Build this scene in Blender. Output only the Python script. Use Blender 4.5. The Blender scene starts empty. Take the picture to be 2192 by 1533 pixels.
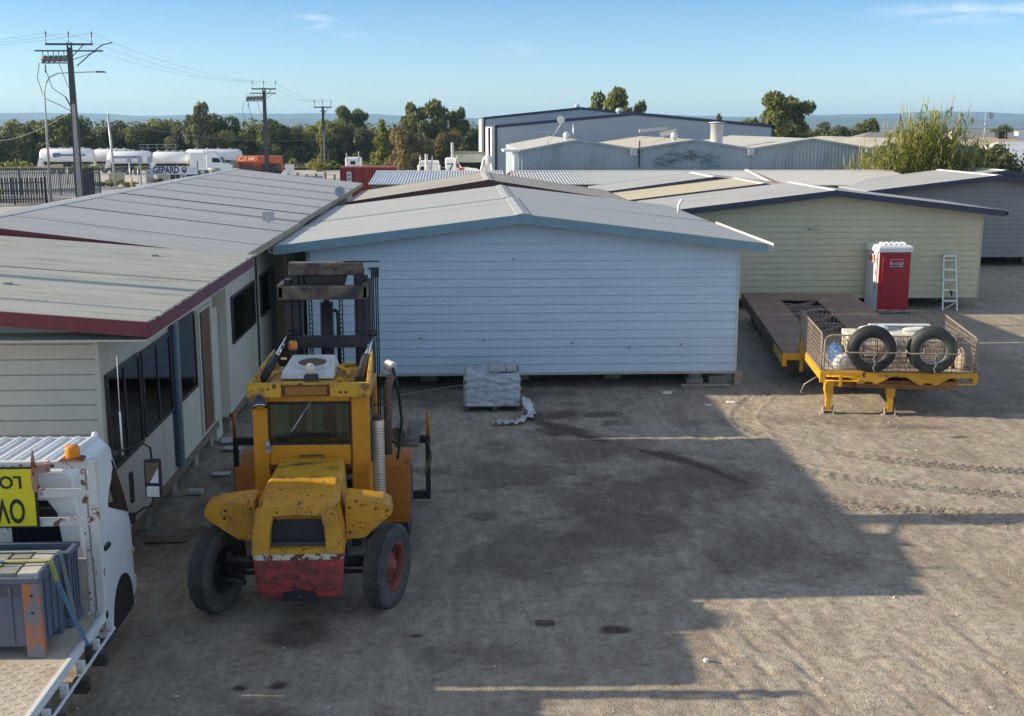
import bpy, math, random
import numpy as np
from mathutils import Vector, Matrix
R = math.radians
S = bpy.context.scene
COL = S.collection
rnd = random.Random(7)

# ------------------------------------------------------------------ camera, sky, sun
CAM_YAW = -2.5
cam_data = bpy.data.cameras.new('camera')
cam = bpy.data.objects.new('camera', cam_data); COL.objects.link(cam)
cam.location = (0, 0, 6.2)
cam.rotation_euler = (R(90 - 11.277), 0, R(CAM_YAW))
cam_data.sensor_width = 36; cam_data.lens = 36 * 2500 / 2192
cam_data.clip_start = .1; cam_data.clip_end = 20000
S.camera = cam

SUN_EL, SUN_OFF = 20.0, 2.1          # low morning sun, straight out of the left, a touch ahead
SKY, SUN, EXPO = .15, 5.0, .66
W = bpy.data.worlds.new('World'); S.world = W; W.use_nodes = True
wn = W.node_tree.nodes; wl = W.node_tree.links
bg = wn['Background']
sky = wn.new('ShaderNodeTexSky'); sky.sky_type = 'NISHITA'; sky.sun_disc = False
sky.sun_elevation = R(SUN_EL); sky.sun_rotation = R(-(90 - SUN_OFF))
sky.air_density = 1.0; sky.dust_density = .25; sky.ozone_density = 2.2; sky.altitude = 30
bg.inputs['Strength'].default_value = SKY
# thin wisps of cloud: noise by direction, kept to three small patches
def wdir(px, py):
    a = (px - 1096) / 2500; b = -(py - 766.5) / 2500
    v = cam.rotation_euler.to_matrix() @ Vector((a, b, -1)); return v.normalized()
tcw = wn.new('ShaderNodeTexCoord')
mpw = wn.new('ShaderNodeMapping'); mpw.inputs['Scale'].default_value = (26, 26, 120)
nzw = wn.new('ShaderNodeTexNoise'); nzw.inputs['Scale'].default_value = 1; nzw.inputs['Detail'].default_value = 6
wl.new(tcw.outputs['Generated'], mpw.inputs['Vector']); wl.new(mpw.outputs['Vector'], nzw.inputs['Vector'])
acc = None
for (px, py, sx, sz, amt) in ((665, 47, .022, .0055, .75), (745, 76, .016, .004, .45), (1100, 105, .02, .006, .25), (2080, 25, .075, .009, .55)):
    d = wdir(px, py)
    sub = wn.new('ShaderNodeVectorMath'); sub.operation = 'SUBTRACT'; sub.inputs[1].default_value = d
    wl.new(tcw.outputs['Generated'], sub.inputs[0])
    mul = wn.new('ShaderNodeVectorMath'); mul.operation = 'MULTIPLY'; mul.inputs[1].default_value = (1 / sx, 1 / sx, 1 / sz)
    wl.new(sub.outputs[0], mul.inputs[0])
    ln = wn.new('ShaderNodeVectorMath'); ln.operation = 'LENGTH'; wl.new(mul.outputs[0], ln.inputs[0])
    mr = wn.new('ShaderNodeMapRange'); mr.inputs['From Min'].default_value = 1.25; mr.inputs['From Max'].default_value = .1
    mr.inputs['To Min'].default_value = 0; mr.inputs['To Max'].default_value = amt
    wl.new(ln.outputs['Value'], mr.inputs['Value'])
    if acc is None: acc = mr.outputs[0]
    else:
        ad = wn.new('ShaderNodeMath'); ad.operation = 'ADD'; wl.new(acc, ad.inputs[0]); wl.new(mr.outputs[0], ad.inputs[1]); acc = ad.outputs[0]
mrn = wn.new('ShaderNodeMapRange'); mrn.inputs['From Min'].default_value = .42; mrn.inputs['From Max'].default_value = .75
wl.new(nzw.outputs['Fac'], mrn.inputs['Value'])
mm = wn.new('ShaderNodeMath'); mm.operation = 'MULTIPLY'; wl.new(acc, mm.inputs[0]); wl.new(mrn.outputs[0], mm.inputs[1])
mxw = wn.new('ShaderNodeMix'); mxw.data_type = 'RGBA'
wl.new(mm.outputs[0], mxw.inputs['Factor']); wl.new(sky.outputs[0], mxw.inputs[6]); mxw.inputs[7].default_value = (6.2, 6.0, 6.6, 1)
# colour balance of the sky by height above the horizon (the camera was set cool)
sxw = wn.new('ShaderNodeSeparateXYZ'); wl.new(tcw.outputs['Generated'], sxw.inputs[0])
rpw = wn.new('ShaderNodeValToRGB'); cr = rpw.color_ramp
cr.elements[0].position = 0; cr.elements[0].color = (.61, .745, 1.02, 1); cr.elements[1].position = 1; cr.elements[1].color = (1.75, 1.22, .90, 1)
for pos, c in ((.11, (.345, .50, .72, 1)), (.35, (1.45, 1.08, .85, 1))): e = cr.elements.new(pos); e.color = c
wl.new(sxw.outputs[2], rpw.inputs[0])
mlw = wn.new('ShaderNodeMix'); mlw.data_type = 'RGBA'; mlw.blend_type = 'MULTIPLY'; mlw.inputs['Factor'].default_value = 1
wl.new(sky.outputs[0], mlw.inputs[6]); wl.new(rpw.outputs[0], mlw.inputs[7]); wl.new(mlw.outputs[2], mxw.inputs[6])
wl.new(mxw.outputs[2], bg.inputs['Color'])

sl = bpy.data.lights.new('sun', 'SUN'); sl.energy = SUN; sl.angle = R(.5); sl.color = (1, .85, .63)
so = bpy.data.objects.new('sun', sl); COL.objects.link(so)
sdir = Vector((-math.cos(R(SUN_EL)) * math.cos(R(SUN_OFF)), math.cos(R(SUN_EL)) * math.sin(R(SUN_OFF)), math.sin(R(SUN_EL))))
so.rotation_euler = sdir.to_track_quat('Z', 'Y').to_euler(); so.location = (-40, 20, 40)
S.view_settings.view_transform = 'Standard'; S.view_settings.look = 'None'
S.view_settings.exposure = EXPO; S.view_settings.gamma = 1
S.cycles.max_bounces = 7; S.cycles.transparent_max_bounces = 12; S.cycles.use_fast_gi = False

# ------------------------------------------------------------------ helpers
ORG = {}
class MB:
    """collects shapes and links them as ONE mesh object"""
    def __init__(s): s.v = []; s.f = []; s.sm = []; s.mi = []; s.cur = 0
    def add(s, vs, fs, smooth=False):
        n = len(s.v); s.v += [tuple(q) for q in vs]
        for f in fs: s.f.append(tuple(i + n for i in f)); s.sm.append(smooth); s.mi.append(s.cur)
        return s
    def box(s, x0, x1, y0, y1, z0, z1):
        return s.hexa([(x0, y0, z0), (x1, y0, z0), (x1, y1, z0), (x0, y1, z0), (x0, y0, z1), (x1, y0, z1), (x1, y1, z1), (x0, y1, z1)])
    def hexa(s, p):
        return s.add(p, [(0, 3, 2, 1), (4, 5, 6, 7), (0, 1, 5, 4), (1, 2, 6, 5), (2, 3, 7, 6), (3, 0, 4, 7)])
    def bar(s, a, b, w, h, up=(0, 0, 1)):
        a = Vector(a); b = Vector(b); d = (b - a).normalized(); u = Vector(up)
        if abs(d.dot(u)) > .98: u = Vector((0, 1, 0))
        x = d.cross(u).normalized() * w / 2; z = x.cross(d).normalized() * h / 2
        return s.hexa([a - x - z, a + x - z, b + x - z, b - x - z, a - x + z, a + x + z, b + x + z, b - x + z])
    def prism(s, poly, fn, a, b):
        """poly of 2-D points, fn(u, v, w) -> xyz, extruded w from a to b"""
        n = len(poly); vs = [fn(u, v, a) for u, v in poly] + [fn(u, v, b) for u, v in poly]
        fs = [tuple(range(n - 1, -1, -1)), tuple(range(n, 2 * n))] + [(i, (i + 1) % n, n + (i + 1) % n, n + i) for i in range(n)]
        return s.add(vs, fs)
    def tube(s, pts, r, n=8, cap=True, smooth=True):
        pts = [Vector(p) for p in pts]; k = len(pts); rs = r if isinstance(r, (list, tuple)) else [r] * k
        vs = []; fs = []; prev = None
        for i, p in enumerate(pts):
            d = (pts[min(i + 1, k - 1)] - pts[max(i - 1, 0)]).normalized()
            if prev is None: u = d.orthogonal().normalized()
            else: u = (prev - d * prev.dot(d)); u = u.normalized() if u.length > 1e-6 else d.orthogonal().normalized()
            prev = u; w = d.cross(u)
            for j in range(n):
                t = 2 * math.pi * j / n; vs.append(p + (u * math.cos(t) + w * math.sin(t)) * rs[i])
        for i in range(k - 1):
            for j in range(n): fs.append((i * n + j, i * n + (j + 1) % n, (i + 1) * n + (j + 1) % n, (i + 1) * n + j))
        s.add(vs, fs, smooth)
        if cap:
            m = len(s.v) - len(vs)
            s.f += [tuple(m + j for j in range(n - 1, -1, -1)), tuple(m + (k - 1) * n + j for j in range(n))]; s.sm += [False, False]; s.mi += [s.cur] * 2
        return s
    def lathe(s, prof, c, ax, n=24, smooth=True):
        """prof: (r, h) pairs about axis ax through c"""
        c = Vector(c); ax = Vector(ax).normalized(); u = ax.orthogonal().normalized(); w = ax.cross(u); vs = []; fs = []
        for r, h in prof:
            for j in range(n):
                t = 2 * math.pi * j / n; vs.append(c + ax * h + (u * math.cos(t) + w * math.sin(t)) * max(r, 1e-4))
        for i in range(len(prof) - 1):
            for j in range(n): fs.append((i * n + j, i * n + (j + 1) % n, (i + 1) * n + (j + 1) % n, (i + 1) * n + j))
        return s.add(vs, fs, smooth)
    def tyre(s, prof, c, ax, n=90, Rr=.5, zz=.010):
        k = len(s.v); s.lathe(prof, c, ax, n); A = Vector(ax).normalized()
        for i, (r, h) in enumerate(prof):
            if r > Rr - .03 and abs(h) < .75 * max(abs(q[1]) for q in prof):
                for j in range(n):
                    d = zz * (abs((j % 6) - 3) / 1.5 - 1); v = s.v[k + i * n + j]; s.v[k + i * n + j] = tuple(Vector(v) + A * d)
        return s
    def ball(s, c, r, n=10, sc=(1, 1, 1)):
        vs = []; fs = []; m = n // 2
        for i in range(m + 1):
            p = math.pi * i / m
            for j in range(n):
                t = 2 * math.pi * j / n; vs.append((c[0] + r * sc[0] * math.sin(p) * math.cos(t), c[1] + r * sc[1] * math.sin(p) * math.sin(t), c[2] + r * sc[2] * math.cos(p)))
        for i in range(m):
            for j in range(n): fs.append((i * n + j, (i + 1) * n + j, (i + 1) * n + (j + 1) % n, i * n + (j + 1) % n))
        return s.add(vs, fs, True)
    def grid(s, fn, nu, nv, smooth=True):
        vs = [fn(i / nu, j / nv) for i in range(nu + 1) for j in range(nv + 1)]
        fs = [(i * (nv + 1) + j, (i + 1) * (nv + 1) + j, (i + 1) * (nv + 1) + j + 1, i * (nv + 1) + j + 1) for i in range(nu) for j in range(nv)]
        return s.add(vs, fs, smooth)
    def xf(s, m, start=0):
        for i in range(start, len(s.v)): s.v[i] = tuple(m @ Vector(s.v[i]))
        return s
    def build(s, name, mat, parent=None, bevel=0, seg=2, label=None, sub=0):
        me = bpy.data.meshes.new(name); off = (0, 0, 0)
        if parent is not None: off = ORG.get(parent.name, (0, 0, 0))
        vs = [(a - off[0], b - off[1], c - off[2]) for a, b, c in s.v] if any(off) else s.v
        me.from_pydata(vs, [], s.f); me.polygons.foreach_set('use_smooth', s.sm)
        for m in (mat if isinstance(mat, (list, tuple)) else [mat]): me.materials.append(m)
        if any(s.mi): me.polygons.foreach_set('material_index', s.mi)
        me.validate(); me.update()
        import bmesh
        bm = bmesh.new(); bm.from_mesh(me); bmesh.ops.recalc_face_normals(bm, faces=bm.faces); bm.to_mesh(me); bm.free()
        o = bpy.data.objects.new(name, me); COL.objects.link(o)
        if parent is not None:
            o.parent = parent; ORG[o.name] = off
        if bevel:
            b = o.modifiers.new('bevel', 'BEVEL'); b.width = bevel; b.segments = seg; b.limit_method = 'ANGLE'; b.angle_limit = R(35); b.harden_normals = False
        if sub:
            b = o.modifiers.new('sub', 'SUBSURF'); b.levels = sub; b.render_levels = sub
        if label: o['label'] = label
        return o

def tag(o, label, cat, group=None, kind=None):
    if label: o['label'] = label
    if cat: o['category'] = cat
    if group: o['group'] = group
    if kind: o['kind'] = kind
    return o
def thing(name, label, cat, loc=(0, 0, 0), rz=0, group=None, world=False):
    """Empty at the base of a thing; world=True: its parts are given in world coordinates"""
    o = bpy.data.objects.new(name, None); COL.objects.link(o); o.empty_display_size = .2
    o.location = loc; o.rotation_euler = (0, 0, R(rz))
    if world: ORG[o.name] = tuple(loc)
    return tag(o, label, cat, group)
def struct(mb, name, mat):
    o = mb.build(name, mat); o['kind'] = 'structure'; return o
KIDS = {}
def kids(o): return [c for c in bpy.data.objects if c.parent == o]
def dup(o, loc=None, rz=None, label=None, sc=None, parent=None, tree=None):
    c = o.copy(); COL.objects.link(c)
    if parent is not None: c.parent = parent
    if loc is not None: c.location = loc
    if rz is not None: c.rotation_euler = (0, 0, R(rz))
    if sc is not None: c.scale = sc if isinstance(sc, (tuple, list)) else (sc, sc, sc)
    if label: c['label'] = label
    for k in kids(o): dup(k, parent=c)
    return c
def one(mb, name, label, cat, mat, group=None, bevel=0, **k):
    """a thing that is a single mesh"""
    return tag(mb.build(name, mat, bevel=bevel, **k), label, cat, group)
def text_mb(txt, size, depth=.004, bold=0):
    cu = bpy.data.curves.new('lettering', 'FONT'); cu.body = txt; cu.size = size; cu.extrude = depth; cu.offset = bold
    cu.align_x = 'CENTER'; cu.align_y = 'CENTER'; cu.resolution_u = 3
    o = bpy.data.objects.new('lettering', cu); COL.objects.link(o)
    bpy.context.view_layer.update()
    me = bpy.data.meshes.new_from_object(o.evaluated_get(bpy.context.evaluated_depsgraph_get()))
    mb = MB(); mb.add([v.co[:] for v in me.vertices], [tuple(p.vertices) for p in me.polygons])
    bpy.data.objects.remove(o); bpy.data.curves.remove(cu); bpy.data.meshes.remove(me)
    return mb
def lettering(txt, size, mat, parent, M, name='lettering', bold=0, depth=.004):
    mb = text_mb(txt, size, depth, bold); mb.xf(M); return mb.build(name, mat, parent)
FACE_CAM = Matrix.Rotation(R(90), 4, 'X')         # text standing up, read from -Y

# ------------------------------------------------------------------ materials
def srgb(r, g, b):
    f = lambda c: (c / 255 / 12.92) if c / 255 <= .04045 else ((c / 255 + .055) / 1.055) ** 2.4
    return (f(r), f(g), f(b))
def M(name, col, rough=.6, metal=0, var=.12, scale=2.5, stretch=(1, 1, 1), dirt=None, dlo=.52, dhi=.7, dscale=1.5, dstretch=None,
      chip=None, clo=.6, chi=.63, cscale=9, bump=0, bscale=40, spec=.5, wave=None, edge=None, crack=None):
    m = bpy.data.materials.new(name); m.use_nodes = True
    N = m.node_tree.nodes; L = m.node_tree.links; b = N['Principled BSDF']
    b.inputs['Roughness'].default_value = rough; b.inputs['Metallic'].default_value = metal; b.inputs['Specular IOR Level'].default_value = spec
    tc = N.new('ShaderNodeTexCoord')
    def noise(sc, st, det=5):
        mp = N.new('ShaderNodeMapping'); mp.inputs['Scale'].default_value = st
        L.new(tc.outputs['Object'], mp.inputs['Vector'])
        nz = N.new('ShaderNodeTexNoise'); nz.inputs['Scale'].default_value = sc; nz.inputs['Detail'].default_value = det; nz.inputs['Roughness'].default_value = .6
        L.new(mp.outputs['Vector'], nz.inputs['Vector']); return nz.outputs['Fac']
    def rng(v, lo, hi, a=0, c=1):
        r = N.new('ShaderNodeMapRange'); r.inputs['From Min'].default_value = lo; r.inputs['From Max'].default_value = hi
        r.inputs['To Min'].default_value = a; r.inputs['To Max'].default_value = c; L.new(v, r.inputs['Value']); return r.outputs[0]
    def mix(f, a, c):
        x = N.new('ShaderNodeMix'); x.data_type = 'RGBA'; L.new(f, x.inputs['Factor'])
        for k, q in ((6, a), (7, c)):
            if isinstance(q, tuple): x.inputs[k].default_value = (*q[:3], 1)
            else: L.new(q, x.inputs[k])
        return x.outputs[2]
    c0 = tuple(max(0, q * (1 - var)) for q in col); c1 = tuple(min(1, q * (1 + var)) for q in col)
    out = mix(rng(noise(scale, stretch), .3, .7), c0, c1)
    if dirt: out = mix(rng(noise(dscale, dstretch or stretch, 8), dlo, dhi), out, dirt)
    if chip:
        cf = rng(noise(cscale, (1, 1, 1), 10), clo, chi); out = mix(cf, out, chip)
        rr = N.new('ShaderNodeMapRange'); rr.inputs['To Min'].default_value = rough; rr.inputs['To Max'].default_value = .9; L.new(cf, rr.inputs['Value']); L.new(rr.outputs[0], b.inputs['Roughness'])
    if crack:                                      # flaking paint: thin wriggly dark lines in patches (colour, scale, half width)
        n1 = noise(crack[1], (1, 1, .7), 3); ab = N.new('ShaderNodeMath'); ab.operation = 'SUBTRACT'; L.new(n1, ab.inputs[0]); ab.inputs[1].default_value = .5
        a2 = N.new('ShaderNodeMath'); a2.operation = 'ABSOLUTE'; L.new(ab.outputs[0], a2.inputs[0]); ln = rng(a2.outputs[0], crack[2], crack[2] * .4)
        pm = N.new('ShaderNodeMath'); pm.operation = 'MULTIPLY'; L.new(ln, pm.inputs[0]); L.new(rng(noise(2.2, (1, 1, 1), 4), .47, .58), pm.inputs[1]); out = mix(pm.outputs[0], out, crack[0])
    if edge:                                       # paint worn off along the edges: (colour, radius)
        bv = N.new('ShaderNodeBevel'); bv.samples = 4; bv.inputs['Radius'].default_value = edge[1]; ge = N.new('ShaderNodeNewGeometry')
        dp = N.new('ShaderNodeVectorMath'); dp.operation = 'DOT_PRODUCT'; L.new(bv.outputs[0], dp.inputs[0]); L.new(ge.outputs['Normal'], dp.inputs[1])
        e1 = rng(dp.outputs['Value'], .985, .90); e2 = rng(noise(11, (1, 1, 1), 8), .42, .56); em = N.new('ShaderNodeMath'); em.operation = 'MULTIPLY'; L.new(e1, em.inputs[0]); L.new(e2, em.inputs[1]); out = mix(em.outputs[0], out, edge[0])
    L.new(out, b.inputs['Base Color'])
    h = None
    if bump: h = noise(bscale, (1, 1, 1), 6)
    if wave:                                       # (axis, pitch, strength): fine ribs pressed in the sheet
        ax, pitch, stg = wave
        sx = N.new('ShaderNodeSeparateXYZ'); L.new(tc.outputs['Object'], sx.inputs[0])
        mu = N.new('ShaderNodeMath'); mu.operation = 'MULTIPLY'; mu.inputs[1].default_value = 2 * math.pi / pitch; L.new(sx.outputs[ax], mu.inputs[0])
        sn = N.new('ShaderNodeMath'); sn.operation = 'SINE'; L.new(mu.outputs[0], sn.inputs[0])
        if h is None: h = sn.outputs[0]; bump = stg; bd = pitch * .2
        else:
            ad = N.new('ShaderNodeMath'); ad.operation = 'ADD'; L.new(sn.outputs[0], ad.inputs[0]); L.new(h, ad.inputs[1]); h = ad.outputs[0]
    if h is not None:
        bp = N.new('ShaderNodeBump'); bp.inputs['Strength'].default_value = min(1, bump); bp.inputs['Distance'].default_value = .02
        L.new(h, bp.inputs['Height']); L.new(bp.outputs[0], b.inputs['Normal'])
    return m
def glass_mat(name, tint=(.55, .62, .6), rough=.03):
    m = bpy.data.materials.new(name); m.use_nodes = True; N = m.node_tree.nodes; L = m.node_tree.links
    N.remove(N['Principled BSDF']); o = N['Material Output']
    t = N.new('ShaderNodeBsdfTransparent'); t.inputs[0].default_value = (*tint, 1)
    g = N.new('ShaderNodeBsdfGlossy'); g.inputs['Roughness'].default_value = rough
    fr = N.new('ShaderNodeFresnel'); fr.inputs['IOR'].default_value = 1.55
    mx = N.new('ShaderNodeMixShader'); L.new(fr.outputs[0], mx.inputs[0]); L.new(t.outputs[0], mx.inputs[1]); L.new(g.outputs[0], mx.inputs[2]); L.new(mx.outputs[0], o.inputs['Surface'])
    return m
MT = {}
rust = (.16, .06, .028)
MT['blue_wall'] = M('blue_weatherboard', (.525, .66, .775), .55, var=.05, scale=.8, stretch=(.5, 1, 2.2), dirt=(.47, .55, .64), dlo=.55, dhi=.85, dscale=1.1)
MT['blue_trim'] = M('blue_green_trim', (.20, .31, .37), .5, var=.06)
MT['pale_roof'] = M('pale_grey_roof_sheet', (.385, .405, .40), .55, var=.05, scale=.5, stretch=(.25, 3, 1), dirt=(.30, .31, .31), dlo=.5, dhi=.8, dscale=.6, wave=(1, .19, .22))
MT['grey_roof'] = M('weathered_grey_roof_sheet', (.40, .41, .41), .6, var=.08, scale=.6, stretch=(.25, 3, 1), dirt=(.27, .265, .25), dlo=.5, dhi=.8, dscale=.8, wave=(1, .19, .25))
MT['old_roof'] = M('lichen_streaked_roof_sheet', (.37, .385, .355), .75, var=.12, scale=1.4, stretch=(.22, 4, 1), dirt=(.20, .19, .14), dlo=.52, dhi=.78, dscale=1.5, dstretch=(.45, 2.6, 1), chip=(.40, .40, .36), clo=.62, chi=.70, cscale=2.4, wave=(1, .076, .3))
MT['dull_roof'] = M('dull_fibre_roof_sheet', (.36, .35, .315), .8, var=.1, scale=.9, stretch=(.3, 3, 1), dirt=(.14, .13, .10), dlo=.5, dhi=.8, dscale=1.1, wave=(1, .146, .3))
MT['tan_roof'] = M('cream_roof_sheet', (.52, .46, .33), .6, var=.06, scale=.6, stretch=(.3, 2.5, 1), dirt=(.38, .35, .28), dlo=.5, dhi=.75, dscale=.9)
MT['white_roof'] = M('pale_cream_roof_sheet', (.60, .59, .54), .55, var=.05, scale=.5)
MT['zinc'] = M('galvanised_sheet', (.56, .60, .64), .42, metal=.25, var=.05, scale=.4)
MT['zinc_old'] = M('dull_galvanised_sheet', (.47, .48, .48), .5, metal=.15, var=.07, scale=.4)
MT['maroon'] = M('maroon_fascia_paint', (.17, .028, .04), .45, var=.12, scale=3, dirt=(.10, .03, .03), dlo=.6, dhi=.8)
MT['brown_fascia'] = M('brown_fascia_paint', (.10, .028, .02), .5, var=.12)
MT['navy'] = M('navy_fascia_paint', (.035, .045, .085), .45, var=.1)
MT['cream_board'] = M('cream_weatherboard', (.62, .585, .50), .6, var=.05, scale=1.5, dirt=(.49, .44, .36), dlo=.6, dhi=.85, dscale=1.4)
MT['cream_sheet'] = M('cream_wall_sheet', (.62, .58, .48), .65, var=.05, scale=1.2, stretch=(1, 1, .4), dirt=(.42, .37, .28), dlo=.56, dhi=.85, dscale=1.1, dstretch=(1, 2.2, .5), bump=.12, bscale=25)
MT['green_wall'] = M('pale_green_weatherboard', (.60, .545, .37), .6, var=.04, scale=.6, dirt=(.47, .46, .34), dlo=.55, dhi=.85)
MT['mauve_wall'] = M('grey_weatherboard', (.27, .255, .255), .6, var=.05, scale=1)
MT['white_trim'] = M('white_metal_trim', (.78, .78, .76), .4, var=.04)
MT['dark_timber'] = M('dark_bearer_timber', (.05, .04, .035), .85, var=.3)
MT['concrete'] = M('concrete_block', (.30, .29, .27), .9, var=.15, bump=.4)
MT['frame_brown'] = M('bronze_window_frame', (.05, .042, .045), .4, var=.1)
MT['glass'] = glass_mat('window_glass', (.58, .60, .60))
MT['cab_glass'] = glass_mat('cab_glass', (.62, .72, .66))
MT['room_dark'] = M('painted_room_dark', (.035, .035, .04), .9, var=.3)
MT['curtain'] = M('net_curtain', (.85, .82, .76), .9, var=.2, scale=6, stretch=(1, 6, .5))
MT['door_wood'] = M('brown_door_panel', (.19, .085, .045), .6, var=.15)
MT['pvc'] = M('pale_blue_downpipe', (.42, .50, .56), .45, var=.05)
MT['workshop'] = M('blue_grey_corrugated_wall', (.31, .37, .41), .5, var=.1, scale=.35, stretch=(2.2, 1, .35), dirt=(.18, .21, .225), dlo=.5, dhi=.75, dscale=.5, dstretch=(1.5, 1, .6))
MT['shed_grey'] = M('grey_cladding', (.40, .44, .48), .5, var=.025, scale=.2)
MT['shed_white'] = M('white_cladding', (.80, .80, .78), .45, var=.03)
MT['near_black'] = M('dark_trim', (.02, .02, .025), .5)
MT['steel_black'] = M('dark_mast_steel', (.03, .031, .043), .5, var=.3, chip=(.13, .055, .03), clo=.60, chi=.68, cscale=7)
MT['mast_worn'] = M('worn_mast_crossbeam', (.05, .045, .05), .6, var=.3, dirt=(.16, .13, .085), dlo=.45, dhi=.6, dscale=5, chip=(.20, .07, .04), clo=.56, chi=.66, cscale=6)
MT['yellow'] = M('chipped_yellow_paint', (.62, .30, .015), .48, var=.10, scale=3, dirt=(.32, .15, .03), dlo=.48, dhi=.75, dscale=2.5, chip=(.07, .028, .018), clo=.625, chi=.65, cscale=9, edge=((.10, .045, .03), .03), crack=((.16, .075, .03), 7, .013))
MT['yellow_cab'] = M('yellow_orange_cab_paint', (.66, .27, .010), .42, var=.06, scale=1.5, dirt=(.38, .13, .015), dlo=.52, dhi=.8, dscale=2.2, chip=(.08, .03, .02), clo=.67, chi=.69, cscale=10, edge=((.14, .05, .02), .015))
MT['yellow_top'] = M('scuffed_hood_paint', (.62, .35, .025), .5, var=.12, scale=4, dirt=(.13, .06, .05), dlo=.54, dhi=.66, dscale=2.6, dstretch=(1, 2, 1), chip=(.06, .028, .02), clo=.63, chi=.66, cscale=8, edge=((.10, .045, .03), .03))
MT['red_worn'] = M('worn_red_paint', (.40, .055, .05), .7, var=.3, scale=4, stretch=(1, 1, 2.5), dirt=(.14, .05, .045), dlo=.44, dhi=.62, dscale=3.5, chip=(.09, .04, .035), clo=.57, chi=.64, cscale=12, edge=((.16, .08, .07), .03), crack=((.10, .035, .03), 9, .02))
MT['white_band'] = M('flaking_white_band', (.62, .60, .48), .6, var=.15, scale=6, chip=(.16, .05, .03), clo=.50, chi=.54, cscale=9)
MT['orange'] = M('orange_fender_paint', (.48, .16, .015), .55, var=.15, dirt=(.12, .05, .025), dlo=.52, dhi=.72, dscale=2.5, chip=(.08, .03, .02), clo=.66, chi=.7, cscale=12)
MT['orange_post'] = M('orange_post_paint', (.52, .17, .05), .6, var=.15)
MT['tyre'] = M('dusty_tyre_rubber', (.065, .063, .064), .9, var=.3, scale=3, dirt=(.16, .15, .14), dlo=.45, dhi=.75, dscale=2.2, bump=.25, bscale=60, spec=.3)
MT['tyre_new'] = M('black_spare_tyre_rubber', (.022, .023, .026), .6, var=.2, scale=3, dirt=(.07, .07, .065), dlo=.6, dhi=.85, dscale=3, spec=.4)
MT['rim_rust'] = M('rusty_red_rim', (.20, .05, .035), .6, var=.3, scale=6, dirt=(.34, .24, .10), dlo=.55, dhi=.7, dscale=5)
MT['greasy'] = M('greasy_dark_steel', (.04, .037, .033), .5, var=.4, scale=8)
MT['grey_metal'] = M('grey_painted_metal', (.36, .38, .38), .45, var=.08)
MT['ac_white'] = M('off_white_cooler_shell', (.62, .64, .62), .5, var=.05, dirt=(.30, .36, .38), dlo=.55, dhi=.75, dscale=2)
MT['chrome'] = M('bright_rod', (.75, .76, .78), .15, metal=1, var=.03)
MT['guard'] = M('perforated_exhaust_guard', (.72, .70, .66), .35, metal=.55, var=.12, scale=3)
MT['exhaust'] = M('rusty_exhaust', (.11, .065, .045), .75, var=.3)
MT['black_rubber'] = M('black_hose', (.015, .015, .017), .5)
def amber_mat():
    m = M('amber_lens', (.85, .30, .01), .25, var=.05); b = m.node_tree.nodes['Principled BSDF']; b.inputs['Transmission Weight'].default_value = .25; return m
MT['amber'] = amber_mat()
MT['amber_dull'] = M('dusty_amber_lens', (.36, .16, .03), .45, var=.12)
MT['brown_box'] = M('brown_lamp_box', (.10, .035, .015), .6)
MT['flag'] = M('yellow_flag', (.50, .48, .04), .7, var=.1)
MT['truck_white'] = M('white_truck_paint', (.74, .77, .79), .3, var=.03, scale=1.5, dirt=(.55, .57, .57), dlo=.6, dhi=.85)
MT['truck_frame'] = M('white_frame_paint', (.66, .68, .68), .45, var=.06, chip=(.22, .09, .05), clo=.66, chi=.68, cscale=8)  # slightly greyer chipped white for bumper, side rail and ribs
MT['rusty_white'] = M('rust_bleeding_white_paint', (.62, .62, .60), .5, var=.06, chip=(.20, .08, .045), clo=.57, chi=.60, cscale=7)
MT['black_plastic'] = M('black_plastic', (.02, .02, .022), .45)
MT['sign_yellow'] = M('sign_yellow', (.66, .60, .015), .4, var=.04)
MT['sign_black'] = M('sign_black', (.012, .012, .012), .5)
MT['checker'] = M('worn_checker_plate', (.52, .46, .38), .6, metal=.1, var=.12, scale=4, dirt=(.36, .27, .18), dlo=.52, dhi=.75, dscale=2.2)
MT['deck_dark'] = M('dark_deck_sheet', (.30, .29, .28), .6, var=.1)
MT['mirror'] = M('mirror_face', (.8, .8, .8), .03, metal=1, var=0)
MT['bin'] = M('blue_grey_plastic_bin', (.10, .122, .175), .55, var=.06, dirt=(.10, .12, .16), dlo=.5, dhi=.8)
MT['bin_post'] = M('orange_scuffed_bin_post', (.17, .18, .20), .6, var=.1, dirt=(.42, .14, .055), dlo=.50, dhi=.56, dscale=4.2, dstretch=(1, 1, .4))
MT['slate'] = M('grey_paver', (.24, .25, .22), .8, var=.15, scale=5)
MT['sand_paver'] = M('sandy_paver', (.44, .33, .18), .8, var=.2, scale=5)
MT['paper'] = M('pale_paver', (.46, .45, .40), .8, var=.15, scale=5)
MT['strap_blue'] = M('blue_strap', (.10, .22, .33), .7)
MT['strap_yellow'] = M('yellow_strap', (.42, .40, .14), .7)
MT['rust_plate'] = M('rusty_deck_plate', (.27, .165, .115), .7, var=.15, scale=1.4, dirt=(.36, .27, .21), dlo=.5, dhi=.75, dscale=1.1)
MT['trailer_yellow'] = M('yellow_trailer_paint', (.62, .33, .02), .5, var=.08, dirt=(.28, .12, .03), dlo=.56, dhi=.75, dscale=2.5, chip=(.10, .04, .025), clo=.62, chi=.66, cscale=6)
MT['cage'] = M('rusty_galvanised_cage', (.33, .27, .21), .6, metal=.2, var=.2, scale=6, dirt=(.16, .08, .045), dlo=.55, dhi=.7, dscale=5)
MT['brick'] = M('pinkish_brick', (.44, .36, .30), .85, var=.15, scale=5)
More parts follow.
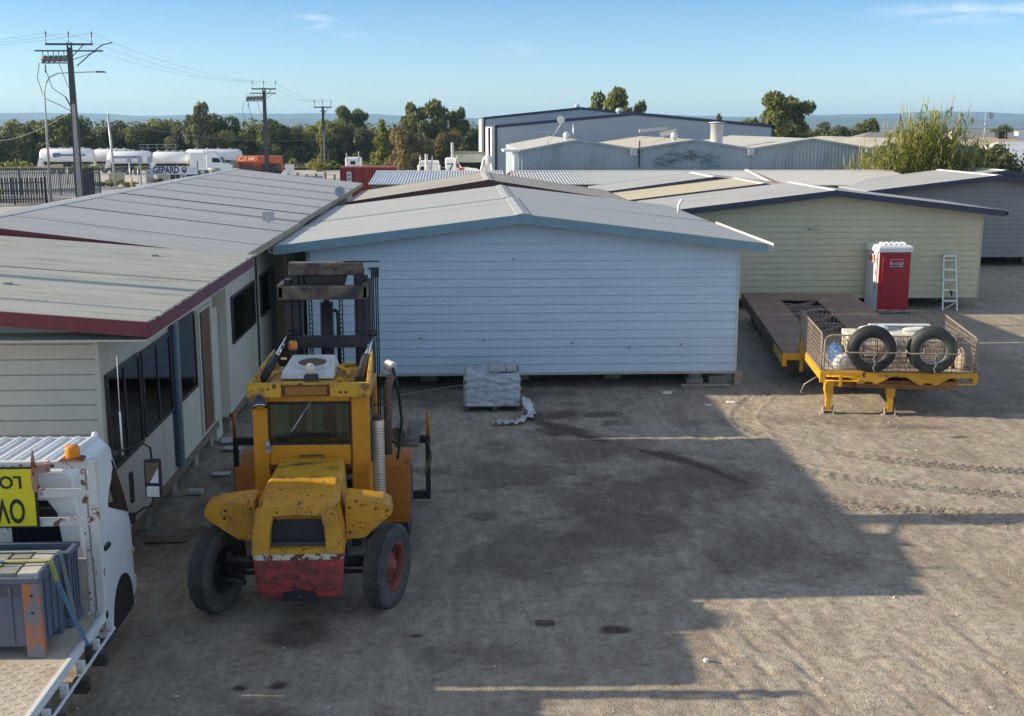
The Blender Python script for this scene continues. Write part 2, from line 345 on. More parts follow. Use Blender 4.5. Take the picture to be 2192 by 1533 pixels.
MT['pale_brick'] = M('pale_paver_top', (.70, .65, .57), .85, var=.1, scale=5)
MT['tarp_blue'] = M('blue_tarp', (.07, .16, .36), .5, var=.2, scale=5)
MT['bag_white'] = M('white_bag', (.72, .72, .70), .6, var=.08, scale=6)
MT['toilet_red'] = M('red_moulded_plastic', (.38, .008, .022), .35, var=.04)
MT['toilet_grey'] = M('pale_grey_moulded_plastic', (.62, .64, .65), .4, var=.04)
MT['toilet_white'] = M('white_moulded_roof', (.80, .80, .80), .4, var=.03)
MT['navy_plastic'] = M('navy_panel', (.02, .025, .06), .5)
MT['alu'] = M('aluminium', (.62, .64, .66), .35, metal=.8, var=.06)
MT['wrap'] = M('crinkled_plastic_wrap', (.50, .54, .58), .35, var=.25, scale=7, stretch=(1, 1, 3.5), dirt=(.27, .27, .30), dlo=.55, dhi=.66, dscale=6, dstretch=(1.2, 1, 3), bump=.9, bscale=14)
MT['timber'] = M('weathered_timber', (.22, .17, .13), .85, var=.2, scale=4, stretch=(.6, 6, 6))
MT['pole_steel'] = M('dark_pole_steel', (.05, .048, .05), .6, var=.2)
MT['pole_concrete'] = M('pole_concrete', (.40, .37, .34), .9, var=.12)
MT['galv'] = M('galvanised_steel', (.45, .47, .49), .45, metal=.4, var=.06)
MT['insulator'] = M('porcelain', (.20, .17, .16), .3)
MT['transformer'] = M('transformer_grey', (.13, .14, .13), .6, var=.2)
MT['wire'] = M('conductor_wire', (.42, .48, .54), .6)
MT['fence_green'] = M('grey_green_palisade', (.12, .15, .15), .6, var=.1)
MT['fence_black'] = M('black_palisade', (.018, .02, .022), .6)
MT['tank_white'] = M('white_tank_paint', (.80, .81, .82), .3, var=.02)
MT['tank_blue'] = M('blue_stripe_paint', (.04, .09, .25), .4)
MT['orange_truck'] = M('orange_truck_paint', (.55, .12, .04), .45, var=.1)
MT['container_red'] = M('dark_red_container', (.22, .025, .028), .5, var=.08, wave=(0, .28, .6))
MT['bollard'] = M('yellow_bollard', (.60, .45, .15), .5)
MT['box_tan'] = M('tan_cabinet', (.40, .36, .24), .7)
MT['sheer_dark'] = M('dark_undercarriage', (.02, .02, .022), .7)
MT['leafy'] = None
# ------------------------------------------------------------------ ground, roads, hills
def vnoise(x, y, seed, sc):
    g = np.random.RandomState(seed).rand(256, 256); u = x * sc; v = y * sc
    iu = np.floor(u).astype(int); iv = np.floor(v).astype(int); fu = u - iu; fv = v - iv
    fu = fu * fu * (3 - 2 * fu); fv = fv * fv * (3 - 2 * fv); a = iu % 256; b = iv % 256; a1 = (a + 1) % 256; b1 = (b + 1) % 256
    return (g[a, b] * (1 - fu) + g[a1, b] * fu) * (1 - fv) + (g[a, b1] * (1 - fu) + g[a1, b1] * fu) * fv - .5
def fbm(x, y, seed, sc, o=4):
    s = 0; a = 1
    for i in range(o): s = s + a * vnoise(x, y, seed + i, sc * 2.03 ** i); a *= .5
    return s
def near_path(x, y, pts):
    """distance to a polyline, signed side and length along"""
    best = np.full(x.shape, 1e9); side = np.zeros_like(x); al = np.zeros_like(x); L = 0
    for (ax, ay), (bx, by) in zip(pts[:-1], pts[1:]):
        dx, dy = bx - ax, by - ay; l = math.hypot(dx, dy); t = np.clip(((x - ax) * dx + (y - ay) * dy) / l ** 2, 0, 1)
        d = np.hypot(x - ax - t * dx, y - ay - t * dy); m = d < best
        best[m] = d[m]; side[m] = np.sign((x - ax) * dy - (y - ay) * dx)[m]; al[m] = (L + t * l)[m]; L += l
    return best, side, al
def smooth_path(pts, k=8):
    out = []
    P = [pts[0]] + list(pts) + [pts[-1]]
    for i in range(1, len(P) - 2):
        p0, p1, p2, p3 = [np.array(q, float) for q in P[i - 1:i + 3]]
        for j in range(k):
            t = j / k; out.append(tuple(.5 * (2 * p1 + (p2 - p0) * t + (2 * p0 - 5 * p1 + 4 * p2 - p3) * t * t + (3 * p1 - p0 - 3 * p2 + p3) * t ** 3)))
    out.append(tuple(pts[-1])); return out
def axis(lo, hi, step, far):
    a = list(np.arange(lo, hi + 1e-6, step)); d = step; x = hi
    while x < far: d *= 1.25; x += d; a.append(x)
    d = step; x = lo
    while x > -far: d *= 1.25; x -= d; a.insert(0, x)
    return np.array(a)
gx = axis(-5, 12, .045, 9000); gy = axis(11, 28.5, .045, 9000)
X, Y = np.meshgrid(gx, gy, indexing='ij')
inside = np.clip(1 - np.maximum(np.maximum(-6 - X, X - 40), np.maximum(5 - Y, Y - 60)) / 4, 0, 1)
Z = (.035 * fbm(X, Y, 3, .35, 3) + .013 * fbm(X, Y, 11, 1.7, 3) + .016 * fbm(X, Y, 21, 6, 2)) * inside
sunny = np.clip((X - 2.2) / 2.5, 0, 1)
rough = np.clip(fbm(X, Y, 35, .5, 3) * 2 + .5, 0, 1)
Z += inside * (.25 + sunny) * rough * .012 * np.maximum(0, fbm(X, Y, 31, 5.5, 2))
tracks = [  # wheel tracks: path, half width, lug pitch, depth
    ([(6.2, 29), (5.0, 26.2), (4.6, 24.2), (5.4, 21.6), (7.2, 19.7), (10, 18.6), (14, 18.2)], .26, .17, .022),
    ([(8.5, 29), (6.9, 26.2), (6.0, 24), (6.6, 22.3), (8.6, 20.6), (12, 19.8), (15, 19.6)], .26, .17, .020),
    ([(6.2, 18.9), (8, 17.6), (9.8, 16.2), (10.6, 14.2), (10.4, 11)], .24, .16, .018),
    ([(3.0, 22), (4.4, 19.5), (6.6, 18.2), (11, 17.6)], .22, .15, .014),
    ([(9.2, 17.2), (8.2, 15), (7.9, 11)], .2, .15, .014),
    ([(.2, 24.6), (1.6, 22.6), (3.4, 21.2), (5.2, 20)], .25, .16, .012),
]
stain_groove = np.zeros_like(X)
for pts, hw, pit, dep in tracks:
    d, sd, al = near_path(X, Y, smooth_path(pts)); w = np.clip((hw - d) / .05, 0, 1) * (vnoise(X, Y, 77, .9) + .75).clip(0, 1)
    lug = np.clip(2.2 * np.sin(2 * math.pi * (al + sd * d * .9) / pit), -1, 1); stain_groove = np.maximum(stain_groove, .22 * w * (lug < 0)); Z += 1.8 * (w * (dep * .6 * lug - dep * .4) + dep * .35 * np.exp(-((d - hw - .04) / .05) ** 2))  # lug hollows also darkened in the colour, as if shaded
for cx, w0, ya, yb in ((3.05, .11, 11, 15), (3.45, .1, 11, 14.6), (3.95, .13, 11, 16.5), (4.9, .1, 11, 13.6), (5.35, .12, 11, 14), (6.2, .1, 11, 14.5)):
    t = (X - cx - .04 * (Y - 12) - .03 * np.sin(Y)); m = np.exp(-(t / w0) ** 2) * np.clip((yb - Y) / 1.5, 0, 1) * np.clip(Y - ya + 1, 0, 1)
    Z += m * .012 * np.sin(2 * math.pi * t / .055) - m * .008
def blob(cx, cy, rx, ry, amt, seed=5, ragged=.8):
    q = np.hypot((X - cx) / rx, (Y - cy) / ry) + ragged * fbm(X, Y, seed, 1.6, 4)
    return np.clip((1.05 - q) / .5, 0, 1) * amt
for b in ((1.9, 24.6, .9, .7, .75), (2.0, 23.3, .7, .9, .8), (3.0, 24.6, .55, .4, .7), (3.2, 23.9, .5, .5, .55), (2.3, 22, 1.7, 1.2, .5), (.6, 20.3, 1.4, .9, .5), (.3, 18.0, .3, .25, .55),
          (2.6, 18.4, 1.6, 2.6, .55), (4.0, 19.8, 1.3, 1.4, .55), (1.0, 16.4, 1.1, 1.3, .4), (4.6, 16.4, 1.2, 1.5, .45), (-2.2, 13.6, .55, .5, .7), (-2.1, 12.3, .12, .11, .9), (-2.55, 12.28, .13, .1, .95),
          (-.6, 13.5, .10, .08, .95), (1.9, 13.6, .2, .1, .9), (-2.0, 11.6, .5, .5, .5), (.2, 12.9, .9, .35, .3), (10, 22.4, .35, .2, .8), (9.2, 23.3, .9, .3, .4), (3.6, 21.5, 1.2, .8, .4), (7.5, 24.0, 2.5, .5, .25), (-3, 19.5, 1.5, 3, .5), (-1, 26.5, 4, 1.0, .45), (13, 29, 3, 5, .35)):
    stain_groove = np.maximum(stain_groove, blob(*b))
d, sd, al = near_path(X, Y, smooth_path([(1.5, 24.4), (2.2, 23.2), (3.2, 22.0), (4.2, 21.0), (5.0, 19.6)])); stain_groove = np.maximum(stain_groove, np.clip((.26 - d) / .2 + .8 * fbm(X, Y, 8, 2, 3), 0, 1) * .85 * (d < .5))
stain_groove = np.clip(stain_groove, 0, 1) * inside
pale = np.clip(fbm(X, Y, 41, .22, 4) * 1.6 + .3 + .45 * np.clip((X - 3.5) / 4, 0, 1), 0, 1)  # pale soil patches, plus a lift to the right that brightens the sunlit ground
far = np.clip(np.maximum(Y - 60, -X - 12) / 6, 0, 1)
Z[(X < -4.2) & (X > -25)] -= .02
nx, ny = X.shape
idx = np.arange(nx * ny).reshape(nx, ny)
quads = np.stack([idx[:-1, :-1], idx[1:, :-1], idx[1:, 1:], idx[:-1, 1:]], -1).reshape(-1, 4)
me = bpy.data.meshes.new('ground'); me.vertices.add(nx * ny); me.vertices.foreach_set('co', np.stack([X, Y, Z], -1).astype(np.float32).ravel())
me.loops.add(quads.size); me.loops.foreach_set('vertex_index', quads.ravel().astype(np.int32))
me.polygons.add(len(quads)); me.polygons.foreach_set('loop_start', np.arange(0, quads.size, 4, dtype=np.int32)); me.polygons.foreach_set('use_smooth', np.ones(len(quads), bool)); me.update()
at = me.color_attributes.new('soil', 'FLOAT_COLOR', 'POINT')
at.data.foreach_set('color', np.stack([stain_groove, pale, far, np.clip((np.hypot(X, Y) - 215) / 40, 0, 1) * (1 - .45 * (vnoise(X, Y, 55, .01) > 0))], -1).astype(np.float32).ravel())
gm = bpy.data.materials.new('dirt_yard'); gm.use_nodes = True; N = gm.node_tree.nodes; L = gm.node_tree.links; B = N['Principled BSDF']; B.inputs['Roughness'].default_value = .95; B.inputs['Specular IOR Level'].default_value = .15
ca = N.new('ShaderNodeVertexColor'); ca.layer_name = 'soil'; sp = N.new('ShaderNodeSeparateColor'); L.new(ca.outputs[0], sp.inputs[0]); tc = N.new('ShaderNodeTexCoord')
def gmix(f, a, b):
    x = N.new('ShaderNodeMix'); x.data_type = 'RGBA'
    if isinstance(f, float): x.inputs['Factor'].default_value = f
    else: L.new(f, x.inputs['Factor'])
    for k, q in ((6, a), (7, b)):
        if isinstance(q, tuple): x.inputs[k].default_value = (*q, 1)
        else: L.new(q, x.inputs[k])
    return x.outputs[2]
def gnoise(sc, det=6, lo=.35, hi=.65, st=(1, 1, 1)):
    mp = N.new('ShaderNodeMapping'); mp.inputs['Scale'].default_value = st; L.new(tc.outputs['Object'], mp.inputs[0])
    n = N.new('ShaderNodeTexNoise'); n.inputs['Scale'].default_value = sc; n.inputs['Detail'].default_value = det; n.inputs['Roughness'].default_value = .65; L.new(mp.outputs[0], n.inputs[0])
    r = N.new('ShaderNodeMapRange'); r.inputs['From Min'].default_value = lo; r.inputs['From Max'].default_value = hi; L.new(n.outputs['Fac'], r.inputs[0]); return r.outputs[0], n.outputs['Fac']
f1, h1 = gnoise(.55); f2, h2 = gnoise(9, 8, .42, .62); f3, h3 = gnoise(45, 4, .56, .70); f4, _ = gnoise(1.6, 8, .45, .72, (1, .45, 1)); f5, h5 = gnoise(30, 6, .3, .7)
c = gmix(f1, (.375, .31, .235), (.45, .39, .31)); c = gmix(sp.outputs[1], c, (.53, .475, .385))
f4m = N.new('ShaderNodeMath'); f4m.operation = 'MULTIPLY'; f4m.inputs[1].default_value = .75; L.new(f4, f4m.inputs[0]); c = gmix(f4m.outputs[0], c, (.255, .215, .175))
f2m = N.new('ShaderNodeMath'); f2m.operation = 'MULTIPLY'; f2m.inputs[1].default_value = .62; L.new(f2, f2m.inputs[0]); c = gmix(f2m.outputs[0], c, (.235, .185, .14)); f6, _ = gnoise(3.2, 9, .50, .62, (1, .6, 1)); f6m = N.new('ShaderNodeMath'); f6m.operation = 'MULTIPLY'; f6m.inputs[1].default_value = .5; L.new(f6, f6m.inputs[0]); c = gmix(f6m.outputs[0], c, (.53, .475, .39)); f7, _ = gnoise(14, 3, .66, .70); f7m = N.new('ShaderNodeMath'); f7m.operation = 'MULTIPLY'; f7m.inputs[1].default_value = .8; L.new(f7, f7m.inputs[0]); c = gmix(f7m.outputs[0], c, (.11, .085, .068))
f3m = N.new('ShaderNodeMath'); f3m.operation = 'MULTIPLY'; f3m.inputs[1].default_value = .75; L.new(f3, f3m.inputs[0]); c = gmix(f3m.outputs[0], c, (.60, .565, .49))
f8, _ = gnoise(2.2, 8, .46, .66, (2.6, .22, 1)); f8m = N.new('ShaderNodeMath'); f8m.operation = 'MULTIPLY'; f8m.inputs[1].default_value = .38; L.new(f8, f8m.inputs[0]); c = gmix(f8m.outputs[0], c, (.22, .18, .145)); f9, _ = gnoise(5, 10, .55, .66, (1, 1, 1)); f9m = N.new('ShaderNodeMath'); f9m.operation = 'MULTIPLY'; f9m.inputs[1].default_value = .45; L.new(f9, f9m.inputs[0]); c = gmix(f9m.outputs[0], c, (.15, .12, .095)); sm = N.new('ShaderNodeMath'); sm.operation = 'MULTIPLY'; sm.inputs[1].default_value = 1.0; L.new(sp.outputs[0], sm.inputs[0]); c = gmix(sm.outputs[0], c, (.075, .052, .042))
c = gmix(sp.outputs[2], c, (.46, .43, .38)); c = gmix(ca.outputs['Alpha'], c, (.09, .10, .055))
L.new(c, B.inputs['Base Color'])
hs = N.new('ShaderNodeMath'); hs.operation = 'ADD'; L.new(h3, hs.inputs[0]); L.new(h5, hs.inputs[1])
bp = N.new('ShaderNodeBump'); bp.inputs['Strength'].default_value = .8; bp.inputs['Distance'].default_value = .03; L.new(hs.outputs[0], bp.inputs['Height']); L.new(bp.outputs[0], B.inputs['Normal'])
me.materials.append(gm); ground = bpy.data.objects.new('ground', me); COL.objects.link(ground); ground['kind'] = 'structure'

# gravel scattered over the yard
mb = MB(); rs = random.Random(4)
for i in range(6200):
    x = rs.uniform(-4.5, 13); y = rs.uniform(11, 27) if i < 6000 else rs.uniform(27, 40)
    r = rs.uniform(.006, .014) if rs.random() < .96 else rs.uniform(.014, .03)
    z = float(Z[min(nx - 1, np.searchsorted(gx, x)), min(ny - 1, np.searchsorted(gy, y))])
    q = [Vector((rs.uniform(.7, 1.3), 0, 0)), Vector((0, rs.uniform(.6, 1.2), 0)), Vector((-rs.uniform(.7, 1.3), 0, 0)), Vector((0, -rs.uniform(.6, 1.2), 0))]
    a = rs.uniform(0, 6.3); ro = Matrix.Rotation(a, 3, 'Z'); hh = rs.uniform(.4, .9) * r
    base = [ro @ v * r + Vector((x, y, z - .004)) for v in q]; top = [ro @ v * r * .55 + Vector((x, y, z + hh)) for v in q]
    mb.cur = 0 if rs.random() < .62 else 1
    mb.add(base + top, [(4, 5, 6, 7), (0, 1, 5, 4), (1, 2, 6, 5), (2, 3, 7, 6), (3, 0, 4, 7)])
o = mb.build('gravel', [M('yard_stone', (.33, .29, .24), .9, var=.25, scale=2), M('pale_stone', (.46, .43, .38), .9, var=.2, scale=2)]); tag(o, 'loose gravel and small stones strewn over the dirt yard', 'gravel', kind='stuff')

asph = M('pale_asphalt', (.33, .32, .315), .9, var=.08, scale=.12, dirt=(.25, .245, .24), dlo=.5, dhi=.75, dscale=.3, bump=.1)
conc = M('pale_lot_concrete', (.46, .44, .41), .9, var=.06, scale=.1, dirt=(.36, .34, .31), dlo=.5, dhi=.75, dscale=.25)
mb = MB()
def sheet(mb, pts, z): return mb.add([(x, y, z) for x, y in pts], [tuple(range(len(pts)))])
sheet(mb, [(-120, 118), (-18, 101), (-14, 104), (-10, 240), (-30, 320), (-160, 132)], .012); struct(mb, 'road', asph)
mb = MB(); sheet(mb, [(-220, 134), (-46.2, 114.6), (-26, 129), (-14, 142), (0, 168), (-10, 176), (-230, 172)], .02); struct(mb, 'lot', conc)
mb = MB(); sheet(mb, [(-60, 104), (-36, 96), (-24, 92), (-17, 95), (-30, 103), (-58, 110)], .016); struct(mb, 'pavement', M('dark_forecourt', (.13, .13, .135), .9, var=.1, scale=.3))
mb = MB()
for a, b in (((-46, 115), (-30, 118.5)), ((-30, 118.5), (-19, 128))): mb.bar((*a, .07), (*b, .07), .3, .14)
struct(mb, 'kerb', M('kerb_concrete', (.50, .48, .45), .9))
# grassy bank under the tree row
mb = MB()
mb.grid(lambda u, v: (-130 + 150 * u, 171 + 30 * v - 6 * u, .3 + 1.4 * v + .5 * math.sin(u * 40) * math.sin(v * 5)), 40, 6)
struct(mb, 'bank', M('dry_grass_bank', (.16, .15, .07), .95, var=.3, scale=.2, dirt=(.25, .20, .11), dlo=.45, dhi=.65, dscale=.12))

# hills far off
def ridge(u, seed, k=1):
    return sum(a * math.sin(f * u + p + seed) for a, f, p in ((1, 3.1, 0), (.6, 7.3, 1), (.35, 15.7, 2), (.22, 33, 4), (.12, 71, 1), (.07, 140, 3)))
hm = M('wooded_hillside', (.075, .095, .06), .95, var=.35, scale=.01, dirt=(.12, .11, .07), dlo=.55, dhi=.7, dscale=.006)
for nm, dist, base, amp, sd, rise in (('hill_far', 6000, 56, 7, .3, 0), ('hill_near', 4300, 26, 5, 2.2, 0)):
    mb = MB()
    def fn(u, v, dist=dist, base=base, amp=amp, sd=sd):
        base = base * (1 + .10 * math.sin(u * 21 + sd * 5) + .07 * math.sin(u * 47 + sd))
        a = R(-50 + 100 * u); xx = math.tan(a) * dist if abs(a) < 1.2 else 0
        h = base + amp * ridge(u * 6, sd) + (22 * max(0, 1 - abs(u - .735) / .045) if dist > 5000 else 0) * .55 + (10 * max(0, 1 - abs(u - .22) / .05) if dist > 5000 else 0)
        return (xx, dist - 900 + 900 * v, -2 + (h + 2) * math.sin(v * math.pi / 2) ** 1.2 + 2.5 * math.sin(u * 300 + v * 9) * v * (1 - v))
    mb.grid(fn, 260, 14); struct(mb, 'hill', hm)

# ------------------------------------------------------------------ houses
def boards(mb, x0, x1, y, z0, ztop, pitch, dirn=-1, lap=.024, axis='x'):
    """lapped weatherboards on a wall at y facing dirn; ztop(x) is the roof line"""
    z = z0; xs = None
    while True:
        zt = z + pitch
        def span(zz):
            n = 240; ok = [x0 + (x1 - x0) * i / n for i in range(n + 1) if ztop(x0 + (x1 - x0) * i / n) >= zz]
            return (ok[0], ok[-1]) if ok else None
        s0 = span(z)
        if not s0: break
        s1 = span(zt)
        f = lambda x, yy, zz: (x, yy, zz) if axis == 'x' else (yy, x, zz)
        g = .022                                     # shadow gap under each lap
        if s1:
            a = [(s0[0], z + g), (s0[1], z + g), (s1[1], zt), (s1[0], zt)]
            mb.add([f(u, y + dirn * lap, w) for u, w in a[:2]] + [f(u, y + dirn * .003, w) for u, w in a[2:]] + [f(a[0][0], y, z + g), f(a[1][0], y, z + g)], [(0, 1, 2, 3), (4, 5, 1, 0)])
        else:
            pk = max((ztop(x0 + (x1 - x0) * i / 240), x0 + (x1 - x0) * i / 240) for i in range(241))
            if pk[0] > z + .03: mb.add([f(s0[0], y + dirn * lap, z + g), f(s0[1], y + dirn * lap, z + g), f(pk[1], y + dirn * .003, pk[0]), f(s0[0], y, z + g), f(s0[1], y, z + g)], [(0, 1, 2), (3, 4, 1, 0)])
            break
        z = zt
def gable(name, label, cat, x0, x1, xr, y0, y1, zb, zr, ze0, ze1, wx0, wx1, wy0, wall, roof, trim, pitch=.2, group=None, fw=.2, cap=None, gutter=None, rear=True, piers=True, thick=.05, wy1=None, wallside=None):
    """gable house with its ridge along y: eaves at x0 / x1, roof from y0 to y1, front wall at wy0"""
    t = thing(name, label, cat, (xr, wy0, 0), group=group, world=True)
    wy1 = wy1 or y1 - .05
    zt = lambda x: (ze0 + (zr - ze0) * (x - x0) / (xr - x0) if x < xr else ze1 + (zr - ze1) * (x1 - x) / (x1 - xr)) - thick - .01
    mb = MB(); poly = [(wx0, zb), (wx1, zb), (wx1, zt(wx1)), (xr, zt(xr)), (wx0, zt(wx0))]
    mb.prism(poly, lambda u, v, w: (u, w, v), wy0, wy1)
    if pitch: boards(mb, wx0 + .001, wx1 - .001, wy0, zb, zt, pitch)
    mb.build('wall', wall, t)
    mb = MB()
    for s in (0, 1):
        xe, ze = (x0, ze0) if s == 0 else (x1, ze1)
        mb.hexa([(xe, y0 + .025, ze - thick), (xr, y0 + .025, zr - thick), (xr, y1, zr - thick), (xe, y1, ze - thick), (xe, y0 + .025, ze), (xr, y0 + .025, zr), (xr, y1, zr), (xe, y1, ze)])
    rf = mb.build('roof', roof, t)
    if cap:
        mb = MB(); mb.prism([(-.16, -.022), (0, .008), (.16, -.022), (.16, -.004), (0, .03), (-.16, -.004)], lambda u, v, w: (xr + u, w, zr + v), y0 + .0, y1 - .02); mb.build('ridge_cap', cap, rf)
    for yy in ((y0, y0 + .03),) + (((y1 + .003, y1 + .03),) if rear else ()):
        mb = MB()
        for s in (0, 1):
            xe, ze = (x0, ze0) if s == 0 else (x1, ze1)
            mb.hexa([(xe, yy[0], ze - fw), (xr, yy[0], zr - fw), (xr, yy[1], zr - fw), (xe, yy[1], ze - fw), (xe, yy[0], ze + .006), (xr, yy[0], zr + .006), (xr, yy[1], zr + .006), (xe, yy[1], ze + .006)])
        mb.build('fascia', trim, t)
    if gutter:
        for s, xe, ze in ((-1, x0, ze0), (1, x1, ze1)):
            mb = MB(); mb.prism([(0, -.13), (.10, -.13), (.115, .012), (.10, .012), (.09, -.115), (.012, -.115), (0, -.02)], lambda u, v, w: (xe + s * u, w, ze + v), y0 - .002, y1); mb.build('gutter', gutter, t)
    if piers:
        for i in range(5):
            for yy in (wy0 + 1.3, (wy0 + wy1) / 2):
                mb = MB(); xx = wx0 + .5 + (wx1 - wx0 - 1) * i / 4; mb.box(xx - .2, xx + .2, yy - .2, yy + .2, -.03, zb * .55); mb.box(xx - .19, xx + .19, yy - .19, yy + .19, zb * .55 + .004, zb - .004); mb.build('pier', MT['concrete'], t, .01)
    return t, rf

# blue house in the middle, in two modules
bh, brf = gable('blue_house', 'pale blue weatherboard house on blocks with a grey gable roof, facing the yard', 'house', -4.26, 7.12, 1.43, 26.75, 33.05, .4, 4.2, 3.5, 3.5, -3.61, 6.53, 27.2,
            MT['blue_wall'], MT['pale_roof'], MT['blue_trim'], .205, fw=.205, cap=MT['pale_roof'], rear=False, wy1=32.9)
pgut = M('pale_gutter', (.58, .56, .55), .45)
for s, xe in ((-1, -4.26), (1, 7.12)):
    mb = MB(); mb.prism([(0, -.16), (.11, -.16), (.125, .015), (.11, .015), (.10, -.145), (.012, -.145), (0, -.02)], lambda u, v, w: (xe + s * u, w, 3.5 + v), 26.74, 33.0); mb.build('gutter', pgut, bh)
mb = MB(); mb.box(-3.62, 6.54, 27.165, 27.2, .36, .42); mb.build('bottom_trim', M('grey_sill', (.42, .42, .40), .7), bh)
mb = MB(); mb.bar((6.545, 27.19, .4), (6.545, 27.19, 3.2), .05, .05); mb.build('corner_trim', M('pale_corner', (.55, .58, .60), .5), bh)
mb = MB(); mb.tube([(-3.55, 27.13, 3.3), (-3.55, 27.13, 2.9)], .05, 8); mb.build('downpipe', MT['blue_trim'], bh)
patchm = M('stained_patch', (.34, .30, .24), .8)
for x, z in ((-1.0, 1.25), (.5, 1.18), (2.6, 1.1), (3.95, .98), (5.2, 1.05), (1.2, 3.1)): mb = MB(); mb.box(x, x + .05, 27.168, 27.176, z, z + .05); mb.build('patch', patchm, bh)
gable('blue_house', 'second pale blue module close behind the blue house, seen only as roof', 'house', -4.26, 7.12, 1.36, 33.17, 40.1, .4, 4.19, 3.5, 3.5, -3.61, 6.53, 33.4, MT['blue_wall'], MT['pale_roof'], MT['blue_trim'], 0, fw=.2, cap=MT['pale_roof'], rear=False)
mb = MB(); mb.tube([(6.72, 36.0, 3.5), (6.72, 36.0, 3.78), (6.80, 36.0, 3.93), (6.84, 36.0, 3.96)], .045, 8); mb.build('vent_pipe', MT['white_trim'], bh)
# things under / beside it
mb = MB(); mb.bar((5.3, 27.45, .03), (6.5, 27.4, .03), .16, .045); one(mb, 'plank', 'pale plank lying on the dirt under the right end of the blue house', 'plank', M('pale_plank', (.40, .35, .29), .8))
mb = MB(); mb.box(5.45, 5.85, 27.5, 27.9, -.02, .18); mb.box(5.5, 5.8, 27.5, 27.9, .185, .37); one(mb, 'pier_block', 'concrete block pier standing under the right end of the blue house', 'block', MT['concrete'], bevel=.012)
mb = MB(); mb.box(6.0, 6.45, 27.55, 27.9, -.02, .22); one(mb, 'pier_block', 'long concrete block at the far right corner under the blue house', 'block', MT['concrete'], bevel=.012)
mb = MB(); mb.box(6.62, 6.86, 27.6, 27.8, -.01, .30); mb.box(6.60, 6.75, 27.45, 27.6, -.01, .12); one(mb, 'rubble', 'heap of broken block and offcuts at the foot of the blue wall corner', 'rubble', MT['brick'], bevel=.02)
mb = MB(); mb.tube([(-1.9, 26.4, .02), (-1.2, 26.5, .1), (-.4, 26.8, .16), (.1, 26.9, .2)], .014, 6); one(mb, 'hose', 'thin grey hose lying along the base of the blue wall', 'hose', M('grey_hose', (.25, .25, .25), .6))

# house behind the blue one, dull roof, brown fascia
gable('old_house', 'old house with a dull grey roof and dark brown fascia behind the blue house', 'house', -4.1, 6.1, 1.0, 42.1, 49.6, .4, 4.28, 3.5, 3.5, -3.5, 5.5, 42.5, M('brown_wall', (.20, .15, .11), .8), MT['dull_roof'], MT['brown_fascia'], 0, fw=.26, cap=M('grey_cap', (.45, .44, .41), .6))
gh, grf = gable('green_house', 'pale green weatherboard house with navy fascia behind the trailer', 'house', 6.68, 18.3, 12.5, 38.7, 44.4, .36, 4.07, 3.38, 3.38, 7.3, 17.76, 39.2, MT['green_wall'], MT['grey_roof'], MT['navy'], .205, fw=.2, rear=False)
mb = MB(); mb.prism([(-.11, -.01), (.0, .03), (.11, -.012), (.0, .012)], lambda u, v, w: (12.5 + u, w, 4.07 + v), 38.75, 44.4); mb.build('ridge_cap', M('white_cap', (.75, .75, .74), .4), grf)
for s, xe in ((1, 18.3), (-1, 6.68)):
    mb = MB(); mb.prism([(0, -.15), (.1, -.15), (.115, .02), (.1, .02), (.09, -.13), (.012, -.13), (0, -.02)], lambda u, v, w: (xe + s * u, w, 3.38 + v), 38.69, 44.4); mb.build('gutter', MT['navy'], gh)
mb = MB(); mb.ball((11.8, 39.12, 2.75), .05, 8); mb.bar((11.85, 39.13, 2.75), (12.1, 39.12, 2.76), .03, .03); mb.box(11.76, 11.84, 39.14, 39.2, 2.72, 2.8); mb.build('wall_light', MT['grey_metal'], gh)
mb = MB(); mb.bar((17.76, 39.185, .36), (17.76, 39.185, 3.3), .04, .04); mb.build('corner_trim', M('pale_green_corner', (.5, .5, .36), .5), gh)
gable('cream_roof_house', 'house with a cream sheet roof between the green house and the grey roof behind', 'house', 6.4, 16.8, 11.6, 44.47, 49.4, .4, 4.02, 3.40, 3.36, 7, 16.3, 44.7, MT['green_wall'], MT['tan_roof'], MT['navy'], 0, cap=MT['white_roof'])
gable('grey_roof_house', 'house with a smooth grey roof and bright ridge cap behind the cream roof', 'house', 5.9, 16.2, 10.75, 49.46, 54.4, .4, 4.06, 3.42, 3.42, 6.5, 15.7, 49.7, MT['mauve_wall'], MT['grey_roof'], MT['navy'], 0, cap=MT['white_trim'])
gr, _ = gable('grey_house', 'dark grey weatherboard house with navy fascia at the right edge, behind the green house', 'house', 17.7, 29.2, 23.45, 50.5, 57.0, .42, 4.06, 3.38, 3.38, 18.3, 28.6, 51.0, MT['mauve_wall'], MT['grey_roof'], MT['navy'], .205, cap=MT['white_trim'], rear=False)
gable('grey_house', 'small piece of grey gable house with navy fascia furthest right, below the bushes', 'house', 21.5, 33.1, 27.3, 58.0, 63.0, .42, 3.98, 3.3, 3.3, 22.1, 32.5, 58.4, MT['mauve_wall'], MT['grey_roof'], MT['navy'], 0, cap=MT['white_trim'], rear=False)

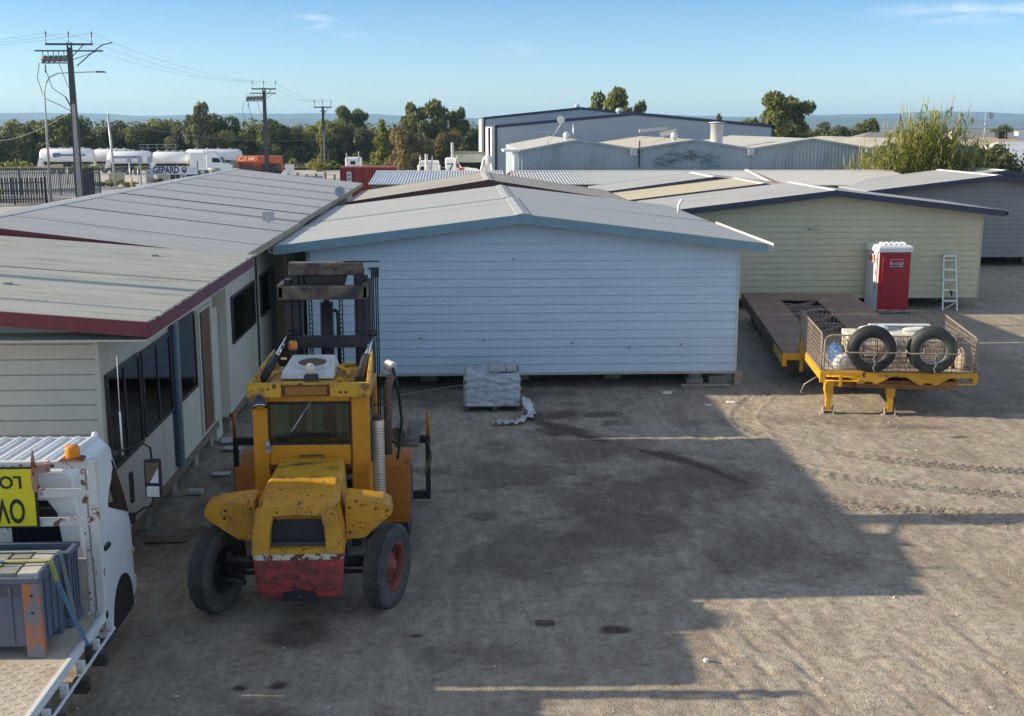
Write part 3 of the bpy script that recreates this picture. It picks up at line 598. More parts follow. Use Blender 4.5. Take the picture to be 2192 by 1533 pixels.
# long row of buildings behind with corrugated roof slopes towards the yard
def lean(name, label, x0, x1, y0, z0, y1, z1, mat, pitch=None, amp=.016, ends=0):
    t = thing(name, label, 'building', ((x0 + x1) / 2, (y0 + y1) / 2, 0), world=True)
    mb = MB(); mb.prism([(y0 + .5, .0), (y1 + 4.5, .0), (y1 + 4.5, z0 + .03), (y1, z1 - .08), (y0 + .5, z0 - .02)], lambda u, v, w: (w, u, v), x0 + .15, x1 - .15); mb.build('wall', MT['mauve_wall'], t)
    mb = MB()
    if pitch:
        n = int((x1 - x0) / pitch) * 6
        for a, b, za, zb in ((y0, y1, z0, z1), (y1 + .01, y1 + 5, z1, z0)):
            mb.grid(lambda u, v: (x0 + (x1 - x0) * u, a + (b - a) * v, za + (zb - za) * v + amp * math.sin(2 * math.pi * (x1 - x0) * u / pitch)), n, 1)
    else:
        mb.hexa([(x0, y0, z0 - .05), (x1, y0, z0 - .05), (x1, y1, z1 - .05), (x0, y1, z1 - .05), (x0, y0, z0), (x1, y0, z0), (x1, y1, z1), (x0, y1, z1)])
        mb.hexa([(x0, y1 + .002, z1 - .05), (x1, y1 + .002, z1 - .05), (x1, y1 + 5, z0 - .05), (x0, y1 + 5, z0 - .05), (x0, y1 + .002, z1), (x1, y1 + .002, z1), (x1, y1 + 5, z0), (x0, y1 + 5, z0)])
    r = mb.build('roof', mat, t)
    mb = MB(); mb.prism([(-.15, 0), (0, .05), (.15, 0), (0, .03)], lambda u, v, w: (w, y1 + u, z1 + v), x0, x1); mb.build('ridge_cap', mat, r)
    return t
lean('corrugated_shed', 'shed with a bright white corrugated roof beside the red container', -4.25, 2.15, 54.5, 3.52, 60, 3.90, MT['zinc'], .135, .022)
lean('corrugated_shed', 'long shed with a duller grey corrugated roof in the middle of the rooftops', 2.5, 14.5, 54.5, 3.50, 60, 3.90, MT['zinc_old'], .15, .018)
pl_ = lean('pale_roof_building', 'building with a flat looking pale cream roof and rusty edge strip below the workshops', 14.7, 22.2, 54.6, 3.45, 60, 3.90, MT['white_roof'])
mb = MB(); mb.hexa([(14.55, 54.5, 3.47), (14.72, 54.5, 3.47), (14.72, 60, 3.92), (14.55, 60, 3.92), (14.55, 54.5, 3.54), (14.72, 54.5, 3.54), (14.72, 60, 3.99), (14.55, 60, 3.99)]); mb.build('edge_flashing', MT['white_trim'], pl_)
mb = MB(); mb.hexa([(14.74, 54.5, 3.462), (15.1, 54.5, 3.462), (14.95, 58.8, 3.816), (14.74, 58.8, 3.816), (14.74, 54.5, 3.475), (15.1, 54.5, 3.475), (14.95, 58.8, 3.829), (14.74, 58.8, 3.829)]); mb.build('rust_strip', M('rust_orange', (.36, .14, .06), .8, var=.2), pl_)

# ---- cream houses along the left
def window(par, x, y0, y1, z0, z1, lights=1, curtain=0, wall='x'):
    """window in a wall facing +x at x"""
    w = MB()
    for a, b, c, d in ((y0, y1, z0, z0 + .05), (y0, y1, z1 - .05, z1)): w.box(x + .004, x + .05, a, b, c, d)
    n = lights + 1
    for i in range(n):
        yy = y0 + (y1 - y0 - .05) * i / lights; w.box(x + .005, x + .049, yy, yy + .05, z0 + .05, z1 - .05)
    f = w.build('window', MT['frame_brown'], par, .004)
    mb = MB(); mb.box(x + .003, x + .008, y0 + .03, y1 - .03, z0 + .03, z1 - .03); mb.build('room_dark_sheet', MT['room_dark'], f)  # dark sheet standing in for the unlit room behind the glass
    mb = MB(); mb.box(x + .028, x + .031, y0 + .03, y1 - .03, z0 + .03, z1 - .03); mb.build('pane', MT['glass'], f)
    if curtain:
        for a, b in curtain:
            mb = MB(); mb.grid(lambda u, v: (x + .016 + .005 * math.sin(u * (b - a) * 55), a + (b - a) * u, z0 + .07 + (z1 - z0 - .14) * v), int((b - a) * 60), 1); mb.build('curtain', MT['curtain'], f)
    return f
# nearest one: maroon fascia
t = thing('cream_house', 'nearest cream house with a maroon fascia and streaked roof, beside the white truck', 'house', (-9.5, 15.6, 0), world=True); hA = t
zA = lambda x: 3.72 + .082 * (-4.05 - x) if x > -10.2 else 3.72 + .082 * 6.15 - .082 * (-10.2 - x)
mb = MB(); mb.prism([(-16, .35), (-4.88, .35), (-4.88, 3.50), (-10.2, 3.95), (-16, 3.6)], lambda u, v, w: (u, w, v), 15.62, 22.85); mb.build('wall', MT['cream_sheet'], t)
mb = MB(); boards(mb, -16, -4.9, 15.6, .38, lambda x: 3.50 + .075 * min(-4.88 - x, 5.3) , .21, lap=.016); mb.box(-4.93, -4.868, 15.575, 15.66, .36, 3.46); mb.build('cladding', MT['cream_board'], t)
mb = MB(); mb.box(-5.02, -4.93, 15.565, 15.58, 1.62, 1.86); mb.build('patch', MT['timber'], t)
mb = MB()
for a, b in ((-16, -10.2), (-10.2, -4.05)):
    mb.hexa([(a, 14.98, zA(a) - .06), (b, 14.98, zA(b) - .06), (b, 22.95, zA(b) - .06), (a, 22.95, zA(a) - .06), (a, 14.98, zA(a)), (b, 14.98, zA(b)), (b, 22.95, zA(b)), (a, 22.95, zA(a))])
rfA = mb.build('roof', MT['old_roof'], t)
mb = MB(); mb.hexa([(-9.9, 18.9, zA(-9.9) + .003), (-4.06, 18.9, zA(-4.06) + .003), (-4.06, 18.97, zA(-4.06) + .003), (-9.9, 18.97, zA(-9.9) + .003), (-9.9, 18.9, zA(-9.9) + .012), (-4.06, 18.9, zA(-4.06) + .012), (-4.06, 18.97, zA(-4.06) + .012), (-9.9, 18.97, zA(-9.9) + .012)]); mb.build('lap_seam', MT['dull_roof'], rfA)
mb = MB()
for a, b in ((-16, -10.2), (-10.2, -4.02)):
    mb.hexa([(a, 14.93, zA(a) - .185), (b, 14.93, zA(b) - .185), (b, 14.975, zA(b) - .185), (a, 14.975, zA(a) - .185), (a, 14.93, zA(a) + .008), (b, 14.93, zA(b) + .008), (b, 14.975, zA(b) + .008), (a, 14.975, zA(a) + .008)])
mb.build('fascia', MT['maroon'], t)
for a, b in ((14.98, 19.2), (19.23, 22.8)): mb = MB(); mb.box(-4.06, -4.02, a, b, 3.51, 3.702); mb.build('fascia', MT['maroon'], t)
mb = MB(); mb.box(-4.035, -4.005, 14.99, 22.9, 3.716, 3.728); rr = random.Random(3); y = 15.0
while y < 22.85: mb.box(-4.03, -4.0 + rr.uniform(-.01, .035), y, y + .05, 3.72, 3.735 + rr.uniform(0, .012)); y += .076
mb.build('sheet_edge', MT['old_roof'], rfA)
mb = MB(); mb.hexa([(-16, 14.98, 3.47), (-4.06, 14.98, 3.47), (-4.06, 15.6, 3.47), (-16, 15.6, 3.47), (-16, 14.98, 3.49), (-4.06, 14.98, 3.49), (-4.06, 15.6, 3.49), (-16, 15.6, 3.49)]); mb.box(-4.86, -4.065, 15.6, 22.85, 3.46, 3.48); mb.build('soffit', MT['cream_board'], t)
window(t, -4.88, 15.78, 17.42, 1.47, 2.86, 2, [(16.75, 17.3)]); window(t, -4.88, 17.56, 19.30, 1.50, 2.84, 2, [(17.7, 18.3), (18.65, 19.1)]); window(t, -4.88, 19.82, 21.15, 1.50, 2.90, 1, [(20.0, 20.5)])
mb = MB(); mb.box(-4.876, -4.83, 21.42, 21.50, .48, 2.86); mb.box(-4.876, -4.83, 22.42, 22.50, .48, 2.86); mb.box(-4.876, -4.83, 21.50, 22.42, 2.80, 2.86); dfr = mb.build('door_frame', MT['cream_board'], t)
mb = MB(); mb.box(-4.874, -4.86, 21.51, 22.41, .5, 2.79); mb.build('door', MT['door_wood'], dfr)
mb = MB(); mb.box(-4.874, -4.855, 21.52, 21.75, .5, 2.79); mb.build('opening', MT['room_dark'], dfr)  # dark sheet in place of the unlit gap at the door
mb = MB(); mb.tube([(-4.15, 19.55, 3.5), (-4.5, 19.55, 3.35), (-4.80, 19.55, 3.15), (-4.81, 19.55, .42)], .05, 10); mb.build('downpipe', MT['pvc'], t)
mb = MB(); mb.box(-4.87, -4.80, 19.36, 19.49, .5, 3.2); mb.build('cover_strip', M('dark_blue_strip', (.06, .09, .14), .6), t)
mb = MB(); mb.box(-4.85, -4.78, 19.50, 19.62, .62, .92); mb.build('meter_box', MT['grey_metal'], t)
mb = MB(); mb.box(-4.862, -4.852, 20.9, 20.98, 1.6, 1.75); mb.build('sticker', MT['white_trim'], t)
mb = MB(); mb.box(-4.9, -4.84, 15.7, 22.8, .30, .42); mb.build('bearer', MT['timber'], t)
for yy in (16.2, 17.8, 19.5, 21.2, 22.6):
    mb = MB(); mb.box(-5.3, -4.95, yy - .15, yy + .15, -.03, .31); mb.build('pier', MT['concrete'], t, .01)
# second one, smooth grey roof
def longhouse(label, y0, y1, xw, ze, zr, fascia, seams, roofm, light=False):
    t = thing('cream_house', label, 'house', (-9.8, y0, 0), world=True); xe, xr = -4.3, -9.8; xl = -12.3; zl = zr - .42
    mb = MB(); mb.prism([(-12, .35), (xw, .35), (xw, ze - .02 - .06), (xr, zr - .09), (-12, zl - .1)], lambda u, v, w: (u, w, v), y0 + .3, y1 - .1); mb.build('wall', MT['cream_sheet'], t)
    mb = MB()
    for a, za, b, zb in ((xl, zl, xr, zr), (xr, zr, xe, ze)):
        mb.hexa([(a, y0 + .02, za - .06), (b, y0 + .02, zb - .06), (b, y1, zb - .06), (a, y1, za - .06), (a, y0 + .02, za), (b, y0 + .02, zb), (b, y1, zb), (a, y1, za)])
    rf = mb.build('roof', roofm, t)
    mb = MB(); mb.prism([(-.2, -.03), (0, .01), (.2, -.03), (.2, -.012), (0, .03), (-.2, -.012)], lambda u, v, w: (xr + u, w, zr + v), y0 + .02, y1); mb.build('ridge_cap', MT['white_roof'], rf)
    for yy, w_, h_, k in seams:
        mb = MB(); mb.hexa([(xr + .2, yy, zr - .025 + .003), (xe, yy, ze + .003), (xe, yy + w_, ze + .003), (xr + .2, yy + w_, zr - .025 + .003), (xr + .2, yy, zr - .025 + h_), (xe, yy, ze + h_), (xe, yy + w_, ze + h_), (xr + .2, yy + w_, zr - .025 + h_)])
        mb.build('seam', MT['white_roof'] if k else MT['dark_timber'], rf)
    mb = MB()
    for a, za, b, zb in ((xl, zl, xr, zr), (xr, zr, xe, ze)):
        mb.hexa([(a, y0 - .02, za - .2), (b, y0 - .02, zb - .2), (b, y0 + .017, zb - .2), (a, y0 + .017, za - .2), (a, y0 - .02, za + .006), (b, y0 - .02, zb + .006), (b, y0 + .017, zb + .006), (a, y0 + .017, za + .006)])
    mb.build('fascia', fascia, t)
    mb = MB(); mb.prism([(0, -.14), (.03, -.14), (.03, -.02), (0, -.005)], lambda u, v, w: (xe + u, w, ze + v), y0, y1); mb.build('eave_board', M('stained_eave', (.36, .31, .22), .8, var=.25, scale=3), t)
    mb = MB(); mb.box(xw - .04, xw + .02, y0 + .3, y1 - .1, .28, .42); mb.build('bearer', MT['timber'], t)
    for i in range(4):
        yy = y0 + .8 + (y1 - y0 - 1.6) * i / 3; mb = MB(); mb.box(xw - .45, xw - .1, yy - .15, yy + .15, -.03, .29); mb.build('pier', MT['concrete'], t, .01)
    return t, rf
hB, rfB = longhouse('long cream house with a smooth grey roof, beside the forklift mast', 23.1, 31.4, -4.72, 3.66, 4.34, MT['maroon'], [(25.4, .03, .006, 0), (28.6, .05, .012, 0)], MT['grey_roof'])
window(hB, -4.72, 23.85, 26.5, 1.78, 2.76, 1); window(hB, -4.72, 27.3, 28.5, 1.78, 2.76, 1)
mb = MB(); mb.box(-4.715, -4.68, 28.6, 29.4, .5, 2.75); mb.build('door', M('grey_door', (.20, .19, .18), .6), hB)
mb = MB(); mb.bar((-4.70, 26.85, .4), (-4.70, 26.85, 3.4), .05, .04); mb.build('cover_strip', MT['dark_timber'], hB)
mb = MB(); mb.box(-5.25, -4.9, 22.80, 23.38, .0, 2.66); mb.build('slot_sun_block', MT['cream_board'], hB)  # strip added to stop low sun through the slot between the houses
hC, rfC = longhouse('far cream house whose roof has raised pale seams, towards the red container', 31.5, 52.0, -4.75, 3.70, 4.34, MT['cream_board'], [(33.6, .05, .02, 0), (36.4, .06, .045, 1), (39.6, .06, .045, 1), (43.2, .06, .045, 1), (47.0, .06, .045, 1)], MT['grey_roof'])
mb = MB(); mb.lathe([(0, .0), (.08, .01), (.14, .035), (.19, .08), (.185, .085), (.13, .045), (0, .012)], (-4.15, 40.5, 3.95), (.35, -.9, .25), 18); mb.tube([(-4.2, 40.6, 3.7), (-4.15, 40.55, 3.95)], .025, 6); one(mb, 'satellite_dish', 'small grey satellite dish at the eave between the two rows of roofs', 'dish', M('dish_grey', (.30, .35, .41), .5))
mb = MB(); mb.box(-5.1, -4.8, 30.4, 30.46, 3.78, 4.02); mb.bar((-4.95, 30.5, 3.72), (-4.95, 30.46, 3.9), .03, .03); one(mb, 'roof_plate', 'small square grey plate standing up on the grey roof near the gutter', 'plate', MT['zinc_old'])

# ---- workshops and sheds behind
def workshop(label, x0, x1, xr, z0, z1, zr, ze1, gut, left=False):
    t = thing('workshop', label, 'workshop', (xr, 66, 0), group='row of gabled workshops', world=True)
    y0, y1 = 66, 86
    mb = MB(); n = int((x1 - x0) / .2) * 4
    zt = lambda x: z1 + (zr - z1) * (x - x0) / (xr - x0) if x < xr else ze1 + (zr - ze1) * (x1 - x) / (x1 - xr)
    def fn(u, v):
        x = x0 + (x1 - x0) * u; return (x, y0 - .02 + .025 * math.sin(2 * math.pi * (x - x0) / .2), (zt(x) - .05) * v)
    mb.grid(fn, n, 1, False); mb.prism([(x0 + .01, 0), (x1 - .01, 0), (x1 - .01, ze1 - .06), (xr, zr - .06), (x0 + .01, z1 - .06)], lambda u, v, w: (u, w, v), y0 + .03, y1); mb.build('wall', MT['workshop'], t)
    mb = MB()
    for a, za, b, zb in ((x0, z1, xr, zr), (xr, zr, x1, ze1)): mb.hexa([(a, y0 - .12, za - .05), (b, y0 - .12, zb - .05), (b, y1, zb - .05), (a, y1, za - .05), (a, y0 - .12, za), (b, y0 - .12, zb), (b, y1, zb), (a, y1, za)])
    mb.build('roof', gut, t)
    mb = MB()
    for a, za, b, zb in ((x0, z1, xr, zr), (xr, zr, x1, ze1)): mb.hexa([(a, y0 - .15, za - .09), (b, y0 - .15, zb - .09), (b, y0 - .123, zb - .09), (a, y0 - .123, za - .09), (a, y0 - .15, za + .02), (b, y0 - .15, zb + .02), (b, y0 - .123, zb + .02), (a, y0 - .123, za + .02)])
    mb.build('barge_board', MT['workshop'], t)
    if x1 < 29:
        mb = MB(); mb.box(x1 - .2, x1 + .14, y0 - .32, y0 - .16, ze1 - .38, ze1 - .02); mb.build('rain_head', MT['zinc_old'], t)
    return t
wroof = M('pale_workshop_roof', (.47, .47, .43), .6, var=.06, scale=.3); wroof2 = M('cream_workshop_roof', (.50, .47, .38), .6, var=.06, scale=.3, dirt=(.33, .31, .26), dlo=.5, dhi=.7, dscale=.5)
w1 = workshop('first blue grey corrugated workshop, nearest the white shed ends, with an antenna', 3.3, 9.7, 6.56, 4.82, 4.82, 5.42, 4.92, wroof)
w2 = workshop('second blue grey workshop, with dark soot marks under its gable', 9.7, 16.3, 13.14, 4.92, 4.92, 5.42, 4.92, wroof2)
w3 = workshop('third blue grey workshop, left of the tall reeds', 16.3, 23.0, 19.8, 4.92, 4.92, 5.47, 4.95, wroof)
w4 = workshop('fourth workshop gable, half hidden behind the tall reeds', 23.0, 29.6, 26.4, 4.95, 4.95, 5.42, 4.9, wroof2)
mb = MB()
for i in range(4): mb.box(3.30 - .02 - .28, 3.28, 66.05 + i * .62, 66.5 + i * .62, 0, 4.7)
mb.box(2.4, 3.4, 65.9, 69, 4.74, 4.86); mb.build('side_sheeting', MT['shed_white'], w1)
soot = M('soot_mark', (.17, .205, .23), .8)
mb = MB(); rr = random.Random(9)
for i in range(60):
    a = rr.uniform(0, 1); cx = 11.1 + 3.2 * a; cz = 4.05 + .55 * math.sin(a * 3) + rr.uniform(-.35, .3); l = rr.uniform(.25, .8); s = rr.uniform(-.15, .4)
    pts = [(cx + l * (k / 4 - .5), cz + s * l * (k / 4 - .5) + .08 * math.sin(k)) for k in range(5)]; w_ = rr.uniform(.015, .04)
    for k in range(4): mb.hexa([(pts[k][0], 65.938, pts[k][1]), (pts[k + 1][0], 65.938, pts[k + 1][1]), (pts[k + 1][0], 65.945, pts[k + 1][1]), (pts[k][0], 65.945, pts[k][1]), (pts[k][0], 65.938, pts[k][1] + w_), (pts[k + 1][0], 65.938, pts[k + 1][1] + w_), (pts[k + 1][0], 65.945, pts[k + 1][1] + w_), (pts[k][0], 65.945, pts[k][1] + w_)])
mb.build('soot_mark', soot, w2)
mb = MB(); mb.tube([(5.0, 68, 4.9), (5.0, 68, 5.85)], .025, 6); mb.bar((4.35, 68, 5.78), (5.7, 68, 5.85), .03, .03)
for i in range(7): mb.bar((4.45 + i * .18, 67.8, 5.79 + i * .01), (4.45 + i * .18, 68.2, 5.79 + i * .01), .02, .02)
mb.tube([(5.0, 68.1, 5.1), (5.75, 68.1, 6.2), (5.75, 68.1, 6.55)], .02, 6); mb.build('antenna', MT['galv'], w1)
mb = MB(); mb.lathe([(0, 0), (.12, .02), (.22, .1), (.21, .11), (0, .03)], (5.75, 68.0, 6.5), (.2, -1, .1), 14); mb.build('dish', MT['white_trim'], w1)
def vent(par, x, y, z, r=.2): mb = MB(); mb.lathe([(r * .7, 0), (r * .7, .2), (r, .22), (r * 1.15, .34), (r, .46), (r * .4, .54), (0, .56)], (x, y, z), (0, 0, 1), 14); return mb.build('roof_vent', MT['zinc'], par)
vent(w1, 6.2, 69, 5.28); vent(w2, 12.5, 69, 5.25)
mb = MB(); mb.tube([(6.6, 69, 5.3), (6.6, 69, 6.25)], .06, 8); mb.build('flue', MT['galv'], w1)
mb = MB(); mb.tube([(10.0, 65.85, 3.9), (10.0, 65.85, 5.35)], .04, 6); mb.build('vent_pipe', MT['near_black'], w2)
mb = MB(); mb.lathe([(.36, 0), (.36, 1.15), (.40, 1.16), (.40, 1.2)], (15.0, 69, 5.05), (0, 0, 1), 20); mb.lathe([(.5, 1.28), (.5, 1.31), (0, 1.36)], (15.0, 69, 5.05), (0, 0, 1), 20)
for k in range(4): mb.bar((15 + .34 * math.cos(k * 1.57), 69 + .34 * math.sin(k * 1.57), 6.2), (15 + .34 * math.cos(k * 1.57), 69 + .34 * math.sin(k * 1.57), 6.35), .03, .03)
mb.build('flue', MT['zinc'], w2)
mb = MB(); mb.bar((11.2, 74, 5.85), (13.0, 74, 6.0), .3, .18); mb.bar((12.6, 74.4, 5.6), (13.6, 74.2, 5.85), .2, .3); mb.build('duct', MT['zinc_old'], w2)
def bigshed(label, x0, x1, xr, y0, y1, ze, zr, ze1):
    t = thing('big_shed', label, 'shed', (xr, y0, 0), world=True)
    mb = MB(); mb.prism([(x0, 0), (x1, 0), (x1, ze1), (xr, zr), (x0, ze)], lambda u, v, w: (u, w, v), y0, y1); mb.build('wall', MT['shed_grey'], t)
    mb = MB()
    for a, za, b, zb in ((x0 - .1, ze, xr, zr), (xr, zr, x1 + .1, ze1)): mb.hexa([(a, y0 - .06, za - .16), (b, y0 - .06, zb - .16), (b, y1, zb - .16), (a, y1, za - .16), (a, y0 - .06, za + .06), (b, y0 - .06, zb + .06), (b, y1, zb + .06), (a, y1, za + .06)])
    mb.box(x1 - .1, x1 + .1, y0 - .06, y0 + .1, 0, ze1); mb.box(x0 - .12, x0 + .06, y0 - .06, y0 + .1, 0, ze)
    mb.build('trim', MT['navy'], t)
    mb = MB(); mb.box(x0 - .35, x0 - .13, y0 + .15, y1, 0, ze - .1); mb.build('side_wall', MT['shed_white'], t)
    return t
sh1 = bigshed('big smooth grey gabled shed with dark edge trim behind the workshops', 2.75, 23.9, 13.3, 90, 112, 6.15, 7.1, 6.15)
mb = MB(); mb.tube([(2.2, 89.9, 0), (2.2, 89.9, 6.0)], .09, 8); mb.build('downpipe', MT['near_black'], sh1)
sh2 = bigshed('second big grey shed rising behind the first one, furthest back', 2.4, 21, 11.7, 115, 130, 6.9, 7.85, 6.9)
vent(sh2, 11.6, 118, 7.7, .25); vent(sh1, 12.2, 91, 6.95, .25)
# ------------------------------------------------------------------ wheels
def wheel(par, c, ax, Rr, Wd, tyre=None, rim=None, name='wheel', hub=.2, rimr=.56, both=False, ntread=5):
    """tyre + rim about axis ax (pointing to the outer face)"""
    tyre = tyre or MT['tyre']; rim = rim or MT['rim_rust']; h = Wd / 2
    prof = [(Rr * rimr, -h * .8), (Rr * .62, -h * .98), (Rr * .82, -h * 1.06), (Rr * .93, -h * .97), (Rr * .985, -h * .78)]
    k = ntread * 2 + 1
    for i in range(k):
        u = -h * .72 + 1.44 * h * i / k; v = -h * .72 + 1.44 * h * (i + 1) / k; r = Rr if i % 2 == 0 else Rr - .024
        prof += [(r, u + .002), (r, v - .002)]
    prof += [(Rr * .985, h * .78), (Rr * .93, h * .97), (Rr * .82, h * 1.06), (Rr * .62, h * .98), (Rr * rimr, h * .8)]
    w = MB(); w.tyre(prof, c, ax, 90, Rr); w = w.build(name, tyre, par)
    mb = MB(); r0 = Rr * rimr + .004
    mb.lathe([(r0, -h * .85), (r0 * .92, -h * .8), (r0 * .9, h * .15), (r0 * .55, h * .1), (r0 * .5, h * .35), (r0 * .3, h * .4), (r0 * .28, h * .75), (0, h * .78)], c, ax, 28)
    mb.lathe([(r0 * .9, h * .1), (r0 * .92, h * .8), (r0 * 1.05, h * .93), (r0 * 1.02, h * .8)], c, ax, 28)
    A = Vector(ax).normalized(); u = A.orthogonal().normalized(); v = A.cross(u)
    for i in range(8):
        t = i * math.pi / 4; p = Vector(c) + (u * math.cos(t) + v * math.sin(t)) * r0 * .68 + A * h * .12; mb.tube([p, p + A * .03], .016, 6)
    mb.build('rim', rim, w)
    return w

# ------------------------------------------------------------------ forklift (faces away from the camera)
fk = thing('forklift', 'old yellow forklift with a worn red counterweight and tall dark mast, seen from behind', 'forklift', (-2.06, 14.4, 0))
mb = MB()   # red counterweight foot, a rounded block that narrows downwards
def cwring(z, hw, yb, yf, r=.09):
    pts = []
    for cx, cy, a0 in ((hw - r, yb + r, -90), (hw - r, yf - .02, 0), (-hw + r, yf - .02, 90), (-hw + r, yb + r, 180)):
        rr = r if cy < yf - .1 else .02
        for k in range(5): a = R(a0 + k * 22.5); pts.append((cx + rr * math.cos(a), cy + rr * math.sin(a), z))
    return pts
def loft(mb, rings, smooth=False, cap=True):
    n = len(rings[0]); vs = [p for r in rings for p in r]; fs = []
    for i in range(len(rings) - 1):
        for j in range(n): fs.append((i * n + j, i * n + (j + 1) % n, (i + 1) * n + (j + 1) % n, (i + 1) * n + j))
    if cap: fs += [tuple(range(n - 1, -1, -1)), tuple((len(rings) - 1) * n + j for j in range(n))]
    return mb.add(vs, fs, smooth)
loft(mb, [cwring(.34, .48, -.44, .5), cwring(.38, .52, -.50, .55), (cwring(.60, .545, -.545, .6)), cwring(.90, .565, -.56, .6)])
cw = mb.build('counterweight', MT['red_worn'], fk, .012)
mb = MB(); mb.box(-.2, .2, -.56, -.44, .37, .45); mb.prism([(-.24, .36), (.24, .36), (.2, .46), (.1, .475), (-.1, .475), (-.2, .46)], lambda u, v, w: (u, w, v), -.555, -.4); mb.build('tow_slot', MT['near_black'], cw)
mb = MB(); mb.tube([(.0, -.56, .38), (.0, -.56, .44)], .035, 8); mb.build('tow_pin', MT['greasy'], cw)
mb = MB(); loft(mb, [cwring(.903, .567, -.562, .6), cwring(.975, .567, -.562, .6)]); mb.build('white_band', MT['white_band'], cw)
# yellow grille body with a real opening
mb = MB()
def rear_panel(pts_out, pts_in, y0o, y0i, dep):
    n = len(pts_out); vs = [(u, y0o(v), v) for u, v in pts_out] + [(u, y0o(v), v) for u, v in pts_in] + [(u, y0o(v) + dep, v) for u, v in pts_in]
    fs = [(i, (i + 1) % n, n + (i + 1) % n, n + i) for i in range(n)] + [(n + i, n + (i + 1) % n, 2 * n + (i + 1) % n, 2 * n + i) for i in range(n)]
    return vs, fs
yb = lambda z: -.56 + max(0, z - .98) * .12
po = [(-.567, .978), (0, .978), (.567, .978), (.555, 1.25), (.50, 1.56), (0, 1.58), (-.50, 1.56), (-.555, 1.25)]
pi_ = [(-.345, 1.05), (0, 1.045), (.345, 1.05), (.335, 1.25), (.29, 1.44), (0, 1.455), (-.29, 1.44), (-.335, 1.25)]
vs, fs = rear_panel(po, pi_, yb, yb, .16); mb.add(vs, fs)
yy = .6
for s in (-1, 1):
    mb.add([(s * .567, yb(.978), .978), (s * .555, yb(1.25), 1.25), (s * .50, yb(1.56), 1.56), (s * .47, yy, 1.60), (s * .55, yy, 1.25), (s * .567, yy, .978)], [(0, 1, 4, 5), (1, 2, 3, 4)])
mb.build('grille_surround', MT['yellow'], fk, .02, 3)
mb = MB(); mb.box(-.40, .40, -.40, -.38, 1.0, 1.5); mb.build('radiator', MT['near_black'], fk)
mb = MB(); mb.box(-.34, .34, -.47, -.41, 1.055, 1.10); mb.build('lower_rail', M('dark_blue_rail', (.05, .06, .075), .5), fk)
# engine hood: three facets
def hoodring(y, z, hw, drop, r=.07):
    return [(-hw - .03, y, z - drop), (-hw, y, z - r), (-hw + r * .4, y, z - r * .3), (-hw + r, y, z), (hw - r, y, z), (hw - r * .4, y, z - r * .3), (hw, y, z - r), (hw + .03, y, z - drop)]
mb = MB()
loft(mb, [hoodring(-.46, 1.55, .485, .10), hoodring(-.34, 1.615, .50, .3), hoodring(-.05, 1.665, .50, .4), hoodring(-.045, 1.672, .495, .45), hoodring(.25, 1.70, .485, .5)]); mb.build('hood', MT['yellow'], fk, .012)
mb = MB(); loft(mb, [hoodring(.252, 1.70, .482, .5), hoodring(.6, 1.72, .465, .5), hoodring(1.12, 1.735, .44, .5)]); mb.build('hood_lid', MT['yellow_top'], fk, .012)
mb = MB(); mb.tube([(-.16, 1.10, 1.74), (-.16, 1.10, 1.77), (.16, 1.10, 1.77), (.16, 1.10, 1.74)], .012, 6); mb.build('hood_handle', MT['greasy'], fk)
# wing brackets over the steer wheels
for s, tip in ((-1, 1.21), (1, 1.13)):
    mb = MB(); poly = [(.562, 1.56), (tip - .10, 1.50), (tip, 1.44), (tip + .02, 1.33), (tip - .05, 1.27), (.80, 1.03), (.562, 1.02)]
    k = len(poly); r0 = [(s * u, -.12 - .10 * (1.25 - u), v) for u, v in poly]; r1 = [(s * u, .20, v + (.035 if v > 1.4 else 0)) for u, v in poly]
    mb.add(r0 + r1, [tuple(range(k - 1, -1, -1)), tuple(range(k, 2 * k))] + [(i, (i + 1) % k, k + (i + 1) % k, k + i) for i in range(k)])
    wb = mb.build('wing_bracket', MT['yellow'], fk, .014, 2)
    for bx, bz in ((.62, 1.45), (.62, 1.12), (.95, 1.42)): mb = MB(); yv = -.12 - .10 * (1.25 - bx); mb.lathe([(.018, 0), (.018, .012), (0, .014)], (s * bx, yv, bz), (0, -1, 0), 6); mb.build('bolt', MT['greasy'], wb)
# steer axle and wheels, turned to the left lock
ang = R(-19); ax = (math.cos(ang), math.sin(ang), 0)
wheel(fk, (1.06, .13, .545), ax, .555, .27, ntread=6)
wl_ = wheel(fk, (-1.13, .10, .545), (-ax[0], -ax[1], 0), .555, .27, ntread=6, rim=MT['greasy'])
mb = MB(); mb.tube([(-1.0, .13, .62), (1.0, .13, .62)], .085, 12); mb.box(-.5, .5, -.1, .3, .48, .75); mb.tube([(-.95, .06, .5), (.95, .06, .5)], .03, 8)
for s in (-1, 1): mb.tube([(s * .98, .12, .40), (s * .98, .12, .78)], .06, 10)
mb.build('steer_axle', MT['greasy'], fk)
mb = MB(); A = Vector(ax); mb.lathe([(.09, 0), (.09, .12), (.15, .14), (.15, .2), (.27, .22)], Vector((-1.06, .08, .545)) , (-ax[0], -ax[1], 0), 18); mb.tube([(-.95, -.02, .72), (-.55, -.02, .70)], .05, 8); mb.tube([(-1.0, -.03, .45), (-.75, -.1, .43)], .04, 8); mb.build('hub', MT['greasy'], fk)
# chassis between the axles
mb = MB(); mb.box(-.50, .50, .5, 3.2, .45, 1.0); mb.box(-.62, .62, 1.3, 3.1, .38, .62); mb.build('chassis', MT['greasy'], fk)
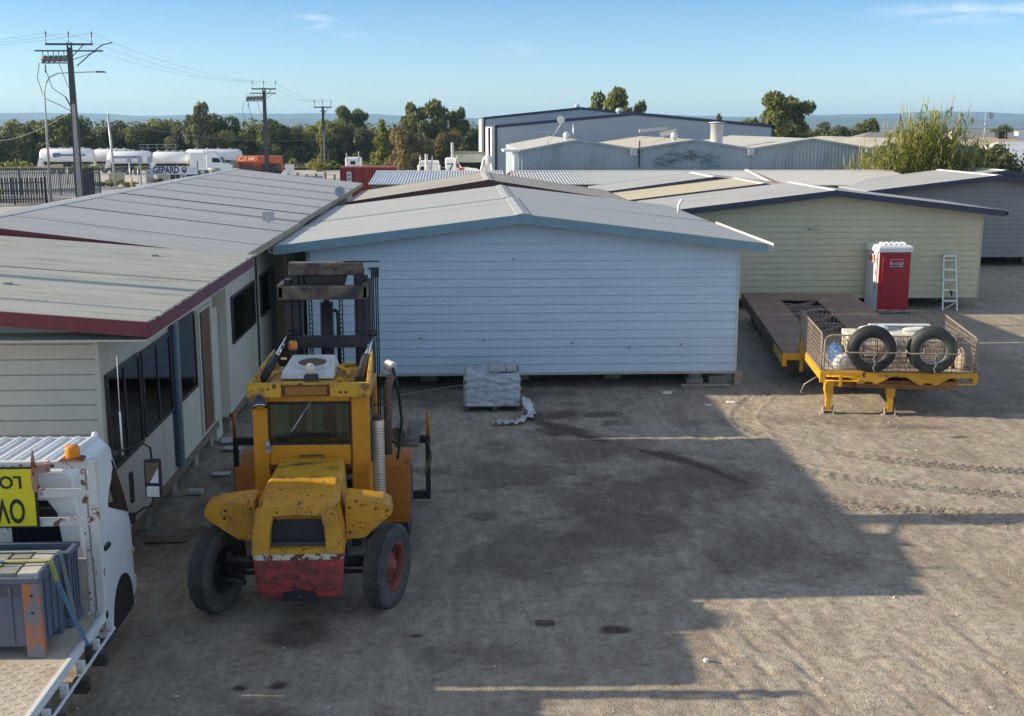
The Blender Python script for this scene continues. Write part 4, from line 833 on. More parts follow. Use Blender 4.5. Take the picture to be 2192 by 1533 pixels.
# cab
cb = MB(); YB, YF = 1.18, 2.62
for s0, s1 in ((-.80, -.585), (.53, .79)): cb.box(s0, s1, YB, YB + .09, 1.05, 2.60)
cb.box(-.585, .53, YB + .01, YB + .08, 1.60, 1.90); cb.box(-.585, .53, YB + .012, YB + .08, 2.50, 2.60)
for s0, s1 in ((-.80, -.72), (.71, .79)):
    cb.box(s0, s1, YF - .08, YF, 1.05, 2.6); cb.box(s0, s1, YB + .092, YF - .082, 1.05, 1.55); cb.box(s0, s1, YB + .092, YF - .082, 2.5, 2.6)
cb.box(-.715, .705, YF - .06, YF, 1.05, 1.5)
cab = cb.build('cab', MT['yellow_cab'], fk, .02)
cb = MB(); cb.box(-.60, .545, YB - .006, YB + .008, 1.56, 1.62); cb.box(.535, .548, YB - .006, YB + .0, 1.62, 2.56); cb.build('panel_gap', MT['brown_box'], cab)
cb = MB()
for a, b, c, d in ((-.60, -.565, 1.90, 2.50), (.495, .53, 1.90, 2.50), (-.565, .495, 1.90, 1.93), (-.565, .495, 2.47, 2.50)): cb.box(a, b, YB + .002, YB + .05, c, d)
seal = cb.build('rear_window', MT['black_rubber'], cab, .01)
cb = MB(); cb.box(-.57, .50, YB + .022, YB + .028, 1.92, 2.48); cb.build('pane', MT['cab_glass'], seal)
for s in (-.765, .755):
    cb = MB(); cb.box(s - .003, s + .003, YB + .1, YF - .1, 1.56, 2.49); cb.build('side_glass', MT['cab_glass'], cab)
cb = MB(); cb.box(-.71, .70, YF - .035, YF - .03, 1.52, 2.55); cb.build('windscreen', MT['cab_glass'], cab)
cb = MB(); cb.box(-.26, .24, 1.5, 2.0, 1.25, 1.42); cb.box(-.26, .24, 1.45, 1.56, 1.42, 2.0); cb.tube([(0, 2.5, 1.4), (0, 2.25, 1.75)], .03, 8); cb.lathe([(.17, 0), (.19, .015), (.17, .03)], (0, 2.22, 1.78), (0, -.5, .8), 20); cb.build('seat', MT['black_plastic'], cab, .03)
cb = MB(); cb.tube([(.02, YB - .01, 2.545), (-.12, YB - .02, 2.33)], .006, 6); cb.tube([(-.12, YB - .02, 2.33), (-.28, YB - .012, 2.09)], .012, 6); cb.build('wiper', MT['grey_metal'], cab)
cb = MB(); cb.tube([(-.60, YB - .03, 1.86), (-.60, YB - .03, 1.97)], .03, 8); cb.box(-.63, -.56, YB - .03, YB, 1.80, 1.88); cb.build('hinge', MT['grey_metal'], cab)
# roof: pan with raised flared side rails
cb = MB(); cb.box(-.72, .70, YB, 2.75, 2.602, 2.68); cb.box(-.84, -.375, YB - .13, YB - .06, 2.595, 2.79); cb.box(.275, .82, YB - .13, YB - .06, 2.595, 2.79); cb.box(-.375, .275, YB - .058, YB - .01, 2.602, 2.79); cb.box(-.375, .275, YB - .13, YB - .06, 2.765, 2.79)
for s, a in ((-1, .84), (1, .82)):
    cb.hexa([(s * a, YB - .055, 2.60), (s * (a - .09), YB - .055, 2.60), (s * (a - .17), 2.85, 2.62), (s * (a - .09), 2.85, 2.62), (s * a, YB - .055, 2.79), (s * (a - .05), YB - .055, 2.80), (s * (a - .13), 2.85, 2.92), (s * (a - .09), 2.85, 2.92)])
cb.hexa([(-.82, YB - .055, 2.70), (.80, YB - .055, 2.70), (.80, YB + .25, 2.70), (-.82, YB + .25, 2.70), (-.82, YB - .055, 2.78), (.80, YB - .055, 2.78), (.80, YB + .25, 2.715), (-.82, YB + .25, 2.715)])
roof_f = cb.build('cab_roof', MT['yellow_top'], fk, .012)
cb = MB(); cb.box(-.37, .27, YB - .12, YB - .062, 2.612, 2.762); cb.build('lamp_box', MT['brown_box'], roof_f)
cb = MB()
for i in range(26): cb.box(-.31 + i * .0205, -.31 + i * .0205 + .017, YB - .134, YB - .121, 2.635, 2.742)
cb.box(-.32, .23, YB - .128, YB - .1205, 2.628, 2.748); cb.build('rear_lamp', MT['amber_dull'], roof_f)
cb = MB()
for s in (0, 1): cb.box(.40 + s * .07, .44 + s * .07, YB - .133, YB - .13, 2.65, 2.68)
cb.build('scratch_mark', MT['brown_box'], roof_f)
cb = MB(); cb.lathe([(0, -.07), (.07, -.06), (.10, 0), (.10, .03), (.08, .035)], (-.665, YB - .17, 2.52), (.1, -.5, -.75), 16); cb.box(-.70, -.63, YB - .15, YB - .1, 2.56, 2.64); lp = cb.build('rear_work_lamp', M('dark_blue_lamp', (.04, .05, .10), .4), fk)
cb = MB(); cb.lathe([(.098, .034), (.106, .04), (.098, .05), (0, .042)], (-.665, YB - .17, 2.52), (.1, -.5, -.75), 16); cb.build('lens', MT['chrome'], lp)
cb = MB(); cb.hexa([(-.10, YB - .02, 2.78), (.13, YB - .02, 2.78), (.11, YB + .14, 2.78), (-.08, YB + .14, 2.78), (-.08, YB, 2.88), (.11, YB, 2.88), (.09, YB + .12, 2.88), (-.06, YB + .12, 2.88)]); lb = cb.build('lamp_base', MT['black_plastic'], roof_f, .01)
cb = MB(); cb.ball((.0, YB + .05, 2.955), .068, 14, (1, 1, 1.2)); cb.build('lamp_globe', M('cream_globe', (.66, .58, .50), .35), lb)
# air conditioner on the roof
cb = MB(); cb.hexa([(-.50, 1.72, 2.70), (.27, 1.72, 2.70), (.27, 2.6, 2.70), (-.50, 2.6, 2.70), (-.48, 1.80, 2.80), (.25, 1.80, 2.80), (.20, 2.55, 2.90), (-.42, 2.55, 2.90)]); ac = cb.build('air_conditioner', MT['ac_white'], roof_f, .03, 3)
nn = Vector((0, -.10, .75)).normalized()
cb = MB(); cb.lathe([(.245, 0), (.245, .035), (.21, .035), (.20, .008)], (-.08, 2.12, 2.845), nn, 32); cb.build('fan_ring', MT['ac_white'], ac)
cb = MB(); cb.lathe([(0, .012), (.205, .012)], (-.08, 2.12, 2.845), nn, 32); cb.build('fan_well', MT['brown_box'], ac)
cb = MB()
for i in range(13):
    x = -.19 + i * .0317; l = math.sqrt(max(0, .205 ** 2 - x * x)); cb.bar((-.08 + x, 2.12 - l, 2.868 - l * .133), (-.08 + x, 2.12 + l, 2.868 + l * .133), .010, .008)
cb.build('fan_grille', M('brown_wire', (.30, .24, .17), .6), ac)
cb = MB(); cb.lathe([(.062, 0), (.062, .03), (.058, .035)], (-.43, 2.66, 2.93), (0, 0, 1), 16); cb.tube([(-.43, 2.66, 2.70), (-.43, 2.66, 2.93)], .03, 8); bk = cb.build('beacon', MT['black_plastic'], roof_f)
cb = MB(); cb.lathe([(.062, .032), (.068, .05), (.06, .13), (.045, .15), (0, .155)], (-.43, 2.66, 2.93), (0, 0, 1), 18); cb.build('amber_dome', MT['amber'], bk)
# tilt cylinders and rubble of fittings on the roof
for s, x0, x1 in ((-1, -.74, -.60), (1, .62, .69)):
    cb = MB(); cb.tube([(x0, 1.65, 2.70), (x0 + (x1 - x0) * .5, 2.5, 2.86)], .065, 12); tcy = cb.build('tilt_cylinder', MT['black_rubber'] if s < 0 else MT['greasy'], fk)
    cb = MB(); cb.tube([(x0 + (x1 - x0) * .5, 2.48, 2.857), (x1, 3.45, 3.03)], .034, 10); cb.build('rod', MT['chrome'], tcy)
    cb = MB(); cb.lathe([(.05, -.05), (.06, 0), (.05, .05)], (x1, 3.48, 3.04), (1, 0, 0), 12); cb.build('rod_eye', MT['greasy'], tcy)
for pc in ([(.35, 2.2, 2.72), (.5, 1.75, 2.76), (.36, 1.5, 2.72)], [(.45, 2.5, 2.74), (.30, 2.1, 2.80), (.5, 1.9, 2.76)], [(-.62, 1.5, 2.70), (-.55, 1.6, 2.84), (-.5, 2.0, 2.74)], [(.30, 1.45, 2.70), (.36, 1.45, 2.77), (.42, 1.5, 2.70)], [(.22, 2.25, 2.74), (.36, 2.3, 2.80), (.52, 2.35, 2.78)]):
    cb = MB(); cb.tube(pc, .024, 6); cb.build('roof_pipe', MT['yellow_top'], roof_f)
# exhaust
cb = MB(); cb.tube([(.86, 1.62, .95), (.86, 1.62, 2.14)], .098, 22, cap=False); cb.lathe([(.098, 0), (.09, 0)], (.86, 1.62, 2.14), (0, 0, 1), 22); gd = cb.build('exhaust_guard', MT['guard'], fk)
cb = MB()
for i in range(26):
    for j in range(11):
        a = R(-170 + j * 15 + (i % 2) * 7.5); cb.lathe([(0, .1005), (.0085, .1005)], (.86, 1.62, 1.0 + i * .041), (math.cos(a), math.sin(a), 0), 5)
cb.build('guard_holes', MT['near_black'], gd)
cb = MB(); cb.tube([(.86, 1.62, .9), (.86, 1.62, 2.2)], .07, 14); cb.build('muffler', MT['exhaust'], fk)
cb = MB(); cb.tube([(1.0, 1.75, 1.6), (1.0, 1.75, 2.44), (1.01, 1.79, 2.57), (1.03, 1.88, 2.64), (1.04, 1.98, 2.66)], .058, 14); cb.tube([(.80, 1.72, 2.33), (1.0, 1.70, 2.33)], .014, 6); cb.tube([(.80, 1.72, 2.0), (1.0, 1.70, 2.0)], .014, 6); cb.build('exhaust_pipe', MT['exhaust'], fk)
cb = MB(); cb.tube([(1.06, 2.2, 2.75), (1.12, 2.45, 2.35), (1.16, 2.5, 1.9), (1.13, 2.4, 1.55), (1.1, 2.2, 1.4)], .022, 8); cb.build('hose', MT['black_rubber'], fk)
cb = MB(); cb.lathe([(.04, -.08), (.07, -.06), (.085, .06), (.09, .07), (0, .06)], (1.0, 2.35, 2.76), (.75, -.5, -.35), 16); cb.tube([(.85, 2.4, 2.6), (.97, 2.38, 2.75)], .02, 6); cb.build('front_work_lamp', M('white_lamp_shell', (.62, .62, .60), .4), fk)
# drive wheels, fenders
for s in (-1, 1):
    for q in (.82, 1.13): wheel(fk, (s * q, 2.92, .60), (s, 0, 0), .61, .26, name='drive_wheel')
    cb = MB(); n = 10; r = .72
    pts = [(2.92 - r * math.cos(R(-18 + 118 * i / n)), .62 + r * math.sin(R(-18 + 118 * i / n))) for i in range(n + 1)]
    for i in range(n):
        (ya, za), (yb_, zb_) = pts[i], pts[i + 1]; sh = .93
        ya2, za2, yb2, zb2 = [2.92 + (ya - 2.92) * sh, .62 + (za - .62) * sh, 2.92 + (yb_ - 2.92) * sh, .62 + (zb_ - .62) * sh]
        x0, x1 = (s * .70, s * 1.27); cb.hexa([(x0, ya2, za2), (x1, ya2, za2), (x1, yb2, zb2), (x0, yb2, zb2), (x0, ya, za), (x1, ya, za), (x1, yb_, zb_), (x0, yb_, zb_)])
    cb.box(min(s * .70, s * 1.27), max(s * .70, s * 1.27), 2.18, 2.21, .72, 1.30); cb.build('fender', MT['orange'], fk, .006)
# mast
ms = MB()
for s in (-1, 1):
    ms.box(min(s * .655, s * .56), max(s * .655, s * .56), 3.50, 3.70, .15, 3.88); ms.box(min(s * .557, s * .45), max(s * .557, s * .45), 3.55, 3.74, .2, 4.04)
    ms.box(min(s * .445, s * .40), max(s * .445, s * .40), 3.60, 3.72, .2, 4.0)
mast = ms.build('mast', MT['steel_black'], fk, .006)
for a in ((-.64, .64, 3.40, 3.49, 2.83, 3.02), (-.66, .66, 3.42, 3.49, .5, .75)): ms = MB(); ms.box(*a); ms.build('mast_crossmember', MT['steel_black'], mast, .008)
ms = MB(); ms.box(-.72, .63, 3.26, 3.48, 3.60, 3.80); ms.box(-.72, -.64, 3.26, 3.7, 3.62, 3.84); ms.box(.56, .64, 3.26, 3.7, 3.62, 3.84); ms.build('upper_crossmember', MT['mast_worn'], mast, .012)
ms = MB(); ms.box(-.59, .54, 3.52, 3.76, 3.94, 4.13); ms.build('top_crossmember', MT['mast_worn'], mast, .012)
ms = MB(); ms.prism([(-.36, 3.93), (.30, 3.93), (.24, 3.72), (.18, 3.66), (-.24, 3.66), (-.30, 3.72)], lambda u, v, w: (u, w, v), 3.56, 3.70); ms.build('chain_yoke', M('dark_brown_steel', (.035, .024, .02), .6), mast)
for x in (-.28, .19):
    ms = MB(); z = .6
    while z < 3.7: ms.box(x - .032, x - .012, 3.60, 3.63, z, z + .05); ms.box(x + .012, x + .032, 3.60, 3.63, z, z + .05); ms.box(x - .03, x + .03, 3.605, 3.625, z + .05, z + .066); z += .07
    ms.build('lift_chain', MT['greasy'], mast)
ms = MB(); ms.tube([(-.03, 3.62, .3), (-.03, 3.62, 3.52)], .105, 18); lc = ms.build('lift_cylinder', MT['near_black'], mast)
ms = MB(); ms.tube([(-.03, 3.62, 3.52), (-.03, 3.62, 3.60)], .045, 12); ms.build('rod', MT['chrome'], lc)
ms = MB(); ms.tube([(.08, 3.58, 3.40), (.14, 3.58, 3.36), (.15, 3.58, 3.2), (.15, 3.58, 2.4)], .03, 8); ms.build('hose', MT['black_rubber'], lc)
ms = MB()
for k, x in enumerate((.675, .70, .735, .765)): ms.tube([(x, 3.62, 1.2), (x, 3.62, 3.95), (x - .02, 3.65, 4.04), (x - .06, 3.66, 4.02)], .011, 6)
ms.build('mast_hoses', MT['black_rubber'], mast)
ms = MB(); ms.box(.25, .80, 3.57, 3.63, 4.135, 4.155); ms.box(.69, .79, 3.56, 3.66, 3.90, 4.05); ms.box(.56, .62, 3.5, 3.6, 3.86, 3.94); ms.build('hose_bracket', MT['near_black'], mast)
# carriage: wide black frame with orange end posts
ms = MB(); ms.box(-1.72, 1.52, 4.35, 4.45, 1.03, 1.15); ms.box(-1.72, -1.64, 4.35, 4.45, .06, 1.03); ms.box(1.44, 1.52, 4.35, 4.45, .06, 1.03); ms.box(-1.64, 1.44, 4.36, 4.44, .06, .20)
for x in (-.6, .5): ms.box(x - .06, x + .06, 4.2, 4.34, .2, 1.1)
ms.box(-.6, .5, 3.76, 4.2, .4, .8); cr = ms.build('carriage', MT['near_black'], fk, .008)
ms = MB()
for x in (-.55, .45): ms.hexa([(x - .08, 4.46, .05), (x + .08, 4.46, .05), (x + .06, 6.2, .05), (x - .06, 6.2, .05), (x - .08, 4.46, .11), (x + .08, 4.46, .11), (x + .06, 6.2, .07), (x - .06, 6.2, .07)]); ms.box(x - .08, x + .08, 4.452, 4.52, .111, .9)
ms.build('forks', MT['greasy'], cr)
for x in (-1.69, 1.49):
    ms = MB(); ms.tube([(x, 4.4, 1.152), (x, 4.4, 1.58)], .032, 10); ms.build('marker_post', MT['orange_post'], cr)
ms = MB(); ms.grid(lambda u, v: (1.47 + .05 * math.sin(u * 5) + .03 * v, 4.30 - .22 * v * (1 - .5 * u) + .02 * math.sin(v * 6), 1.10 - .58 * u - .06 * v * math.sin(u * 3)), 10, 5); ms.build('flag', MT['flag'], cr)
ms = MB(); ms.tube([(1.04, 3.55, 1.40), (1.10, 4.35, 1.35)], .10, 18, cap=False); ms.lathe([(.09, 0), (.135, -.005), (.135, -.04), (.09, -.04), (.075, 0)], (1.04, 3.52, 1.40), (.08, 1, -.06), 20); ms.lathe([(0, .02), (.08, .02)], (1.04, 3.52, 1.40), (.08, 1, -.06), 20); ms.box(.98, 1.36, 3.5, 4.5, 1.20, 1.25); ms.build('air_tube', M('brown_tube', (.16, .11, .08), .7), fk)
ms = MB(); ms.hexa([(.95, 3.7, 1.252), (1.30, 3.7, 1.252), (1.45, 4.9, 1.252), (1.12, 4.9, 1.252), (.95, 3.7, 1.28), (1.30, 3.7, 1.28), (1.45, 4.9, 1.28), (1.12, 4.9, 1.28)]); ms.build('platform_plate', M('grey_plate', (.15, .14, .13), .8), fk)

# ------------------------------------------------------------------ tray truck lower left (faces away)
tk = thing('tray_truck', 'white tray truck with ribbed cab roof, headboard and upside down yellow sign, at lower left', 'truck', (-5.0, 12.1, 0))
cbm = MB()
def cabring(y, zb, zs, zt, hw, rw):
    return [(-hw, y, zb), (-hw, y, zs), (-rw - .03, y, zt - .10), (-rw + .06, y, zt), (rw - .06, y, zt), (rw + .03, y, zt - .10), (hw, y, zs), (hw, y, zb)]
YR, YE = .26, 2.0
HW = .86
loft(cbm, [cabring(YR, .55, 1.55, 2.54, .85, .74), cabring(YR + .25, .5, 1.55, 2.57, HW, .75), cabring(YE - .45, .42, 1.52, 2.56, HW, .73), cabring(YE - .22, .40, 1.50, 2.47, HW, .70), cabring(YE, .38, 1.35, 1.60, .85, .74), cabring(YE + .06, .36, .9, 1.2, .83, .77)])
cab_t = cbm.build('cab', MT['truck_white'], tk, .05, 3)
cbm = MB()
for i in range(8):
    x = -.62 + i * .17; cbm.hexa([(x - .04, YR + .10, 2.54), (x + .04, YR + .10, 2.54), (x + .10, YE - .46, 2.54), (x + .02, YE - .46, 2.54), (x - .022, YR + .13, 2.60), (x + .022, YR + .13, 2.60), (x + .08, YE - .50, 2.593), (x + .035, YE - .50, 2.593)])
cbm.build('roof_ribs', MT['truck_white'], cab_t, .012)
# side glass sits proud of the sloping side: quads on the two sides
for s in (-1, 1):
    cbm = MB(); f = lambda y, z: s * (HW + .005 - .105 * max(0, z - 1.54) / .80)
    q = [(YR + .94, 1.80), (YE - .13, 1.52), (YE - .20, 1.85), (YE - .33, 2.24), (YR + 1.04, 2.34)]
    cbm.add([(f(y, z) + s * .008, y, z) for y, z in q] + [(f(y, z) - s * .02, y, z) for y, z in q], [(0, 1, 2, 3, 4), (9, 8, 7, 6, 5)] + [(k, (k + 1) % 5, 5 + (k + 1) % 5, 5 + k) for k in range(5)])
    dw = cbm.build('side_window', M('truck_side_glass', (.018, .03, .026), .06, var=.3, scale=5, spec=.8), cab_t)
    cbm = MB(); cbm.box(min(s * .858, s * .866), max(s * .858, s * .866), YR + .48, YR + .495, .75, 1.56); cbm.box(min(s * .86, s * .90), max(s * .86, s * .90), YR + .56, YR + .74, 1.40, 1.45); cbm.build('door_line', MT['black_plastic'], cab_t)
for a, b, c, d, sk in ((.08, .62, 1.62, 2.20, .14), (-.62, -.10, 1.62, 2.20, -.14)):
    cbm = MB(); poly = [(a, c), (b, c), (b - max(sk, 0) * .3, d - .14), (b - max(sk, 0), d), (a - min(sk, 0), d), (a - min(sk, 0) * .3, d - .14)]
    cbm.prism(poly, lambda u, v, w: (u, w, v), YR - .012, YR + .01); cbm.build('rear_window', M('truck_rear_glass', (.012, .014, .02), .08, var=.1), cab_t)
cbm = MB(); cbm.prism([(-.72, 1.62), (.72, 1.62), (.66, 2.26), (-.66, 2.26)], lambda u, v, w: (u, YE - .2 + (1.6 - v) * .28 + .21 + w, v), 0, .012); cbm.build('windscreen', MT['cab_glass'], cab_t)
cbm = MB(); cbm.box(-.84, .84, YE + .0, YE + .14, .40, .62); cbm.box(-.80, .80, YR + .1, YE - .1, .46, .56); cbm.build('bumper', MT['truck_frame'], cab_t, .03)
cbm = MB(); cbm.lathe([(0, .02), (.05, .0), (.07, -.03)], (.86, YE + .0, .98), (1, .3, 0), 12); cbm.build('side_indicator', M('orange_white_lens', (.55, .28, .18), .3), cab_t)
cbm = MB(); cbm.ball((.62, YE - .42, 2.575), .045, 8); cbm.build('roof_marker', MT['truck_white'], cab_t)
# mirror on its arm, right side
cbm = MB(); cbm.tube([(.72, YE - .2, 2.26), (.88, YE - .02, 2.30), (1.05, YE + .06, 2.33), (1.13, YE + .06, 2.28), (1.14, YE + .06, 2.12)], .016, 8); cbm.lathe([(.05, -.05), (.06, .02), (.03, .06)], (.74, YE - .2, 2.27), (1, .5, 0), 10)
mirror = cbm.build('mirror', MT['black_plastic'], tk, .01)
cbm = MB(); cbm.tube([(.84, YE - .02, 1.38), (1.0, YE + .06, 1.50), (1.10, YE + .06, 1.52), (1.14, YE + .06, 1.66)], .014, 8); cbm.box(.82, .90, YE - .03, YE + .05, 1.32, 1.45); cbm.build('mirror_arm', MT['black_plastic'], mirror)
cbm = MB(); loft(cbm, [[(1.040, YE + .02, 1.64), (1.250, YE + .00, 1.64), (1.255, YE + .0, 2.13), (1.040, YE + .02, 2.12)], [(1.040, YE + .1, 1.63), (1.250, YE + .08, 1.63), (1.255, YE + .08, 2.14), (1.040, YE + .1, 2.13)]]); cbm.build('mirror_shell', MT['black_plastic'], mirror, .025, 3)
for z0, z1 in ((1.84, 2.10), (1.66, 1.80)):
    cbm = MB(); cbm.add([(1.065, YE + .012, z0), (1.225, YE - .004, z0), (1.228, YE - .004, z1), (1.065, YE + .012, z1)], [(0, 1, 2, 3)]); cbm.build('mirror_glass', MT['mirror'], mirror)
cbm = MB(); cbm.box(.86, .90, YE - .02, YE + .08, 1.58, 1.98); cbm.build('pillar_mirror', MT['black_plastic'], cab_t, .015)
cbm = MB(); cbm.tube([(.80, YE + .02, 2.20), (.80, YE + .02, 2.75)], .012, 8); cbm.tube([(.80, YE + .02, 2.75), (.805, YE + .03, 3.45)], .004, 6); cbm.build('aerial', MT['white_trim'], tk)
for s in (-1, 1):
    wheel(tk, (s * .58, YE - .55, .38), (s, 0, 0), .38, .22, rim=MT['sheer_dark']); wheel(tk, (s * .80, -2.6, .40), (s, 0, 0), .40, .22, rim=MT['grey_metal'])
    cbm = MB(); n = 14; pts = [(YE - .55 + .40 * math.cos(math.pi * k / n), .44 + .42 * math.sin(math.pi * k / n)) for k in range(n + 1)] + [(YE - .95, .30), (YE - .15, .30)]
    cbm.prism(pts, lambda u, v, w: (s * w, u, v), .70, .868)
    cbm.build('arch_dark_block', MT['near_black'], tk)  # solid black block painted as the shaded hollow of the arch
cbm = MB(); cbm.box(-.80, -.35, .12, .252, .50, 1.86); cbm.build('cab_gap_sun_block', MT['black_plastic'], tk, .01)  # box added to stop sunlight between headboard and cab
cbm = MB(); cbm.box(-.45, -.30, -4.0, 1.8, .55, .75); cbm.box(.30, .45, -4.0, 1.8, .55, .75); cbm.build('chassis', MT['sheer_dark'], tk)
# tray
cbm = MB(); cbm.box(-1.08, 1.05, -4.2, -.02, .94, .985); cbm.box(-1.0, 1.0, -4.2, .0, .80, .935); tray = cbm.build('tray', MT['checker'], tk)
cbm = MB(); k = 0
for i in range(26):
    for j in range(22):
        x = -1.03 + i * .08; y = -2.9 + j * .08
        a = .6 if (i + j) % 2 else -.6; dx_, dy_ = .026 * math.cos(a), .026 * math.sin(a)
        cbm.bar((x - dx_, y - dy_, .986), (x + dx_, y + dy_, .986), .010, .006)
cbm.build('checker_ribs', MT['checker'], tray)
cbm = MB(); cbm.box(1.05, 1.10, -4.2, .1, .90, 1.0); cbm.tube([(1.17, -4.2, .80), (1.17, .05, .80)], .018, 8)
for i in range(9): y = -4.0 + i * .5; cbm.box(1.10, 1.18, y - .02, y + .02, .78, .92)
cbm.build('side_rail', MT['truck_frame'], tray, .006)
for y in (-.55, -1.15, -1.9, -2.6): cbm = MB(); cbm.lathe([(.0, -.05), (.045, -.05), (.045, .05), (0, .05)], (1.22, y, .72), (1, 0, 0), 12); cbm.box(1.12, 1.26, y - .05, y + .05, .66, .80); cbm.build('strap_winch', MT['greasy'], tray)
for y0_, y1_ in ((-3.9, -3.0), (-2.1, .48)):  # boxes added on the unseen side to stop sun leaking under the tray
    cbm = MB(); cbm.box(-1.05, -.62, y0_, y1_, .30, .795); cbm.build('under_tray_sun_block', MT['grey_metal'], tray, .01)
# headboard
hb = MB(); HY = .06
for x in (1.055, -1.055): hb.box(x - .045, x + .045, HY - .05, HY + .05, .70, 2.71)
hb.box(.93, .98, HY - .04, HY + .04, .95, 2.60); hb.box(-.98, -.93, HY - .04, HY + .04, .95, 2.60)
for z in (2.62, 2.30, 1.98): hb.box(-1.01, 1.01, HY - .035, HY + .035, z, z + .085)
head = hb.build('headboard', MT['rusty_white'], tk, .008)
hb = MB(); hb.box(.72, 1.0, HY - .025, HY + .025, 1.0, 1.60); hb.build('checker_panel', MT['checker'], head)
hb = MB()
for i in range(10):
    for j in range(22):
        x = .735 + i * .028; z = 1.02 + j * .0265; a = .8 if (i + j) % 2 else -.8; hb.bar((x - .009 * math.cos(a), HY - .027, z - .009 * math.sin(a)), (x + .009 * math.cos(a), HY - .027, z + .009 * math.sin(a)), .006, .006, (0, 1, 0))
hb.build('checker_ribs', MT['truck_frame'], head)
hb = MB(); hb.prism([(.46, 2.42), (.50, 2.40), (.53, 2.44), (.50, 2.70), (.485, 2.85), (.465, 2.72), (.455, 2.55)], lambda u, v, w: (u, w, v), HY - .14, HY - .10); hb.bar((.50, HY - .12, 2.64), (.63, HY - .06, 2.65), .05, .09); hb.build('rope_horn', M('rusty_bracket', (.34, .22, .17), .7, chip=(.18, .05, .03), clo=.5, chi=.56, cscale=10), head)
hb = MB(); hb.hexa([(.72, HY - .1, 2.715), (.98, HY - .1, 2.715), (.98, HY + .08, 2.715), (.72, HY + .08, 2.715), (.76, HY - .08, 2.745), (.96, HY - .08, 2.745), (.96, HY + .06, 2.745), (.76, HY + .06, 2.745)]); bc = hb.build('beacon', M('rust_mount', (.16, .06, .03), .8), head)
hb = MB(); hb.lathe([(.07, 0), (.075, .02), (.075, .105), (.065, .12), (0, .125)], (.86, HY - .01, 2.745), (0, 0, 1), 20); hb.build('amber_dome', MT['amber'], bc)
hb = MB(); hb.box(-.72, .48, HY - .075, HY - .055, 1.985, 2.655); sg = hb.build('sign_board', MT['sign_black'], head, .004)
hb = MB(); hb.box(-.70, .455, HY - .080, HY - .0755, 2.005, 2.635); hb.build('sign_face', MT['sign_yellow'], sg, .01)
UPS = FACE_CAM @ Matrix.Rotation(R(180), 4, 'Z')
lettering('OVERSIZE', .36, MT['sign_black'], sg, Matrix.Translation((-.11, HY - .083, 2.19)) @ UPS @ Matrix.Diagonal((.58, 1.05, 1, 1)), bold=.006, depth=.002)
lettering('LOAD AHEAD', .19, MT['sign_black'], sg, Matrix.Translation((-.25, HY - .083, 2.50)) @ UPS @ Matrix.Diagonal((.98, 1.0, 1, 1)), bold=.004, depth=.002)
hb = MB()
for i in range(12): hb.ball((-.66 + i * .1, HY - .068, 2.66), .012, 6); hb.ball((-.66 + i * .1, HY - .068, 1.98), .012, 6)
hb.build('rivets', MT['sign_black'], sg)

# plastic bins on the tray
def bin_(label, x0, x1, y0, y1, z0, z1, post=True):
    t = thing('pallet_bin', label, 'bin', ((x0 + x1) / 2, (y0 + y1) / 2, z0), group='blue grey plastic bins on the truck tray', world=True)
    zf = z0 + .12; th = .035
    mb = MB(); mb.box(x0, x1, y0, y0 + th, zf, z1 - .06); mb.box(x0, x1, y1 - th, y1, zf, z1 - .06); mb.box(x0, x0 + th, y0 + th, y1 - th, zf, z1 - .06); mb.box(x1 - th, x1, y0 + th, y1 - th, zf, z1 - .06); mb.box(x0 + th, x1 - th, y0 + th, y1 - th, zf, zf + .04)
    for i in range(1, 4):
        x = x0 + (x1 - x0) * i / 4; mb.box(x - .015, x + .015, y0 - .018, y0 - .001, zf + .02, z1 - .08)
    for i in range(1, 4):
        y = y0 + (y1 - y0) * i / 4; mb.box(x1 + .001, x1 + .018, y - .015, y + .015, zf + .02, z1 - .08)
    w = mb.build('wall', MT['bin'], t, .008)
    mb = MB(); e = .022
    for a, b, c, d in ((x0 - e, x1 + e, y0 - e, y0 + th), (x0 - e, x1 + e, y1 - th, y1 + e), (x0 - e, x0 + th, y0 + th, y1 - th), (x1 - th, x1 + e, y0 + th, y1 - th)): mb.box(a, b, c, d, z1 - .058, z1)
    mb.build('rim', MT['bin'], t, .008)
    mb = MB()
    for x in (x0, x1 - .14):
        for y in (y0 - .024, y1 - .12): mb = MB(); mb.box(x - .001, x + .141, y, y + .144, z0, zf - .001); mb.build('foot', MT['bin'], t, .01)
    if post:
        mb = MB(); mb.box(x1 - .15, x1 + .024, y0 - .026, y0 + .05, z0 + .002, z1 - .055); p = mb.build('corner_post', MT['bin_post'], t, .012)
        mb = MB()
        for z in (z1 - .18, z1 - .36): mb.lathe([(0, .0275), (.018, .0275)], (x1 - .06, y0, z), (0, -1, 0), 10)
        mb.build('bolt_hole', MT['near_black'], p)
    mb = MB(); mb.box(x0 + .05, x1 - .18, y0 - .004, y0 - .001, z1 - .20, z1 - .07); mb.build('vent_slots', M('bin_slot', (.07, .08, .11), .6), w)
    return t
bin_('front blue grey plastic bin loaded with pavers, with an orange scuffed corner post', -5.30, -4.20, 11.05, 11.72, .985, 1.83)
bin_('rear blue grey plastic bin squeezed between the paver bin and the headboard', -5.25, -4.13, 11.76, 12.06, .985, 1.83, False)
pv = []
rr = random.Random(12); n = 0
